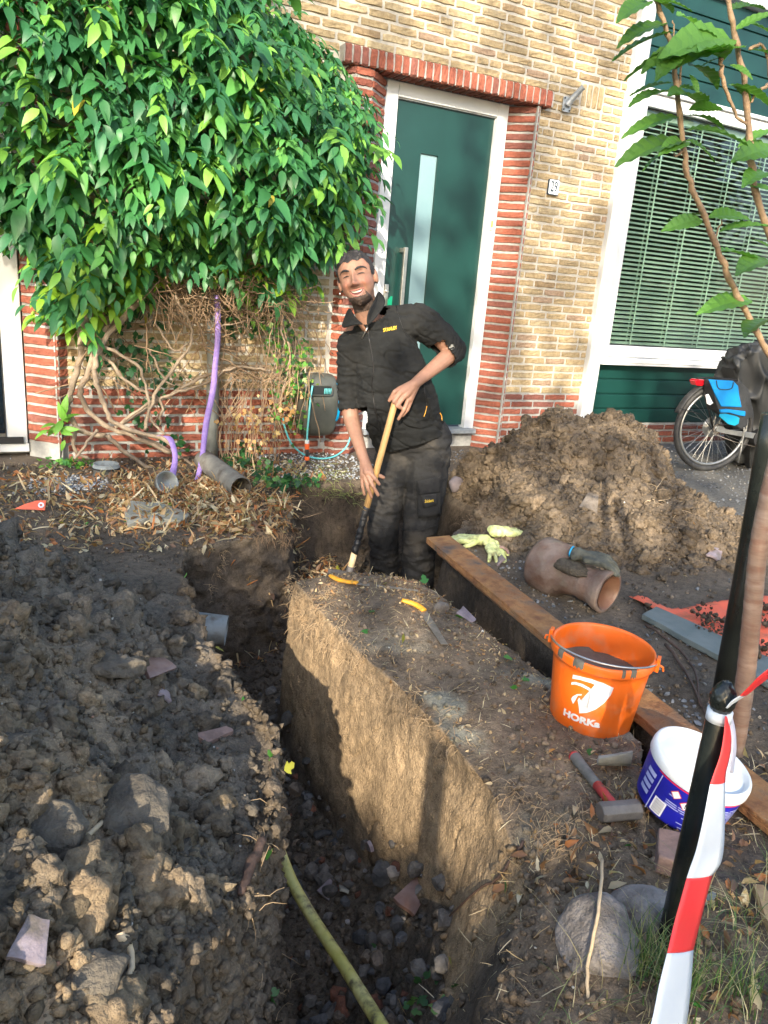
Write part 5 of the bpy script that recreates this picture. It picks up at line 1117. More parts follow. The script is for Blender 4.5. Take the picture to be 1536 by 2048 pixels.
wd = slabm('wood_offcut', [(1500, 1790), (1522, 1785), (1570, 1850), (1560, 1900), (1536, 1870)], .02, mat('old_wood', (.30, .19, .09), (.42, .29, .15), 20, .8, .3, 60), 'short weathered wood offcut at the right edge in dry leaves', 'wood')
slabm('slate_chip', [(1395, 1800), (1425, 1785), (1432, 1800), (1412, 1812)], .006, M_slate, 'small blue grey slate chip right of the barrier tape', 'chip')
# ---- lilac lifting strap
M_strap = mat('lilac_webbing', (.24, .15, .44), (.32, .22, .52), 50, .7, .4, 160)
def ribbon(rows, y, th=.003, plane='y', cols=None):
    """strap: (px-left, px-right, py) rows"""
    L_ = [P(a_, c2, plane, (y if not hasattr(y, '__len__') else y[i])) for i, (a_, b2, c2) in enumerate(rows)]; R2 = [P(b2, c2 + (b2 - a_) * .05, plane, (y if not hasattr(y, '__len__') else y[i])) for i, (a_, b2, c2) in enumerate(rows)]
    L_ = wob(L_, 5, 0); R2 = wob(R2, 5, 0); V = []
    for a_, b_ in zip(L_, R2): V += [a_, a_ * .5 + b_ * .5 + np.array([0, -.002, 0]), b_]
    n = len(L_); nb_ = 3 * n; V2 = [v + np.array([0, th, 0]) for v in V]; F = []
    for i in range(n - 1):
        for k in range(2): F += [(3 * i + k, 3 * i + k + 1, 3 * i + k + 4, 3 * i + k + 3), (nb_ + 3 * i + k, nb_ + 3 * i + k + 3, nb_ + 3 * i + k + 4, nb_ + 3 * i + k + 1)]
        F += [(3 * i, 3 * i + 3, nb_ + 3 * i + 3, nb_ + 3 * i), (3 * i + 2, nb_ + 3 * i + 2, nb_ + 3 * i + 5, 3 * i + 5)]
    return V + V2, F
sp_ = empty('lifting_strap', tuple(P(400, 960, 'y', 4.4)), 'lilac webbing strap hanging from the shrub stems down to the leaves', 'strap')
V, F = ribbon([(429, 441, 590), (430, 441, 675), (425, 436, 730), (420, 432, 780), (406, 418, 850), (400, 410, 910), (392, 402, 950), (384, 391, 975)], [4.66, 4.62, 4.58, 4.55, 4.5, 4.42, 4.32, 4.25]); MB().put(V, F).build('long_leg', M_strap, sp_, True)
V, F = ribbon([(312, 318, 872), (325, 340, 872), (338, 350, 885), (345, 356, 915), (338, 352, 950), (334, 348, 975)], [4.45, 4.42, 4.40, 4.34, 4.26, 4.22]); MB().put(V, F).build('loop', M_strap, sp_, True)
V, F = ribbon([(334, 348, 972), (350, 362, 974), (360, 372, 978), (382, 394, 973)], [4.20, 4.19, 4.19, 4.22]); MB().put(V, F).build('loop', M_strap, sp_, True)
# ---- hose reel
M_reel = mat('dusty_black_plastic', (.055, .058, .050), (.11, .115, .10), 7, .45, .1, 30, contrast=(.3, .8)); M_teal = mat('teal_hose', (.10, .42, .46), (.14, .50, .52), 12, .4); M_bl = mat('blue_ring', (.0, .30, .62), rough=.35); M_or2 = mat('orange_fitting', (.80, .13, .03), rough=.4)
rl = empty('hose_reel', (1.93, 4.8, .35), 'black wall mounted garden hose reel with blue rim and teal hose', 'hose reel')
def yz(px, py, y=4.72): p_ = P(px, py, 'y', y); return p_[0], p_[2]
x0, zt = yz(609, 748); x1, _ = yz(678, 748); _, zb = yz(640, 878)
xc, zc = (x0 + x1) / 2, (zt + zb) / 2
prof_ = []
NP_ = 28; hh_ = (zt - zb) / 2
V = []; ringN = 24; ws = [(x0, .72), (x0 + .012, .9), (x0 + .03, 1.0), (x1 - .05, 1.0), (x1 - .02, .98), (x1 + .005, .93), (x1 + .015, .8)]
for (x, s2) in ws:
    for k in range(ringN):
        a = 2 * math.pi * k / ringN; cy = math.cos(a); cz2 = math.sin(a); yy = 4.83 - .125 * s2 * (abs(cy) ** .8) * (1 if cy > 0 else -.75) * (1 if cz2 < .3 else .9); zz = zc + hh_ * s2 * (abs(cz2) ** .75) * (1 if cz2 > 0 else -1); V.append((x, yy, zz))
m = MB(); nw = len(ws); F = [(i * ringN + k, i * ringN + (k + 1) % ringN, (i + 1) * ringN + (k + 1) % ringN, (i + 1) * ringN + k) for i in range(nw - 1) for k in range(ringN)] + [tuple(range(ringN)), tuple((nw - 1) * ringN + k for k in range(ringN))[::-1]]
m.put(V, F).build('housing', M_reel, rl, True, sub=1)
M_hole = mat('dark_opening', (.008, .012, .014), rough=.7)
a0 = yz(612, 772, 4.70); a1 = yz(662, 789, 4.70)
MB().prism(rrect(a0[0], a1[0], a1[1], a0[1], .016), 4.690, 4.712).build('mouth', M_hole, rl)
m = MB(); o_ = rrect(a0[0] - .005, a1[0] + .005, a1[1] - .005, a0[1] + .005, .018); m.tube([(x, 4.690, z) for x, z in o_ + [o_[0]]], .004, 6, False); m.build('mouth_rim', M_reel, rl, True)
m = MB()
for k in range(5): xx = a1[0] - .008 - .011 * k; m.tube([(xx, 4.6885, a1[1] + .004), (xx + .002, 4.6880, a0[1] - .012)], .0038, 6)
m.build('wound_hose', M_teal, rl, True)
for k, yy_ in enumerate((806, 842)): xx, zz = yz(635, yy_, 4.70); MB().ell((xx, 4.703 + .004 * k, zz), (.020, .006, .0035), seg=10, rings=6).build('moulded_rib', M_reel, rl, True)
xx, zz = yz(676, 805, 4.72); m = MB(); pts = [(xx + .012 * math.cos(a), 4.76 + .075 * math.cos(a) - .02, zz + .125 * math.sin(a)) for a in np.linspace(0, 2 * math.pi, 33)]; m.tube(pts, .0085, 10, False); m.build('blue_rim', M_bl, rl, True)
MB().ell((xx + .02, 4.72, zz), (.012, .018, .018), seg=12, rings=8).build('red_knob', mat('red_plastic', (.55, .03, .04), rough=.4), rl, True)
m = MB(); m.tube(stroke([(625, 772), (622, 790), (618, 830), (615, 860), (614, 880)], [4.68, 4.66, 4.655, 4.655, 4.655], k=4, amp=0), .0065, 10); m.build('hose_end', M_teal, rl, True)
def fit(a_, b_, r, mt, nm): MB().tube([P(a_[0], a_[1], 'y', 4.655), P(b_[0], b_[1], 'y', 4.655)], r, 14).build(nm, mt, rl, True, bevel=.001)
fit((614, 880), (614, 887), .015, M_tubw, 'collar'); fit((614, 887), (614, 898), .0165, M_or2, 'connector'); fit((614, 898), (614, 913), .012, M_rubber, 'nozzle_grip'); fit((614, 913), (614, 920), .0165, M_or2, 'nozzle_ring'); fit((614, 920), (614, 932), .010, M_rubber, 'nozzle_tip')
m = MB(); m.tube(stroke([(566, 835), (571, 860), (585, 890), (610, 910), (640, 917), (670, 912), (695, 890), (705, 850)], 4.72, k=6, amp=0), .0062, 10); m.build('supply_hose', M_teal, rl, True)
m = MB(); m.tube([P(547, 882, 'y', 4.85), P(551, 840, 'y', 4.85)], .008, 8); o = m.build('ground_stake', M_gpvc, None, True); tag(o, 'thin grey metal pin on the red plinth left of the hose reel', 'pin')
# ================================================================= THE MAN WITH THE SHOVEL
nF = _n(np.array([.455, .89, 0.])); OF = np.array([2.03, 3.5, 0.])
def J(px, py, off=0.): return PN(px, py, nF, OF + nF * off)
def Js(l): return [J(*q_) for q_ in l]
man = empty('person', tuple(J(815, 1170, 0)), 'bearded smiling man in dark work clothes standing in the trench and holding a shovel', 'person')
# ---- head frame
hU = _n(J(700, 503, -.22) - J(727, 617, -.24)); hF = -nF; hF = _n(hF - hU * hF.dot(hU)); hR = np.cross(hU, hF); hR *= np.sign(hR.dot(RM[:, 0]))
c_, s_ = math.cos(math.radians(-3)), math.sin(math.radians(-3)); hF, hU = hF * c_ + hU * s_, hU * c_ - hF * s_
yw = math.radians(-6); hF, hR = hF * math.cos(yw) + hR * math.sin(yw), hR * math.cos(yw) - hF * math.sin(yw)
Hc = J(714, 558, -.23); HM = np.array([hR, hU, hF]).T
hw_ = lambda p_: HM @ np.array(p_, float) + Hc
KS = 1.16
# ---- body, one skin
m = MB(); HMx = Matrix(HM.tolist())
def hell(c, r): m.ell(hw_(np.array(c) * KS), tuple(np.array(r) * KS), HMx, 28, 18) if False else m.put([tuple(HM @ (np.array([r[0] * math.sin(th) * math.cos(a), r[1] * math.cos(th), r[2] * math.sin(th) * math.sin(a)]) * KS + np.array(c) * KS) + Hc) for th in np.linspace(0, math.pi, 19) for a in np.linspace(0, 2 * math.pi, 28, endpoint=False)], [(i * 28 + k, (i + 1) * 28 + k, (i + 1) * 28 + (k + 1) % 28, i * 28 + (k + 1) % 28) for i in range(18) for k in range(28)])
hell((0, .022, -.012), (.077, .088, .094)); hell((0, -.018, .012), (.069, .078, .076)); hell((0, -.058, .026), (.050, .048, .056)); hell((0, -.082, .050), (.024, .022, .026))
hell((-.078, -.008, -.012), (.010, .030, .018)); hell((.078, -.008, -.012), (.010, .030, .018)); hell((.0, -.06, -.01), (.058, .05, .055))
nb_ = [hw_((0, -.045, -.025)), J(738, 642, -.17), J(748, 665, -.14)]; chain(m, nb_, [.060, .060, .075])
chain(m, Js([(752, 680, -.13), (780, 745, -.10), (800, 815, -.06), (822, 870, 0)]), [.13, .145, .15, .125], fl=.62, up=nF); chain(m, Js([(708, 672, -.12), (845, 632, -.10)]), [.055, .055])
RA = Js([(703, 685, -.12), (696, 795, -.08), (703, 840, -.13), (724, 908, -.31), (730, 925, -.34)]); chain(m, RA, [.050, .042, .042, .028, .0265])
LA = Js([(848, 640, -.10), (904, 702, -.03), (893, 715, -.08), (842, 757, -.24), (829, 768, -.28)]); chain(m, LA, [.052, .044, .044, .030, .0275])
for pl_ in ([(790, 905, .04), (768, 1050, .0), (772, 1145, .05), (772, 1160, .04)], [(860, 905, .02), (840, 1050, -.03), (838, 1150, .0), (838, 1162, 0)]): chain(m, Js(pl_), [.085, .062, .045, .045])
# right hand (lower on the shaft)
H1 = [((730, 925, -.34), (734, 945, -.385)), ((728, 925, -.34), (727, 950, -.37)), ((733, 928, -.34), (741, 947, -.385))]
for a_, b_ in H1: cap(m, J(*a_), J(*b_), .024, .019)
F1 = [([(739, 944, -.39), (750, 957, -.405), (758, 968, -.395)], .0105), ([(735, 950, -.39), (746, 972, -.412), (756, 990, -.40)], .0108), ([(729, 952, -.385), (736, 976, -.40), (743, 994, -.39)], .0102), ([(723, 950, -.37), (725, 972, -.38), (729, 989, -.375)], .009), ([(738, 936, -.35), (752, 948, -.33), (767, 955, -.335)], .0115)]
for pl_, r in F1: chain(m, Js(pl_), [r * 1.12, r, r * .85], seg=10)
# left hand (closed over the end of the shaft)
for a_, b_ in (((829, 769, -.28), (806, 783, -.315)), ((829, 769, -.28), (812, 790, -.315)), ((830, 771, -.275), (820, 798, -.30)), ((828, 768, -.28), (801, 779, -.31))): cap(m, J(*a_), J(*b_), .025, .0185)
F2 = [([(800, 777, -.315), (789, 784, -.335), (779, 801, -.325)], .012), ([(801, 785, -.325), (788, 803, -.345), (799, 812, -.335)], .0115), ([(808, 794, -.325), (794, 812, -.342), (805, 817, -.325)], .0110), ([(816, 799, -.31), (808, 820, -.325), (797, 838, -.32)], .0100), ([(823, 800, -.30), (815, 820, -.305), (805, 832, -.30)], .009)]
for pl_, r in F2: chain(m, Js(pl_), [r * 1.12, r, r * .82], seg=10)
V, N, F = remesh(m, .0036, 2, .5)
L_ = (V - Hc) @ HM / KS; fr_ = sm(.0, .04, L_[:, 2]) * (np.abs(L_[:, 1]) < .14) * (np.abs(L_[:, 0]) < .1)
x, y = L_[:, 0], L_[:, 1]; g2 = lambda cx, cy, sx, sy: np.exp(-((x - cx) / sx) ** 2 - ((y - cy) / sy) ** 2); ax_ = np.abs(x)
g3 = lambda cx, cy, sx, sy: np.exp(-((ax_ - cx) / sx) ** 2 - ((y - cy) / sy) ** 2)
dz = .030 * g2(0, -.018, .0115, .012) + .018 * g2(0, .002, .009, .022) + .013 * g3(.014, -.022, .008, .007) - .010 * g3(.032, .020, .015, .010) + .005 * g3(.030, .040, .020, .008) + .010 * g3(.040, -.020, .018, .015) - .006 * g2(0, -.052, .026, .010) - .006 * g3(.034, -.030, .005, .016) + .005 * g2(0, -.078, .03, .010) + .003 * g2(0, .06, .05, .02) + .004 * g3(.033, .018, .010, .0045) - .004 * g3(.030, -.042, .006, .018)
V = V + np.outer(dz * fr_ * KS, hF)
M_skin = mat('skin', (.90, .88, .86), (1.08, 1.06, 1.04), 30, .52, .2, 160, spec=.35, attr=True)
bs = M_skin.node_tree.nodes['Principled BSDF']; bs.inputs['Subsurface Weight'].default_value = .12; bs.inputs['Subsurface Radius'].default_value = (.012, .005, .003); bs.inputs['Subsurface Scale'].default_value = .5
sk = np.array([.265, .148, .104])[None] * np.ones((len(V), 1)); inhd = (np.abs(L_[:, 0]) < .12) & (np.abs(L_[:, 1]) < .16) & (L_[:, 2] > .0)
def blend(w_, c_): 
    global sk
    w_ = (w_ * inhd)[:, None]; sk = sk * (1 - w_) + w_ * np.array(c_)
blend(.45 * g3(.042, -.022, .022, .018), (.38, .14, .095)); blend(.4 * g2(0, -.022, .014, .012), (.36, .14, .095)); blend(.35 * g2(0, .06, .05, .02), (.36, .19, .12))
blend(.55 * g2(0, -.035, .030, .006), (.10, .062, .048)); blend(.45 * sm(-.045, -.075, y) * sm(.0, .02, np.abs(x) + .02), (.12, .072, .054)); blend(.5 * g3(.034, .016, .016, .008), (.20, .095, .065)); blend(.55 * g3(.012, -.029, .006, .003), (.10, .04, .03))
body = npmesh('body', V, F, M_skin, man, True, sk)
BVH_B = BVHTree.FromPolygons(V.tolist(), F.tolist())
def shell(sel, off, name, mat_, amp, f1, f2, curl=0):
    keep = sel[F].all(1); F2 = F[keep]; us = np.unique(F2); mp = -np.ones(len(V), int); mp[us] = np.arange(len(us)); F2 = mp[F2]; W_ = V[us]
    # smoothly rising edge
    cnt = np.zeros(len(us)); np.add.at(cnt, F2.ravel(), 1); ed = (cnt >= 4) * 1.0
    for _ in range(3):
        s2 = np.zeros(len(us)); n2 = np.zeros(len(us))
        for k in range(4): np.add.at(s2, F2[:, k], ed[F2].mean(1)); np.add.at(n2, F2[:, k], 1)
        ed = ed * (s2 / n2) 
    d1, _ = worley(W_ * f2, 1.0); h_ = off * (.25 + .75 * sm(0, 1, ed)) + amp * (fbm(W_, f1, 3)) * ed + curl * np.clip(.55 - d1, -.3, .6) * ed
    W_ = W_ + N[us] * h_[:, None]; return npmesh(name, W_, F2, mat_, man, True)
xx, yy, zz = L_[:, 0], L_[:, 1], L_[:, 2]; inh = (np.abs(xx) < .11) & (np.abs(yy) < .16) & (np.abs(zz) < .13)
hairline = .068 - 3.6 * np.clip(np.abs(xx) - .045, 0, 1) ** 1.3 + .004 * np.sin(xx * 160)
hs = inh & (((yy > hairline) & (zz > 0)) | ((zz <= .0) & (yy > -.045)) | ((np.abs(xx) > .066) & (yy > .0) & (zz < .035))) & ~((np.abs(xx) > .081) & (yy < .025))
M_hair = mat('black_hair', (.012, .010, .010), (.03, .026, .024), 60, .55, .8, 160, spec=.5, bdist=.006)
M_beard = mat('dark_beard', (.030, .018, .013), (.06, .038, .028), 70, .7, .9, 170, bdist=.006)
shell(hs, .006, 'hair', M_hair, .006, 60, 62, .022)
bd = inh & (zz > -.02) & (yy < -.058 + .010 * np.sin(xx * 60)) & (yy > -.135) & (np.abs(xx) < .046 - .5 * np.clip(yy + .075, 0, 1)) & ~((np.abs(xx) < .030) & (yy > -.068))
bd |= inh & (zz > .03) & (yy < -.062) & (np.abs(xx) < .012)
shell(bd, .006, 'beard', M_beard, .004, 90, 120, .008)
def hp3(x_, y_, off=.0):
    o_ = hw_((x_ * KS, y_ * KS, .3)); h = BVH_B.ray_cast(Vector(o_), Vector(-hF)); p_ = np.array(h[0]) if h[0] else hw_((x_ * KS, y_ * KS, .09)); return p_ + hF * off
def fline(pts, r, mat_, name, off=.0, fl=.5): 
    P_ = wob([hp3(x_, y_, off) for x_, y_ in pts], 4, 0); n = len(P_); return MB().tube(P_, np.interp(np.linspace(0, 1, n), np.linspace(0, 1, len(r)), r), 8, True, None, fl, up=hF).build(name, mat_, man, True)
for s2 in (-1, 1):
    fline([(s2 * .012, .033), (s2 * .024, .0385), (s2 * .040, .0395), (s2 * .052, .034), (s2 * .058, .026)], [.0036, .0056, .0050, .0034, .0016], M_hair, 'eyebrow', .0)
    fline([(s2 * .018, .0135), (s2 * .028, .0160), (s2 * .038, .0155), (s2 * .046, .0120)], [.0012, .0030, .0028, .0012], M_hair, 'eye_line', .0022)
M_lip = mat('lip', (.42, .15, .12), rough=.4); M_mouth = mat('mouth_inside', (.09, .015, .012), rough=.5); M_teeth = mat('teeth', (.40, .36, .30), rough=.35)
def fpatch(poly, mat_, name, off):
    c2 = np.mean(poly, 0); P_ = [hp3(c2[0], c2[1], off)] + [hp3(x_, y_, off) for x_, y_ in poly]; n = len(poly); q_ = P_ + [p_ - hF * .006 for p_ in P_]; N_ = n + 1
    MB().put(q_, [(0, 1 + k, 1 + (k + 1) % n) for k in range(n)] + [(1 + k, N_ + 1 + k, N_ + 1 + (k + 1) % n, 1 + (k + 1) % n) for k in range(n)]).build(name, mat_, man, False)
fpatch([(-.029, -.044), (-.016, -.046), (0, -.047), (.016, -.046), (.029, -.044), (.022, -.055), (.011, -.061), (0, -.063), (-.011, -.061), (-.022, -.055)], M_mouth, 'mouth', .0012)
fpatch([(-.024, -.0455), (-.014, -.0468), (0, -.0478), (.014, -.0468), (.024, -.0455), (.019, -.0510), (.010, -.0540), (0, -.0548), (-.010, -.0540), (-.019, -.0510)], M_teeth, 'teeth', .0026)
fline([(-.033, -.041), (-.018, -.0425), (-.005, -.0435), (0, -.0445), (.005, -.0435), (.018, -.0425), (.033, -.041)], [.0010, .0022, .0026, .0022, .0026, .0022, .0010], M_lip, 'lip', .0008)
fline([(-.030, -.046), (-.018, -.0615), (0, -.0675), (.018, -.0615), (.030, -.046)], [.0010, .0030, .0042, .0030, .0010], M_lip, 'lip', .0008)
fline([(-.030, -.034), (-.015, -.0335), (0, -.0345), (.015, -.0335), (.030, -.034)], [.0004, .0016, .0012, .0016, .0004], mat('stubble', (.20, .11, .075), rough=.7), 'moustache', .0002)
for s2 in (-1, 1): fline([(s2 * .0055, -.0300), (s2 * .011, -.0305)], [.0016, .0014], M_mouth, 'nostril', .0)
m = MB(); m.ell(hw_(np.array([-.086, -.040, -.006]) * KS), (.004, .004, .004), seg=8, rings=6); m.build('earring', M_enamel, man, True)
# ---- jacket
def cutmesh(V, N, F, tests):
    k = np.ones(len(V), bool)
    for p0_, d_, near in tests:
        b_ = (V - p0_) @ d_ > 0
        if near is not None: b_ &= np.linalg.norm(V - near[0], axis=1) < near[1]
        k &= ~b_
    keep = k[F].all(1); F2 = F[keep]; us = np.unique(F2); mp = -np.ones(len(V), int); mp[us] = np.arange(len(us)); return V[us], N[us], mp[F2]
m = MB()
chain(m, Js([(762, 690, -.12), (780, 745, -.11), (797, 810, -.09), (816, 870, -.03), (826, 920, .0)]), [.172, .190, .212, .198, .19], fl=.72, up=nF)
chain(m, Js([(713, 682, -.12), (770, 655, -.11), (838, 640, -.10)]), [.078, .105, .085]); chain(m, Js([(752, 650, -.15), (744, 632, -.17)]), [.088, .075])
chain(m, Js([(706, 690, -.12), (697, 750, -.10), (696, 800, -.09), (700, 838, -.13)]), [.082, .064, .053, .050])
chain(m, Js([(846, 645, -.10), (878, 672, -.06), (906, 700, -.03), (890, 715, -.09), (886, 718, -.105)]), [.088, .078, .070, .062, .060])
V, N, F = remesh(m, .0062, 6, .5)
pr_ = lambda a_, b_: _n(np.array(b_) - np.array(a_))
q1, q2 = J(735, 906, 0), J(902, 862, 0); dn_ = np.cross(nF, q2 - q1); dn_ = _n(dn_); dn_ *= -np.sign(dn_[2])
cr = J(698, 822, -.1); crd = pr_(J(697, 790, -.09), J(701, 840, -.13)); cl = J(892, 713, -.09); cld = pr_(J(906, 700, -.03), J(878, 724, -.13)); nk = J(742, 634, -.18); nkd = pr_(J(752, 660, -.15), J(738, 622, -.19))
# folds: along sleeves (rings) and pulls over the belly
r1 = 1 - np.abs(fbm(V * [1, 1, 2.2] + 3, 7.5, 3)); r2 = 1 - np.abs(fbm(V + 13, 15, 2)); pull = V @ _n(q2 - q1) * .6 + V @ ez * 1.0
slv = np.maximum(np.exp(-((np.linalg.norm(V - J(700, 775, -.09), axis=1) / .16) ** 2)), np.exp(-((np.linalg.norm(V - J(890, 690, -.05), axis=1) / .17) ** 2)))
axa = V @ crd; axb = V @ pr_(J(846, 645, -.1), J(906, 700, -.03))
ring = np.where(np.linalg.norm(V - J(700, 775, -.09), axis=1) < np.linalg.norm(V - J(890, 690, -.05), axis=1), axa, axb)
d_ = .016 * (r1 - .8) + .005 * (r2 - .8) + slv * .0042 * np.sin(ring * 170 + 22 * fbm(V, 5, 2)) * sm(-.3, .2, fbm(V + 9, 9, 2)) - .010 * np.exp(-((fbm(V * [1, 1, .9] + pull[:, None] * .8, 4.2, 2)) / .045) ** 2) * (1 - slv)
V = V + N * d_[:, None]
V, N, F = cutmesh(V, N, F, [(q1, dn_, None), (cr, crd, (cr, .13)), (cl, cld, (cl, .092)), (nk, nkd, (nk, .16))])
M_fleece = mat('black_fleece', (.012, .013, .0135), (.018, .019, .0195), 40, .95, .5, 220, spec=.2, c3=(.024, .024, .023), s3=4)
jk = npmesh('jacket', V, F, M_fleece, man, True); md = jk.modifiers.new('s', 'SOLIDIFY'); md.thickness = .006; md.offset = -1
BVH_J = BVHTree.FromPolygons(V.tolist(), F.tolist())
def hit(px, py, bvh, off=.002, fb=-.25):
    r = RM @ np.array([px - 768, -(py - 1024), -F_PX]); r = _n(r); h = bvh.ray_cast(Vector(CAM), Vector(r)); p_ = np.array(h[0]) if h[0] else J(px, py, fb); return p_ - r * off
M_zip = mat('zip_tape', (.008, .008, .009), rough=.45); M_yprint = mat('yellow_print', (.75, .50, .03), rough=.5)
def sline(pl_, r, mat_, name, bvh, par, off=.001, k=5): P_ = []; 
def sline(pl_, r, mat_, name, bvh, par, off=.001, k=6):
    pts = wob([np.array([a_, b_, 0.]) for a_, b_ in pl_], k, 0); return MB().tube([hit(p_[0], p_[1], bvh, off) for p_ in pts], r, 6).build(name, mat_, par, True)
sline([(734, 652), (739, 682), (747, 733), (744, 769), (750, 816), (766, 876)], .0034, M_zip, 'zip', BVH_J, jk)
m = MB(); a_, b_ = hit(735, 655, BVH_J, .008), hit(724, 677, BVH_J, .010); m.tube([a_, a_ + (b_ - a_) * .35, a_ + (b_ - a_) * .4, b_], [.005, .0035, .0022, .003], 8); m.build('zip_pull', M_steel, jk, True)
sline([(848, 768), (850, 790), (854, 812)], .0022, M_zip, 'pocket_zip', BVH_J, jk); sline([(854, 812), (851, 824), (848, 833)], .0026, M_yel, 'pocket_pull', BVH_J, jk, .004); sline([(880, 826), (883, 832), (884, 841)], .0030, M_yel, 'yellow_tab', BVH_J, jk, .002)
sline([(792, 610), (800, 640), (812, 668), (832, 690)], .0014, M_zip, 'seam', BVH_J, jk, .0004)
def proj_text(s, px, py, size, ang, bvh, mat_, par, xs=1., name='lettering', off=.0025, bold=0., shear=0):
    cu = bpy.data.curves.new(name, 'FONT'); cu.body = s; cu.size = size; cu.align_x = 'CENTER'; cu.align_y = 'CENTER'; cu.offset = bold; cu.resolution_u = 2; cu.shear = shear
    o = bpy.data.objects.new(name, cu); COL.objects.link(o); dg = bpy.context.evaluated_depsgraph_get(); dg.update(); me = bpy.data.meshes.new_from_object(o.evaluated_get(dg)); bpy.data.objects.remove(o)
    ca, sa = math.cos(ang), math.sin(ang)
    for v in me.vertices:
        x_, y_ = v.co.x * xs, v.co.y; v.co = hit(px + ca * x_ + sa * y_, py - (-sa * x_ + ca * y_) if False else py - (ca * y_) + sa * x_, bvh, off)
    me.materials.clear(); me.materials.append(mat_); o = bpy.data.objects.new(name, me); COL.objects.link(o); attach(o, par)
proj_text('STANLEY', 780, 658, 9.5, math.radians(-12), BVH_J, M_yprint, jk, .72, bold=.25)
proj_text('\u2663', 904, 695, 12, 0, BVH_J, mat('grey_print', (.2, .2, .18)), jk, 1, 'cuff_mark')
def sheetp(pl_, mat_, name, par, th=.005):
    P_ = [J(*q_) for q_ in pl_]; c2 = np.mean(P_, 0) - nF * .006; n = len(P_); o = MB().put([c2] + P_, [(0, 1 + k, 1 + (k + 1) % n) for k in range(n)]).build(name, mat_, par, True, sub=2); md = o.modifiers.new('t', 'SOLIDIFY'); md.thickness = th; return o
sheetp([(700, 612, -.20), (708, 630, -.25), (716, 641, -.275), (732, 651, -.285), (711, 648, -.295), (696, 655, -.27), (683, 657, -.23), (687, 645, -.20), (693, 628, -.18)], M_fleece, 'collar', jk)
sheetp([(756, 583, -.14), (760, 585, -.16), (768, 595, -.16), (772, 608, -.19), (760, 625, -.25), (745, 645, -.285), (733, 653, -.295), (733, 636, -.30), (737, 620, -.295), (746, 606, -.27), (752, 590, -.20)], M_fleece, 'collar', jk)
# ---- trousers and boots
m = MB()
chain(m, Js([(800, 885, .03), (858, 878, .01)]), [.125, .125]); chain(m, Js([(794, 910, .03), (775, 985, .0), (766, 1055, -.02), (768, 1110, .02), (770, 1160, .04)]), [.120, .100, .088, .080, .080])
chain(m, Js([(858, 905, .01), (850, 985, -.03), (840, 1055, -.05), (836, 1115, -.01), (834, 1175, 0)]), [.122, .112, .096, .093, .096])
cap(m, J(830, 960, .05), J(815, 905, .04), .08, .10)
V, N, F = remesh(m, .0062, 5, .5)
lowz = sm(1000, 1150, np.array([0.])) ; zf = V[:, 2]
r1 = 1 - np.abs(fbm(V * [1, 1, 2.4] + 5, 6.5, 3)); r2 = 1 - np.abs(fbm(V * [1, 1, 1.6], 14, 2)); k_ = 1 + 1.0 * np.exp(-((zf + .33) / .10) ** 2) + .5 * np.exp(-((zf - .02) / .07) ** 2)
V = V + N * (k_ * (.016 * (r1 - .8) + .007 * (r2 - .8)))[:, None]
hm1, hm2 = J(770, 1154, .04), J(834, 1168, 0)
V, N, F = cutmesh(V, N, F, [(hm1, -ez, (hm1, .14)), (hm2, -ez, (hm2, .13)), (q1 - dn_ * .06, -dn_, None)])
M_trou = mat('work_trousers', (.016, .016, .017), (.028, .028, .028), 9, .85, .5, 150, spec=.3, c3=(.055, .05, .044), s3=7)
tr = npmesh('trousers', V, F, M_trou, man, True); md = tr.modifiers.new('s', 'SOLIDIFY'); md.thickness = .005; md.offset = -1
BVH_T = BVHTree.FromPolygons(V.tolist(), F.tolist())
M_patch = mat('dark_patch_cloth', (.014, .014, .015), (.024, .024, .024), 20, .8, .4, 120)
def spatch(pl_, name, mat_, bvh, par, off=.005, n=9, th=.003):
    """cloth patch (four pixel corners) laid over a garment"""
    a_, b_, c2, d2 = [np.array(q_, float) for q_ in pl_]; V_ = []
    for i in range(n):
        for j in range(n): s2, t2 = i / (n - 1), j / (n - 1); q_ = (a_ * (1 - s2) + b_ * s2) * (1 - t2) + (d2 * (1 - s2) + c2 * s2) * t2; V_.append(hit(q_[0], q_[1], bvh, off))
    o = npmesh(name, V_, np.array([(i * n + j, (i + 1) * n + j, (i + 1) * n + j + 1, i * n + j + 1) for i in range(n - 1) for j in range(n - 1)]), mat_, par, True); md = o.modifiers.new('t', 'SOLIDIFY'); md.thickness = th; return o
spatch([(834, 966), (884, 958), (882, 1032), (836, 1036)], 'cargo_pocket', M_trou, BVH_T, tr, .009, 12); spatch([(833, 963), (882, 952), (880, 985), (838, 990)], 'pocket_flap', M_trou, BVH_T, tr, .015, 10)
spatch([(842, 990), (875, 984), (874, 1010), (848, 1016)], 'dark_tab', M_patch, BVH_T, tr, .014, 8); proj_text('Snickers', 858, 1002, 8.5, math.radians(-8), BVH_T, M_yprint, tr, .62, bold=.15, off=.022, shear=.3)
for pl_ in ([(802, 1058), (825, 1062), (850, 1058), (872, 1050)], [(735, 1050), (760, 1056), (790, 1052)], [(830, 960), (832, 1000), (834, 1040)], [(848, 885), (872, 900), (884, 915)], [(792, 950), (796, 1000), (798, 1060)]): sline(pl_, .0022, M_patch, 'seam', BVH_T, tr, .0008)
M_boot = mat('muddy_boot', (.045, .040, .035), (.09, .078, .062), 15, .8, .5, 60)
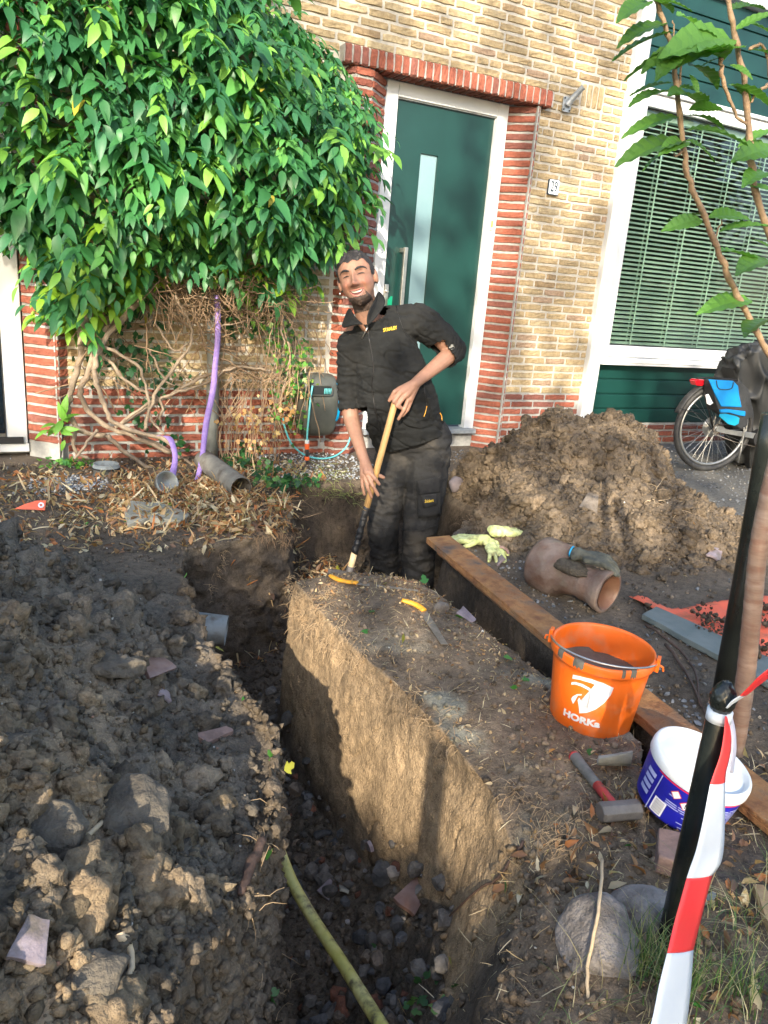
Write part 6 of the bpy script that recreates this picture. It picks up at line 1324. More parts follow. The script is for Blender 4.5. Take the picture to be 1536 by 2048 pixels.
for q_, d2 in (((772, 1160, .03), -1), ((836, 1172, -.01), 1)):
    b_ = J(*q_); z_ = gz_at(b_[0], b_[1]); fw_ = _n(-nF + scr_r * .25 * d2); m = MB(); a_ = np.array([b_[0], b_[1], z_ + .05]); cap(m, a_ + ez * .06, a_, .05, .05); cap(m, a_ - fw_ * .02 - ez * .005, a_ + fw_ * .10 - ez * .012, .046, .040); V, N, F = remesh(m, .006, 3); V[:, 2] = np.maximum(V[:, 2], z_ + .002 + 0 * V[:, 2]); npmesh('boot', V, F, M_boot, man, True)
# ---- shovel
M_ash = mat('worn_ash_wood', (.46, .27, .10), (.60, .39, .17), 12, .55, .2, 60, c3=(.36, .20, .08), s3=6); M_ash2 = mat('fresh_ash_wood', (.66, .48, .26), (.74, .58, .36), 12, .6, .2, 60); M_tape = mat('black_tape', (.012, .012, .013), (.03, .03, .032), 30, .3, .6, 60, bdist=.01)
sh = empty('shovel', tuple(J(693, 1150, -.36)), 'long wooden shovel mended with black tape in the hands of the man', 'shovel')
s0, s1 = J(792.5, 795.5, -.325), J(697, 1150, -.37); at_ = lambda t_: s0 + (s1 - s0) * t_
MB().tube([at_(-.012), at_(-.006), at_(.0), at_(.012), at_(.3), at_(.62)], [.009, .0145, .0165, .0165, .0165, .017], 16).build('shaft', M_ash, sh, True)
MB().tube([at_(-.0125), at_(-.0065), at_(.004)], [.0092, .0148, .0168], 16).build('shaft_end', mat('grey_worn_wood', (.22, .19, .15), (.32, .28, .22), 30, .8, .4, 80), sh, True)
n = 26; MB().tube([at_(.60 + .27 * k / (n - 1)) + RS.normal(0, .0012, 3) for k in range(n)], [.0195 + .0035 * math.sin(k * 2.2) * (k % 3 - 1) + RS.normal(0, .001) for k in range(n)], 12).build('tape_binding', M_tape, sh, True)
MB().tube([at_(.86), at_(.93), at_(1.0)], [.0165, .017, .018], 14).build('lower_shaft', M_ash2, sh, True)
m = MB(); bd_ = _n(s1 - s0); bx2 = _n(np.cross(bd_, nF)); V = []
for i in range(9):
    for j in range(9):
        s2 = (i / 8 - .5); t2 = j / 8; w_ = .11 * (1 - .55 * max(0, t2 - .6) / .4); V.append(s1 + bd_ * (.27 * t2 - .01) + bx2 * s2 * 2 * w_ + nF * (.03 * (2 * s2) ** 2 * -1 + .02))
m.put(V, [(i * 9 + j, (i + 1) * 9 + j, (i + 1) * 9 + j + 1, i * 9 + j + 1) for i in range(8) for j in range(8)]); o = m.build('blade', M_iron, sh, True); o.modifiers.new('t', 'SOLIDIFY').thickness = .003
m = MB(); m.tube([s1 - bd_ * .05, s1 + bd_ * .06], [.0185, .021], 14); m.build('socket', M_iron, sh, True)
# ================================================================= FRONT RIGHT: POSTS, TAPE, YOUNG TREE
M_blk = mat('gloss_black_paint', (.010, .012, .011), (.018, .022, .020), 6, .25, .1, 40)
pb_ = np.array([1.10, .768, 0.]); pzt = P(1438, 1432, 'y', .768)[2]; px_ = P(1438, 1432, 'y', .768)[0]
post = empty('black_post', (pb_[0], pb_[1], -.05), 'short black round metal post with pine cone finial, tied with barrier tape', 'post')
tx_ = px_ - pb_[0]; pz = lambda t_: np.array([pb_[0] + tx_ * t_, pb_[1], -.12 * (1 - t_) + pzt * t_])
MB().tube([pz(0), pz(.5), pz(.985), pz(.99), pz(1.0)], [.0205, .0205, .0205, .019, .018], 28).build('shaft', M_blk, post, True)
V, F = ico(4); zz = V[:, 2]; an = np.arctan2(V[:, 1], V[:, 0]); sc_ = 1 + .10 * np.abs(np.sin(an * 5 + np.floor((zz + 1) * 4.5) % 2 * math.pi / 2)) * np.abs(np.sin((zz + 1) * 4.5 * math.pi)); V = V * sc_[:, None] * [.0215, .0215, .032]; V[:, :2] *= (1 - .22 * np.clip(zz, 0, 1))[:, None]
npmesh('finial', V + pz(1.0) + [0, 0, .036], F, M_blk, post, True)
M_tw = mat('white_tape', (.66, .71, .76), (.60, .66, .74), 6, .45, .05, 20); M_tr = mat('red_tape', (.80, .035, .045), (.72, .05, .05), 6, .45, .05, 20); M_tl = mat('thin_white_tape', (.58, .58, .70), rough=.4)
pn_ = pz(1.0) + [0, 0, .002]
MB().tube([pn_ - [0, 0, .010], pn_ + [0, 0, .010]], [.0215, .0215], 24).build('tape_collar', M_tw, post, True)
P2 = np.array([1.99, 1.40, 0]); tt = P(1532, 900, 'y', 1.36); 
p2 = MB().tube([(P2[0], P2[1], -.1), (P2[0] + (tt[0] - P2[0]) * .5, 1.38, tt[2] * .5), tuple(tt), tuple(tt + (tt - P2) * .12)], [.030, .029, .028, .028], 28).build('sign_pole', M_blk, None, True); tag(p2, 'tall glossy black pole rising behind the pine cone post, in front of the young tree', 'pole')
tape = empty('barrier_tape', tuple(pn_), 'red and white barrier tape knotted round the short black post, hanging down to the grass', 'tape')
def band(rows, y, mat_, name, th=.0008):
    L_ = wob([P(a_, c2, 'y', y[i] if hasattr(y, '__len__') else y) for i, (a_, b2, c2) in enumerate(rows)], 5, 0); R2 = wob([P(b2, c2 - (b2 - a_) * .12, 'y', (y[i] if hasattr(y, '__len__') else y) + .018) for i, (a_, b2, c2) in enumerate(rows)], 5, 0); V = []; nn_ = 6
    for i, (a_, b_) in enumerate(zip(L_, R2)):
        for k in range(nn_): s2 = k / (nn_ - 1); V.append(a_ * (1 - s2) + b_ * s2 + np.array([0, -.0025 * math.sin(math.pi * s2) * (1 + .3 * math.sin(i * .35)), 0]))
    n = len(L_); o = npmesh(name, V, np.array([(i * nn_ + k, i * nn_ + k + 1, (i + 1) * nn_ + k + 1, (i + 1) * nn_ + k) for i in range(n - 1) for k in range(nn_ - 1)]), mat_, tape, True); md = o.modifiers.new('t', 'SOLIDIFY'); md.thickness = th; return o
yb2 = .735
band([(1450, 1456, 1432), (1447, 1462, 1470), (1440, 1460, 1510), (1428, 1452, 1545), (1420, 1450, 1568)], [.745, .735, .725, .72, .715], M_tr, 'red_band')
band([(1420, 1450, 1568), (1406, 1449, 1640), (1392, 1447, 1700), (1380, 1440, 1735), (1373, 1424, 1756)], [.715, .70, .69, .68, .675], M_tw, 'white_band')
band([(1373, 1424, 1756), (1358, 1410, 1810), (1347, 1400, 1850), (1334, 1386, 1906)], [.675, .66, .65, .63], M_tr, 'red_band')
band([(1334, 1386, 1906), (1318, 1382, 1970), (1306, 1376, 2030), (1290, 1368, 2090)], [.63, .61, .59, .57], M_tw, 'white_band')
band([(1455, 1462, 1428), (1459, 1470, 1460), (1462, 1472, 1500), (1459, 1466, 1545)], .75, M_tl, 'folded_edge')
band([(1452, 1456, 1416), (1464, 1476, 1402), (1480, 1494, 1392)], [.745, .74, .735], M_tw, 'white_band'); band([(1480, 1494, 1392), (1500, 1520, 1372), (1520, 1550, 1352), (1560, 1600, 1320)], [.735, .72, .71, .70], M_tr, 'red_band')
# unseen post added behind the camera to cast a shadow band on the strip
m = MB(); shade_post = np.array([-.16, -.36, 0.]); p3 = empty('black_post', tuple(shade_post), 'unseen black metal post added behind the viewer to cast a shadow band on the cut strip', 'post')
MB().tube([shade_post - ez * .05, shade_post + ez * .86], .030, 24).build('shaft', M_blk, p3, True); V, F = ico(3); npmesh('finial', V * [.030, .030, .04] + shade_post + ez * .89, F, M_blk, p3, True)
# young cherry tree
ct = empty('cherry_tree', (1.80, 1.19, 0), 'young cherry tree with shiny banded trunk and drooping pleated leaves at the right edge', 'tree')
M_cher = mat('cherry_bark', (.20, .125, .09), (.34, .25, .20), 9, .4, .2, 60, c3=(.22, .12, .085), s3=12)
t0 = P(1472, 1500, 'z', 0); tq = [t0 + [0, 0, -.05], P(1488, 1380, 'y', 1.18), P(1503, 1240, 'y', 1.17), P(1520, 1080, 'y', 1.16), P(1560, 900, 'y', 1.16), P(1600, 760, 'y', 1.15), P(1650, 640, 'y', 1.15)]
pp = wob(tq, 14, 0); n = len(pp); MB().tube(pp, [(.0255 - .008 * i / n) * (1 + .035 * (math.sin(i * 2.1) > .5)) for i in range(n)], 18).build('trunk', M_cher, ct, True)
_t = M_cher.node_tree; _tc = [n for n in _t.nodes if n.type == 'TEX_COORD'][0]; _mp = _t.nodes.new('ShaderNodeMapping'); _mp.inputs['Scale'].default_value = (1, 1, 4)
for l_ in list(_tc.outputs['Object'].links): _t.links.new(_mp.outputs[0], l_.to_socket)
_t.links.new(_tc.outputs['Object'], _mp.inputs[0])
M_cbr = mat('cherry_branch', (.19, .125, .08), (.40, .27, .16), 26, .6, .5, 70)
BRN = [([(1600, 760), (1560, 745), (1540, 712), (1500, 640), (1460, 560), (1440, 510), (1408, 432), (1380, 365), (1367, 300), (1357, 210), (1347, 110), (1330, 55), (1308, -20)], .0078), ([(1640, 660), (1560, 540), (1538, 470), (1510, 370), (1500, 290), (1492, 190), (1475, 90), (1460, 20), (1452, -40)], .0082),
       ([(1600, 120), (1545, 165), (1522, 180), (1500, 204)], .0045), ([(1440, 118), (1444, 150), (1455, 190), (1472, 226), (1494, 250)], .0045), ([(1360, 170), (1362, 120), (1350, 70), (1345, 40)], .0022), ([(1430, 480), (1440, 450), (1448, 430)], .002), ([(1500, 100), (1520, 90), (1536, 120), (1540, 190)], .0035), ([(1366, 300), (1352, 312), (1348, 306)], .0025)]
for k, (pl_, r) in enumerate(BRN):
    q_ = wob([P(a_, b_, 'y', 1.15) for a_, b_ in pl_], 5, .0012, k); n = len(q_); MB().tube(q_, [r * (1 - .5 * i / n) * (1 + .12 * math.sin(i * 1.9)) for i in range(n)], 9).build('branch', M_cbr, ct, True)
LFL = [((1297, 3), (1250, 27)), ((1330, 47), (1253, 75)), ((1342, 66), (1236, 102)), ((1461, 78), (1370, 95)), ((1400, 92), (1303, 121)), ((1349, 109), (1252, 147)), ((1344, 166), (1269, 181)), ((1342, 184), (1271, 197)), ((1355, 234), (1263, 261)), ((1367, 281), (1258, 312)), ((1342, 300), (1288, 331)),
       ((1372, 283), (1336, 300)), ((1374, 281), (1433, 314)), ((1380, 259), (1492, 275)), ((1380, 219), (1446, 216)), ((1380, 231), (1446, 247)), ((1361, 175), (1420, 190)), ((1355, 31), (1405, 50)), ((1374, 62), (1440, 84)), ((1380, 131), (1440, 160)), ((1486, 94), (1380, 112)), ((1470, 60), (1545, 22)), ((1490, 45), (1560, 70)), ((1500, 100), (1560, 110)), ((1407, 430), (1342, 433)), ((1420, 434), (1505, 433)), ((1402, 440), (1345, 457)),
       ((1442, 462), (1533, 444)), ((1436, 503), (1517, 512)), ((1545, 525), (1492, 531)), ((1500, 600), (1419, 618)), ((1545, 262), (1488, 283)), ((1545, 300), (1495, 314)), ((1500, 372), (1560, 384)), ((1505, 480), (1550, 498)), ((1530, 345), (1500, 360)), ((1345, 25), (1300, -12)), ((1310, 0), (1380, 12)), ((1460, 20), (1530, 5)), ((1400, 210), (1360, 175)), ((1440, 116), (1400, 132)), ((1540, 640), (1490, 655)), ((1500, 205), (1470, 165)), ((1460, 130), (1500, 150)), ((1380, 150), (1398, 185)), ((1460, 170), (1540, 200)), ((1445, 118), (1410, 85)), ((1360, 95), (1330, 140)), ((1520, 30), (1590, 50))]
tsn = np.linspace(0, 1, 15); LVC = []
for i, t_ in enumerate(tsn):
    ww = .5 * .36 * (math.sin(math.pi * min(1, t_ * .96 + .02) ** .8) ** .9); zc_ = -.26 * t_ ** 2; pl2 = .012 * (1 if i % 2 else -1)
    LVC += [(t_, -ww, zc_ + .22 * ww + pl2), (t_ - .03, -ww * .5, zc_ + .10 * ww + pl2 * .6), (t_ - .05, 0, zc_), (t_ - .03, ww * .5, zc_ + .10 * ww + pl2 * .6), (t_, ww, zc_ + .22 * ww + pl2)]
LFC = [(5 * i + k, 5 * i + 5 + k, 5 * i + 6 + k, 5 * i + 1 + k) for i in range(14) for k in range(4)]
po, xd, sc2, zd = [], [], [], []
for a_, b_ in LFL:
    y_ = 1.15 + RS.uniform(-.03, .03); A2 = P(*a_, 'y', 1.15); B2 = P(*b_, 'y', y_ - RS.uniform(-.02, .05)); d_ = B2 - A2; L2 = np.linalg.norm(d_); po.append(A2); xd.append(d_ + np.array([0, 0, .16 * L2])); sc2.append(L2 * 1.10); zd.append(np.array([RS.normal(0, .25), -.35 + RS.normal(0, .25), .9]))
M_cleaf = leafmat('cherry_leaf', .35, .5)
scatter('foliage', np.array(LVC), LFC, np.array(po), frame_rot(np.array(xd), np.array(zd)), np.array(sc2), M_cleaf, ct, False, np.array([.085, .21, .035]) * RS.uniform(.6, 1.35, (len(po), 1)) * np.array([1, 1, 1]))
# ================================================================= BICYCLE
D_ = _n(np.array([.976, -.218, 0])); NB = _n(np.array([-.218, -.976, 0])); OB = np.array([4.87, 4.02, 0.]); WR = .345
bk2 = empty('bicycle', tuple(OB), 'parked bicycle with its rear wheel showing, front end under a dark cover', 'bicycle')
def B(px, py, off=0.): return PN(px, py, NB, OB + NB * off)
wc = np.array([*OB[:2], WR + .0]); cir = lambda r, off=0., n=65: [wc + D_ * r * math.cos(a) + ez * r * math.sin(a) + NB * off for a in np.linspace(0, 2 * math.pi, n)]
wh = bpy.data.objects.new('wheel', None); COL.objects.link(wh); wh.location = wc; attach(wh, bk2)
M_tyre = mat('tyre', (.022, .023, .024), (.05, .05, .05), 20, .6, .2, 80); M_alu = mat('alloy', (.45, .46, .46), (.3, .31, .31), 12, .4, .1, 40, metal=.8)
MB().tube(cir(WR - .022), .0225, 14, False).build('tyre', M_tyre, wh, True); MB().tube(cir(WR - .055), .011, 10, False).build('rim', M_alu, wh, True)
m = MB()
for k in range(36): a = 2 * math.pi * k / 36; b = a + (.9 if k % 2 else -.9); m.tube([wc + .028 * (D_ * math.cos(b) + ez * math.sin(b)) + NB * (.02 if k % 4 < 2 else -.02), wc + (WR - .06) * (D_ * math.cos(a) + ez * math.sin(a))], .0012, 4)
o = m.build('spokes', M_alu, wh)
m = MB(); m.tube([wc - NB * .05, wc + NB * .05], [.028, .028], 20); m.tube([wc - NB * .03, wc - NB * .026], [.08, .08], 32); m.build('hub', M_alu, wh, True)
MB().tube([wc + NB * .040, wc + NB * .047], [.038, .038], 24).build('sprocket', M_iron, wh)
a0_, a1_ = math.radians(58), math.radians(164); V = []; n = 30
for i in range(n):
    a = a0_ + (a1_ - a0_) * i / (n - 1)
    for k in range(7): b = math.pi * (k / 6 - .5); r = WR + .012 + .016 * math.cos(b); V.append(wc + (D_ * math.cos(a) + ez * math.sin(a)) * r + NB * .030 * math.sin(b))
npmesh('mudguard', V, np.array([(i * 7 + k, i * 7 + k + 1, (i + 1) * 7 + k + 1, (i + 1) * 7 + k) for i in range(n - 1) for k in range(6)]), M_tyre, bk2, True).modifiers.new('t', 'SOLIDIFY').thickness = .002
MB().tube([B(1361, 817, .03), B(1400, 828, .035), B(1424, 858, .04)], .003, 6).build('mudguard_stay', M_rubber, bk2, True)
m = MB(); q_ = [B(1432, 856, .055), B(1436, 851, .055), B(1445, 852, .055), B(1450, 858, .055), B(1512, 866, .055), B(1512, 878, .055), B(1440, 865, .055), B(1431, 862, .055)]; m.put([p_ for p_ in q_] + [p_ + NB * .012 for p_ in q_], [tuple(range(8)), tuple(range(15, 7, -1))] + [(i, i + 8, (i + 1) % 8 + 8, (i + 1) % 8) for i in range(8)]); m.build('chainstay', M_alu, bk2, bevel=.002)
m = MB(); m.tube([B(1427, 868, .058), B(1470, 884, .058), B(1512, 894, .058)], .003, 6); m.tube([B(1432, 858, .058), B(1470, 864, .058), B(1515, 868, .058)], .003, 6); m.build('chain', M_iron, bk2, True)
cc = B(1520, 876, .05); MB().tube([cc - NB * .02, cc + NB * .03], [.075, .075], 28).build('motor_cover', M_rubber, bk2, bevel=.004)
m = MB(); m.tube([B(1392, 757, .0), B(1415, 755, .0), B(1460, 758, .0), B(1500, 762, 0)], .006, 8); m.tube([B(1410, 757, .03), B(1408, 790, .035), B(1418, 822, .035), B(1426, 856, .04)], .006, 8); m.build('luggage_rack', M_rubber, bk2, True)
M_rl = mat('red_reflector', (.65, .01, .02), rough=.2, spec=.8); q_ = [B(a_, b_, .035) for a_, b_ in ((1390, 762), (1395, 759), (1409, 760), (1407, 772), (1393, 771))]; MB().put(q_ + [p_ - NB * .07 for p_ in q_], [tuple(range(5)), tuple(range(9, 4, -1))] + [(i, i + 5, (i + 1) % 5 + 5, (i + 1) % 5) for i in range(5)]).build('rear_light', M_rl, bk2, bevel=.003)
MB().tube([B(1486, 835, .06), B(1488, 862, .07), B(1482, 900, .08), B(1476, 925, .09)], .006, 8).build('side_stand', M_alu, bk2, True)
pn2 = empty('pannier_bag', tuple(B(1445, 800, .1)), 'bright blue and black pannier bag hanging over the rear bicycle wheel', 'bag')
M_pbl = mat('blue_canvas', (.0, .20, .55), (.0, .25, .62), 8, .5, .1, 60); M_pbk = mat('black_canvas', (.02, .022, .024), (.035, .037, .04), 20, .7, .3, 80)
c8 = lambda *l: [(1330 + x * .1341, 700 + y * .1341) for x, y in l]
def bpoly(pl_, o0, o1, mat_, name, par, bev=.006):
    q_ = [B(a_, b_, o0) for a_, b_ in pl_]; q2 = [B(a_, b_, o1) for a_, b_ in pl_]; q3 = q_; n = len(pl_)
    c3_ = np.mean(q_, 0); q2 = [c3_ + (p_ - c3_) * .96 + NB * (o1 - o0) for p_ in q_]; return MB().put(q_ + q2, [tuple(range(n))[::-1], tuple(range(n, 2 * n))] + [(i, (i + 1) % n, (i + 1) % n + n, i + n) for i in range(n)]).build(name, mat_, par, bevel=bev)
bpoly(c8((585, 430), (1000, 440), (1110, 540), (1150, 700), (1190, 870), (1200, 960), (1110, 1000), (1100, 1100), (1000, 1150), (900, 1090), (770, 960), (660, 880), (600, 700), (575, 520)), .045, .15, M_pbk, 'body', pn2)
bpoly(c8((640, 435), (1010, 455), (1085, 530), (1105, 690), (1140, 855), (830, 845), (745, 680)), .151, .160, M_pbl, 'front_panel', pn2, .003)
bpoly(c8((800, 885), (900, 875), (1190, 910), (1185, 985), (1080, 970), (940, 930), (810, 930)), .151, .166, M_pbl, 'pocket_flap', pn2, .003); bpoly(c8((810, 950), (900, 945), (1060, 985), (1105, 1010), (1090, 1100), (1030, 1130), (930, 1105), (800, 990)), .151, .162, mat('light_blue_canvas', (.02, .36, .52), (.0, .30, .55), 8, .4), 'pocket', pn2, .003)
m = MB(); m.tube(wob([B(a_, b_, .163) for a_, b_ in c8((765, 455), (790, 560), (860, 590), (990, 575), (1020, 480))], 4, 0), .0035, 6); m.build('handle', M_pbk, pn2, True)
bpoly(c8((600, 665), (645, 655), (715, 790), (670, 825), (620, 800)), .151, .156, M_wht, 'reflector', pn2, .001)
o = empty('tmp'); bpy.data.objects.remove(o)
# dark bicycle cover
M_cov = mat('grey_cover', (.022, .024, .025), (.036, .038, .039), 4, .55, .1, 30)
hv = []
for s_1, z_, t0_, t1_ in ((.03, .80, -.16, .03), (.12, .92, -.16, .05), (.30, .98, -.18, .07), (1.05, 1.12, -.30, .22), (1.6, .86, -.2, .12), (1.65, .02, -.34, .2), (.46, .02, -.42, -.10), (.34, .25, -.36, -.08), (.30, .55, -.26, -.02), (1.0, .02, -.42, .12)): hv += [OB + D_ * s_1 + NB * t0_ + ez * z_, OB + D_ * s_1 + NB * t1_ + ez * z_]
bmh = bmesh.new(); [bmh.verts.new(v_) for v_ in hv]; r_ = bmesh.ops.convex_hull(bmh, input=bmh.verts); bmh.verts.ensure_lookup_table(); bmh.verts.index_update()
m = MB(); m.put([v_.co[:] for v_ in bmh.verts], [tuple(v_.index for v_ in f_.verts) for f_ in bmh.faces]); bmh.free()
V, N, F = remesh(m, .014, 14, .6); ss_ = (V - OB) @ D_; tt_ = (V - OB) @ NB; q_ = np.c_[ss_ * 2.6 + V[:, 2] * .9, tt_ * 2.2, V[:, 2] * .7]
f1 = fbm(q_ + 2, 2.2, 2); V = V + N * (.055 * np.exp(-(f1 / .09) ** 2) - .03 + .03 * fbm(q_ + 9, 1.6, 2))[:, None]; V[:, 2] = np.maximum(V[:, 2], .012)
o = npmesh('bicycle_cover', V, F, M_cov, None, True); tag(o, 'crumpled dark grey waterproof cover draped over the bicycle at the right edge', 'cover')
# ================================================================= LITTER, ROOTS, GRASS
tmpl, tF = leaf_tpl(.45, .25, .5, 4); strip = np.array([(0, -.04, 0), (0, .04, 0), (.5, -.05, .06), (.5, .05, .05), (1, -.02, -.02), (1, .02, 0)]); sF = [(0, 2, 3, 1), (2, 4, 5, 3)]
tan = np.array([[.36, .20, .09], [.46, .31, .16], [.24, .13, .07], [.52, .40, .24], [.40, .16, .06], [.15, .09, .06], [.60, .52, .36]])
def litter(name, n, wf, smin, smax, cols_, lab, cat, T_=tmpl, F_=tF, lift=.006, spread=.5, mat_=None):
    p_, nn_, cc, ss = samp(n, wf); zd = nn_ + RS.normal(0, spread, (n, 3)); sz = RS.uniform(smin, smax, n)
    o = scatter(name, T_, F_, p_ + nn_ * (RS.rand(n) * lift + .002)[:, None], frame_rot(RS.normal(0, 1, (n, 3)), zd), sz, mat_ or M_leaf, None, True, cols_[RS.randint(len(cols_), size=n)] * RS.uniform(.7, 1.25, (n, 1))); return tag(o, lab, cat, kind='stuff')
lz = lambda p, s, n: ((p[:, 1] > 3.15) & (p[:, 1] < 4.75) & (p[:, 0] > -.5) & (p[:, 0] < 1.75)) * (n[:, 2] > .6) * (.10 + np.exp(-(((p[:, 0] - .95) / .55) ** 2 + ((p[:, 1] - 3.85) / .45) ** 2))) * (.3 + sm(-.2, .3, fbm(p, 4, 3)))
litter('dry_leaves', 4200, lz, .02, .055, tan, 'dry brown leaves and wood scraps below the climbing shrub', 'dry leaves', lift=.02, spread=.7)
litter('wood_splinters', 2300, lz, .03, .10, tan[[0, 1, 3, 4, 6]], 'pale wood splinters among the dry leaves below the shrub', 'splinters', strip, sF, .025, .6)
litter('leaf_scraps', 1500, lambda p, s, n: ((s > 9) & (s < 11.3) & (p[:, 1] > 1.0) & (p[:, 1] < 2.9)) * (n[:, 2] > .5) * (.3 + 1.6 * np.exp(-((s - 10.7) / .5) ** 2) + 1.2 * (p[:, 1] > 2.3)), .006, .022, tan[[0, 1, 2, 3, 5]], 'small leaf scraps on top of the undug strip', 'leaf scraps')
litter('splinters', 1100, lambda p, s, n: ((s > 9.0) & (s < 11.3) & (p[:, 1] > 1.0) & (p[:, 1] < 3.0)) * (n[:, 2] > .5) * 1.0, .010, .040, tan[[1, 3, 6]], 'thin straw and fibre pieces on the undug strip', 'straw', strip * [1, .5, 1], sF, .004, .4)
br2 = lambda p, s, n: ((s > 6.5) & (p[:, 0] > .62) & (p[:, 0] < 1.9) & (p[:, 1] > .3) & (p[:, 1] < 1.15)) * (n[:, 2] > .4)
litter('dry_leaves', 900, lambda p, s, n: br2(p, s, n) * (p[:, 0] > .95), .012, .045, tan, 'curled brown leaves round the boulder and the tape at the bottom right', 'dry leaves', lift=.012, spread=.8)
litter('straw', 1500, lambda p, s, n: br2(p, s, n), .012, .05, tan[[1, 3, 6]], 'pale straw bits on the soil at the bottom right', 'straw', strip * [1, .45, 1], sF, .006, .5)
litter('dry_leaves', 260, lambda p, s, n: ((s > 14) & (p[:, 1] < 3.2)) * inv(p), .008, .022, tan, 'few leaf bits on the gravel and soil right of the beam', 'dry leaves')
litter('green_leaves', 130, lambda p, s, n: lz(p, s, n) + ((s > 9) & (s < 11.3) & (p[:, 1] > 1.0) & (p[:, 1] < 2.9)) * .10 + br2(p, s, n) * .15 + ((s > 4.2) & (s < 5.2) & (p[:, 1] > 1.2) & (p[:, 1] < 3)) * .25, .025, .045, np.array([[.05, .20, .04], [.10, .30, .05], [.35, .35, .05]]), 'fallen green ivy leaves lying about the dig', 'ivy leaves', IV, [(a, b, c) for a, b, c in IF], .01, .5)
litter('pebbles', 900, lambda p, s, n: ((s < 5) | ((s > 9) & (s < 11.3)) | (s > 14)) * (p[:, 1] < 4) * inv(p), .002, .0055, np.array([[.45, .42, .36], [.6, .58, .52], [.35, .2, .13]]), 'tiny pale pebbles in the soil', 'pebbles', RK1[0], RF1, .001, 1, M_grav)
def fibres(name, spots, n, ln, r, lab, cols_m=M_pale, droop=1.0, spread=(.05, .05, .01), nseg=4, out=(0, 0, 0), jit=.35):
    m = MB()
    for k in range(n):
        c_ = np.array(spots[RS.randint(len(spots))]) + RS.normal(0, 1, 3) * spread; d_ = _n(RS.normal(0, 1, 3) * [.8, .8, .4] + np.array(out)); pts = [c_]; L2 = RS.uniform(.4, 1.1) * ln
        for j in range(nseg): d_ = _n(d_ + RS.normal(0, jit, 3) + np.array([0, 0, -.25 * droop])); pts.append(pts[-1] + d_ * L2 / nseg)
        m.tube(pts, [r * (1 - .7 * i / nseg) * RS.uniform(.7, 1.2) for i in range(nseg + 1)], 4, False)
    o = m.build(name, cols_m, None, True); return tag(o, lab, 'roots', kind='stuff')
M_fib = mat('root_fibre', (.34, .225, .12), (.50, .36, .21), 14, .9)
fibres('root_tuft', [on(a_, b_) for a_, b_ in ((592, 1165), (600, 1190), (595, 1215), (612, 1150), (625, 1200), (640, 1220), (660, 1190), (610, 1235))], 420, .05, .0009, 'straw coloured root tuft at the far left tip of the undug strip', M_fib, .8, (.022, .022, .018), out=(-.5, -.3, 0))
fibres('root_tuft', [on(a_, b_) for a_, b_ in ((640, 1245), (680, 1255), (700, 1285), (660, 1290), (620, 1260), (720, 1310))], 230, .07, .0011, 'tangled roots down the sunny side of the undug strip', M_fib, 1.2, (.03, .02, .03), out=(-.6, -.3, -.2))
fibres('root_tuft', [on(a_, b_) for a_, b_ in ((490, 1066), (520, 1070), (550, 1068), (580, 1060), (505, 1050), (565, 1080))], 300, .07, .0011, 'brown root mat hanging over the edge above the left pocket', mat('brown_root', (.20, .125, .075), (.32, .21, .12), 12, .9), 1.3, (.03, .02, .015), out=(0, -.6, -.2))
fibres('root_tuft', [on(a_, b_) for a_, b_ in ((820, 1385), (850, 1400), (880, 1430), (900, 1450), (840, 1420), (930, 1470), (790, 1380))], 110, .09, .0012, 'fine roots and tendrils half way along the undug strip edge', M_fib, 1.0, (.03, .025, .015), out=(-.4, -.2, 0))
fibres('root_tuft', [on(a_, b_) for a_, b_ in ((1060, 1600), (1100, 1650), (1090, 1625), (1120, 1680), (1140, 1700), (1040, 1580), (1150, 1640))], 200, .07, .0011, 'pale fibrous roots at the near corner of the undug strip', M_fib, 1.0, (.025, .02, .012), out=(-.4, -.3, 0))
fibres('root_tuft', [on(a_, b_) for a_, b_ in ((960, 1035), (1000, 1030), (940, 1050), (980, 1010))], 190, .06, .0012, 'dark root ball hanging from the left foot of the mound', mat('dark_root', (.12, .08, .05), (.2, .14, .09), 12, .9), 1.0, (.04, .03, .03))
fibres('root_tuft', [on(a_, b_) for a_, b_ in ((1310, 985), (1330, 1000), (1300, 1000), (1345, 1020))], 34, .11, .0020, 'bunch of pale roots sticking out high on the mound', M_pale, .6, (.012, .012, .008), out=(.3, -.4, 0))
fibres('root_threads', [p_ for p_ in samp(60, lambda p, s, n: ((s > 4.6) & (s < 5.6) & (p[:, 1] < 3)) * 1.0)[0]], 130, .07, .0009, 'thin root threads along the left lip of the trench', M_fib, 1.0, (.01, .01, .005))
fibres('root_threads', [p_ for p_ in samp(60, lambda p, s, n: (mound(p[:, 0], p[:, 1]) > .05) * (s > 14) * 1.0)[0]], 120, .09, .0010, 'thin root threads over the mound', M_fib, .4, (.01, .01, .005))
fibres('root_threads', [on(a_, b_) for a_, b_ in ((440, 1130), (430, 1150), (420, 1175), (445, 1110))], 70, .05, .0010, 'small dangling root cluster on the left wall above the plastic pipe', M_fib, 1.4, (.012, .012, .02))
fibres('vine_clippings', [on(a_, b_) for a_, b_ in ((620, 960), (650, 965), (680, 980), (700, 990), (640, 985), (600, 965), (660, 950))], 170, .13, .0016, 'heap of green creeper clippings behind the shovel', mat('green_stem', (.20, .26, .07), (.36, .38, .14), 10, .7), .6, (.06, .03, .02), out=(.3, 0, .3))
fibres('twigs', [on(a_, b_) for a_, b_ in ((300, 960), (350, 990), (400, 1020), (450, 1030), (500, 1020), (540, 1000), (250, 980), (560, 1030))], 150, .16, .0016, 'thin dry twigs over the leaves under the shrub', M_twig, .3, (.06, .06, .01), out=(.4, 0, .1), jit=.2)
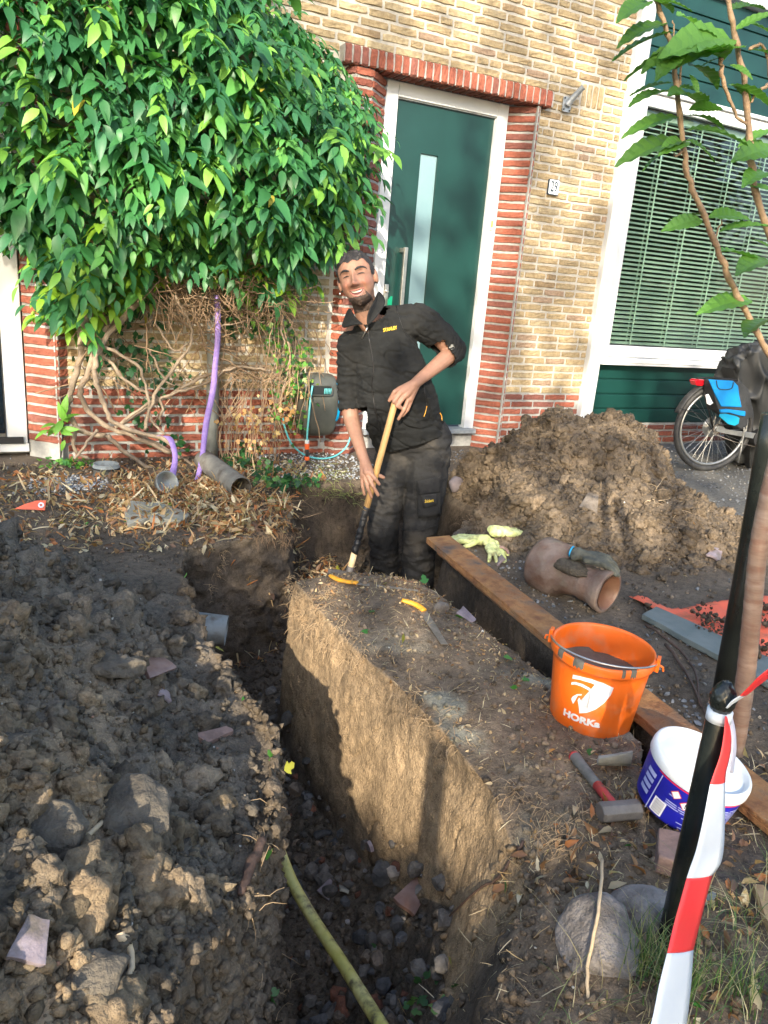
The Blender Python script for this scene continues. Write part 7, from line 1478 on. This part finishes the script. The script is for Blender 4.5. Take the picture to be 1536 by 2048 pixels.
def grass(name, n, wf, lab, hmin, hmax, cols_, lean=.5):
    p_, nn_, cc, ss = samp(n, wf); V = []; C_ = []; F = []
    for i in range(n):
        h_ = RS.uniform(hmin, hmax); a = RS.uniform(0, 2 * math.pi); d_ = np.array([math.cos(a), math.sin(a), 0]); w_ = np.array([-math.sin(a), math.cos(a), 0]) * RS.uniform(.0008, .0017); ln = RS.uniform(.2, 1.3) * lean; b = len(V)
        for j in range(5): t_ = j / 4; q_ = p_[i] + ez * h_ * (t_ - .35 * ln * t_ * t_) + d_ * h_ * ln * t_ * t_; V += [q_ - w_ * (1 - t_ * .9), q_ + w_ * (1 - t_ * .9)]
        F += [(b + 2 * j, b + 2 * j + 1, b + 2 * j + 3, b + 2 * j + 2) for j in range(4)]; c_ = cols_[RS.randint(len(cols_))] * RS.uniform(.7, 1.3); C_ += [c_] * 10
    o = npmesh(name, V, np.array(F), M_leaf, None, True, np.array(C_)); return tag(o, lab, 'grass', kind='stuff')
gcols = np.array([[.10, .18, .05], [.30, .31, .13], [.42, .38, .22], [.07, .14, .04], [.46, .40, .25], [.38, .33, .2]])
gsp = lambda p, s, n: ((p[:, 0] > .66) & (p[:, 0] < 1.7) & (p[:, 1] > .25) & (p[:, 1] < .84)) * (n[:, 2] > .5) * (.05 + sm(.80, .62, p[:, 1] - .12 * (p[:, 0] > 1.0))) * (.4 + (fbm(p, 9, 2) > 0))
grass('grass', 950, gsp, 'straggly green and straw coloured grass at the bottom right corner', .04, .13, gcols, 1.3)
g2_ = [G(a_, b_) for a_, b_ in ((1290, 1950), (1310, 1930), (1330, 1960), (1480, 1990), (1390, 1980))]
grass('grass', 260, lambda p, s, n: sum(np.exp(-((p[:, 0] - q_[0]) ** 2 + (p[:, 1] - q_[1]) ** 2) / .0012) for q_ in g2_), 'fresh green grass tufts between the boulder and the barrier tape', .06, .13, gcols[[0, 3, 1]], .7)
iv2 = empty('ivy', tuple(on(850, 2000)), 'small ivy sprig with pale leaves on the dark near slope of the trench', 'ivy')
ivy_patch(iv2, [on(a_, b_) + [0, 0, .02] for a_, b_ in ((850, 2005), (830, 2020), (890, 2000), (905, 1985), (770, 1885), (870, 1975), (540, 2020))], 26, np.array([.018, .018, .008]), .018, .034, ((.03, .12, .03), (.12, .25, .08), (.03, .09, .03)), nrm=(0, -.6, 1))
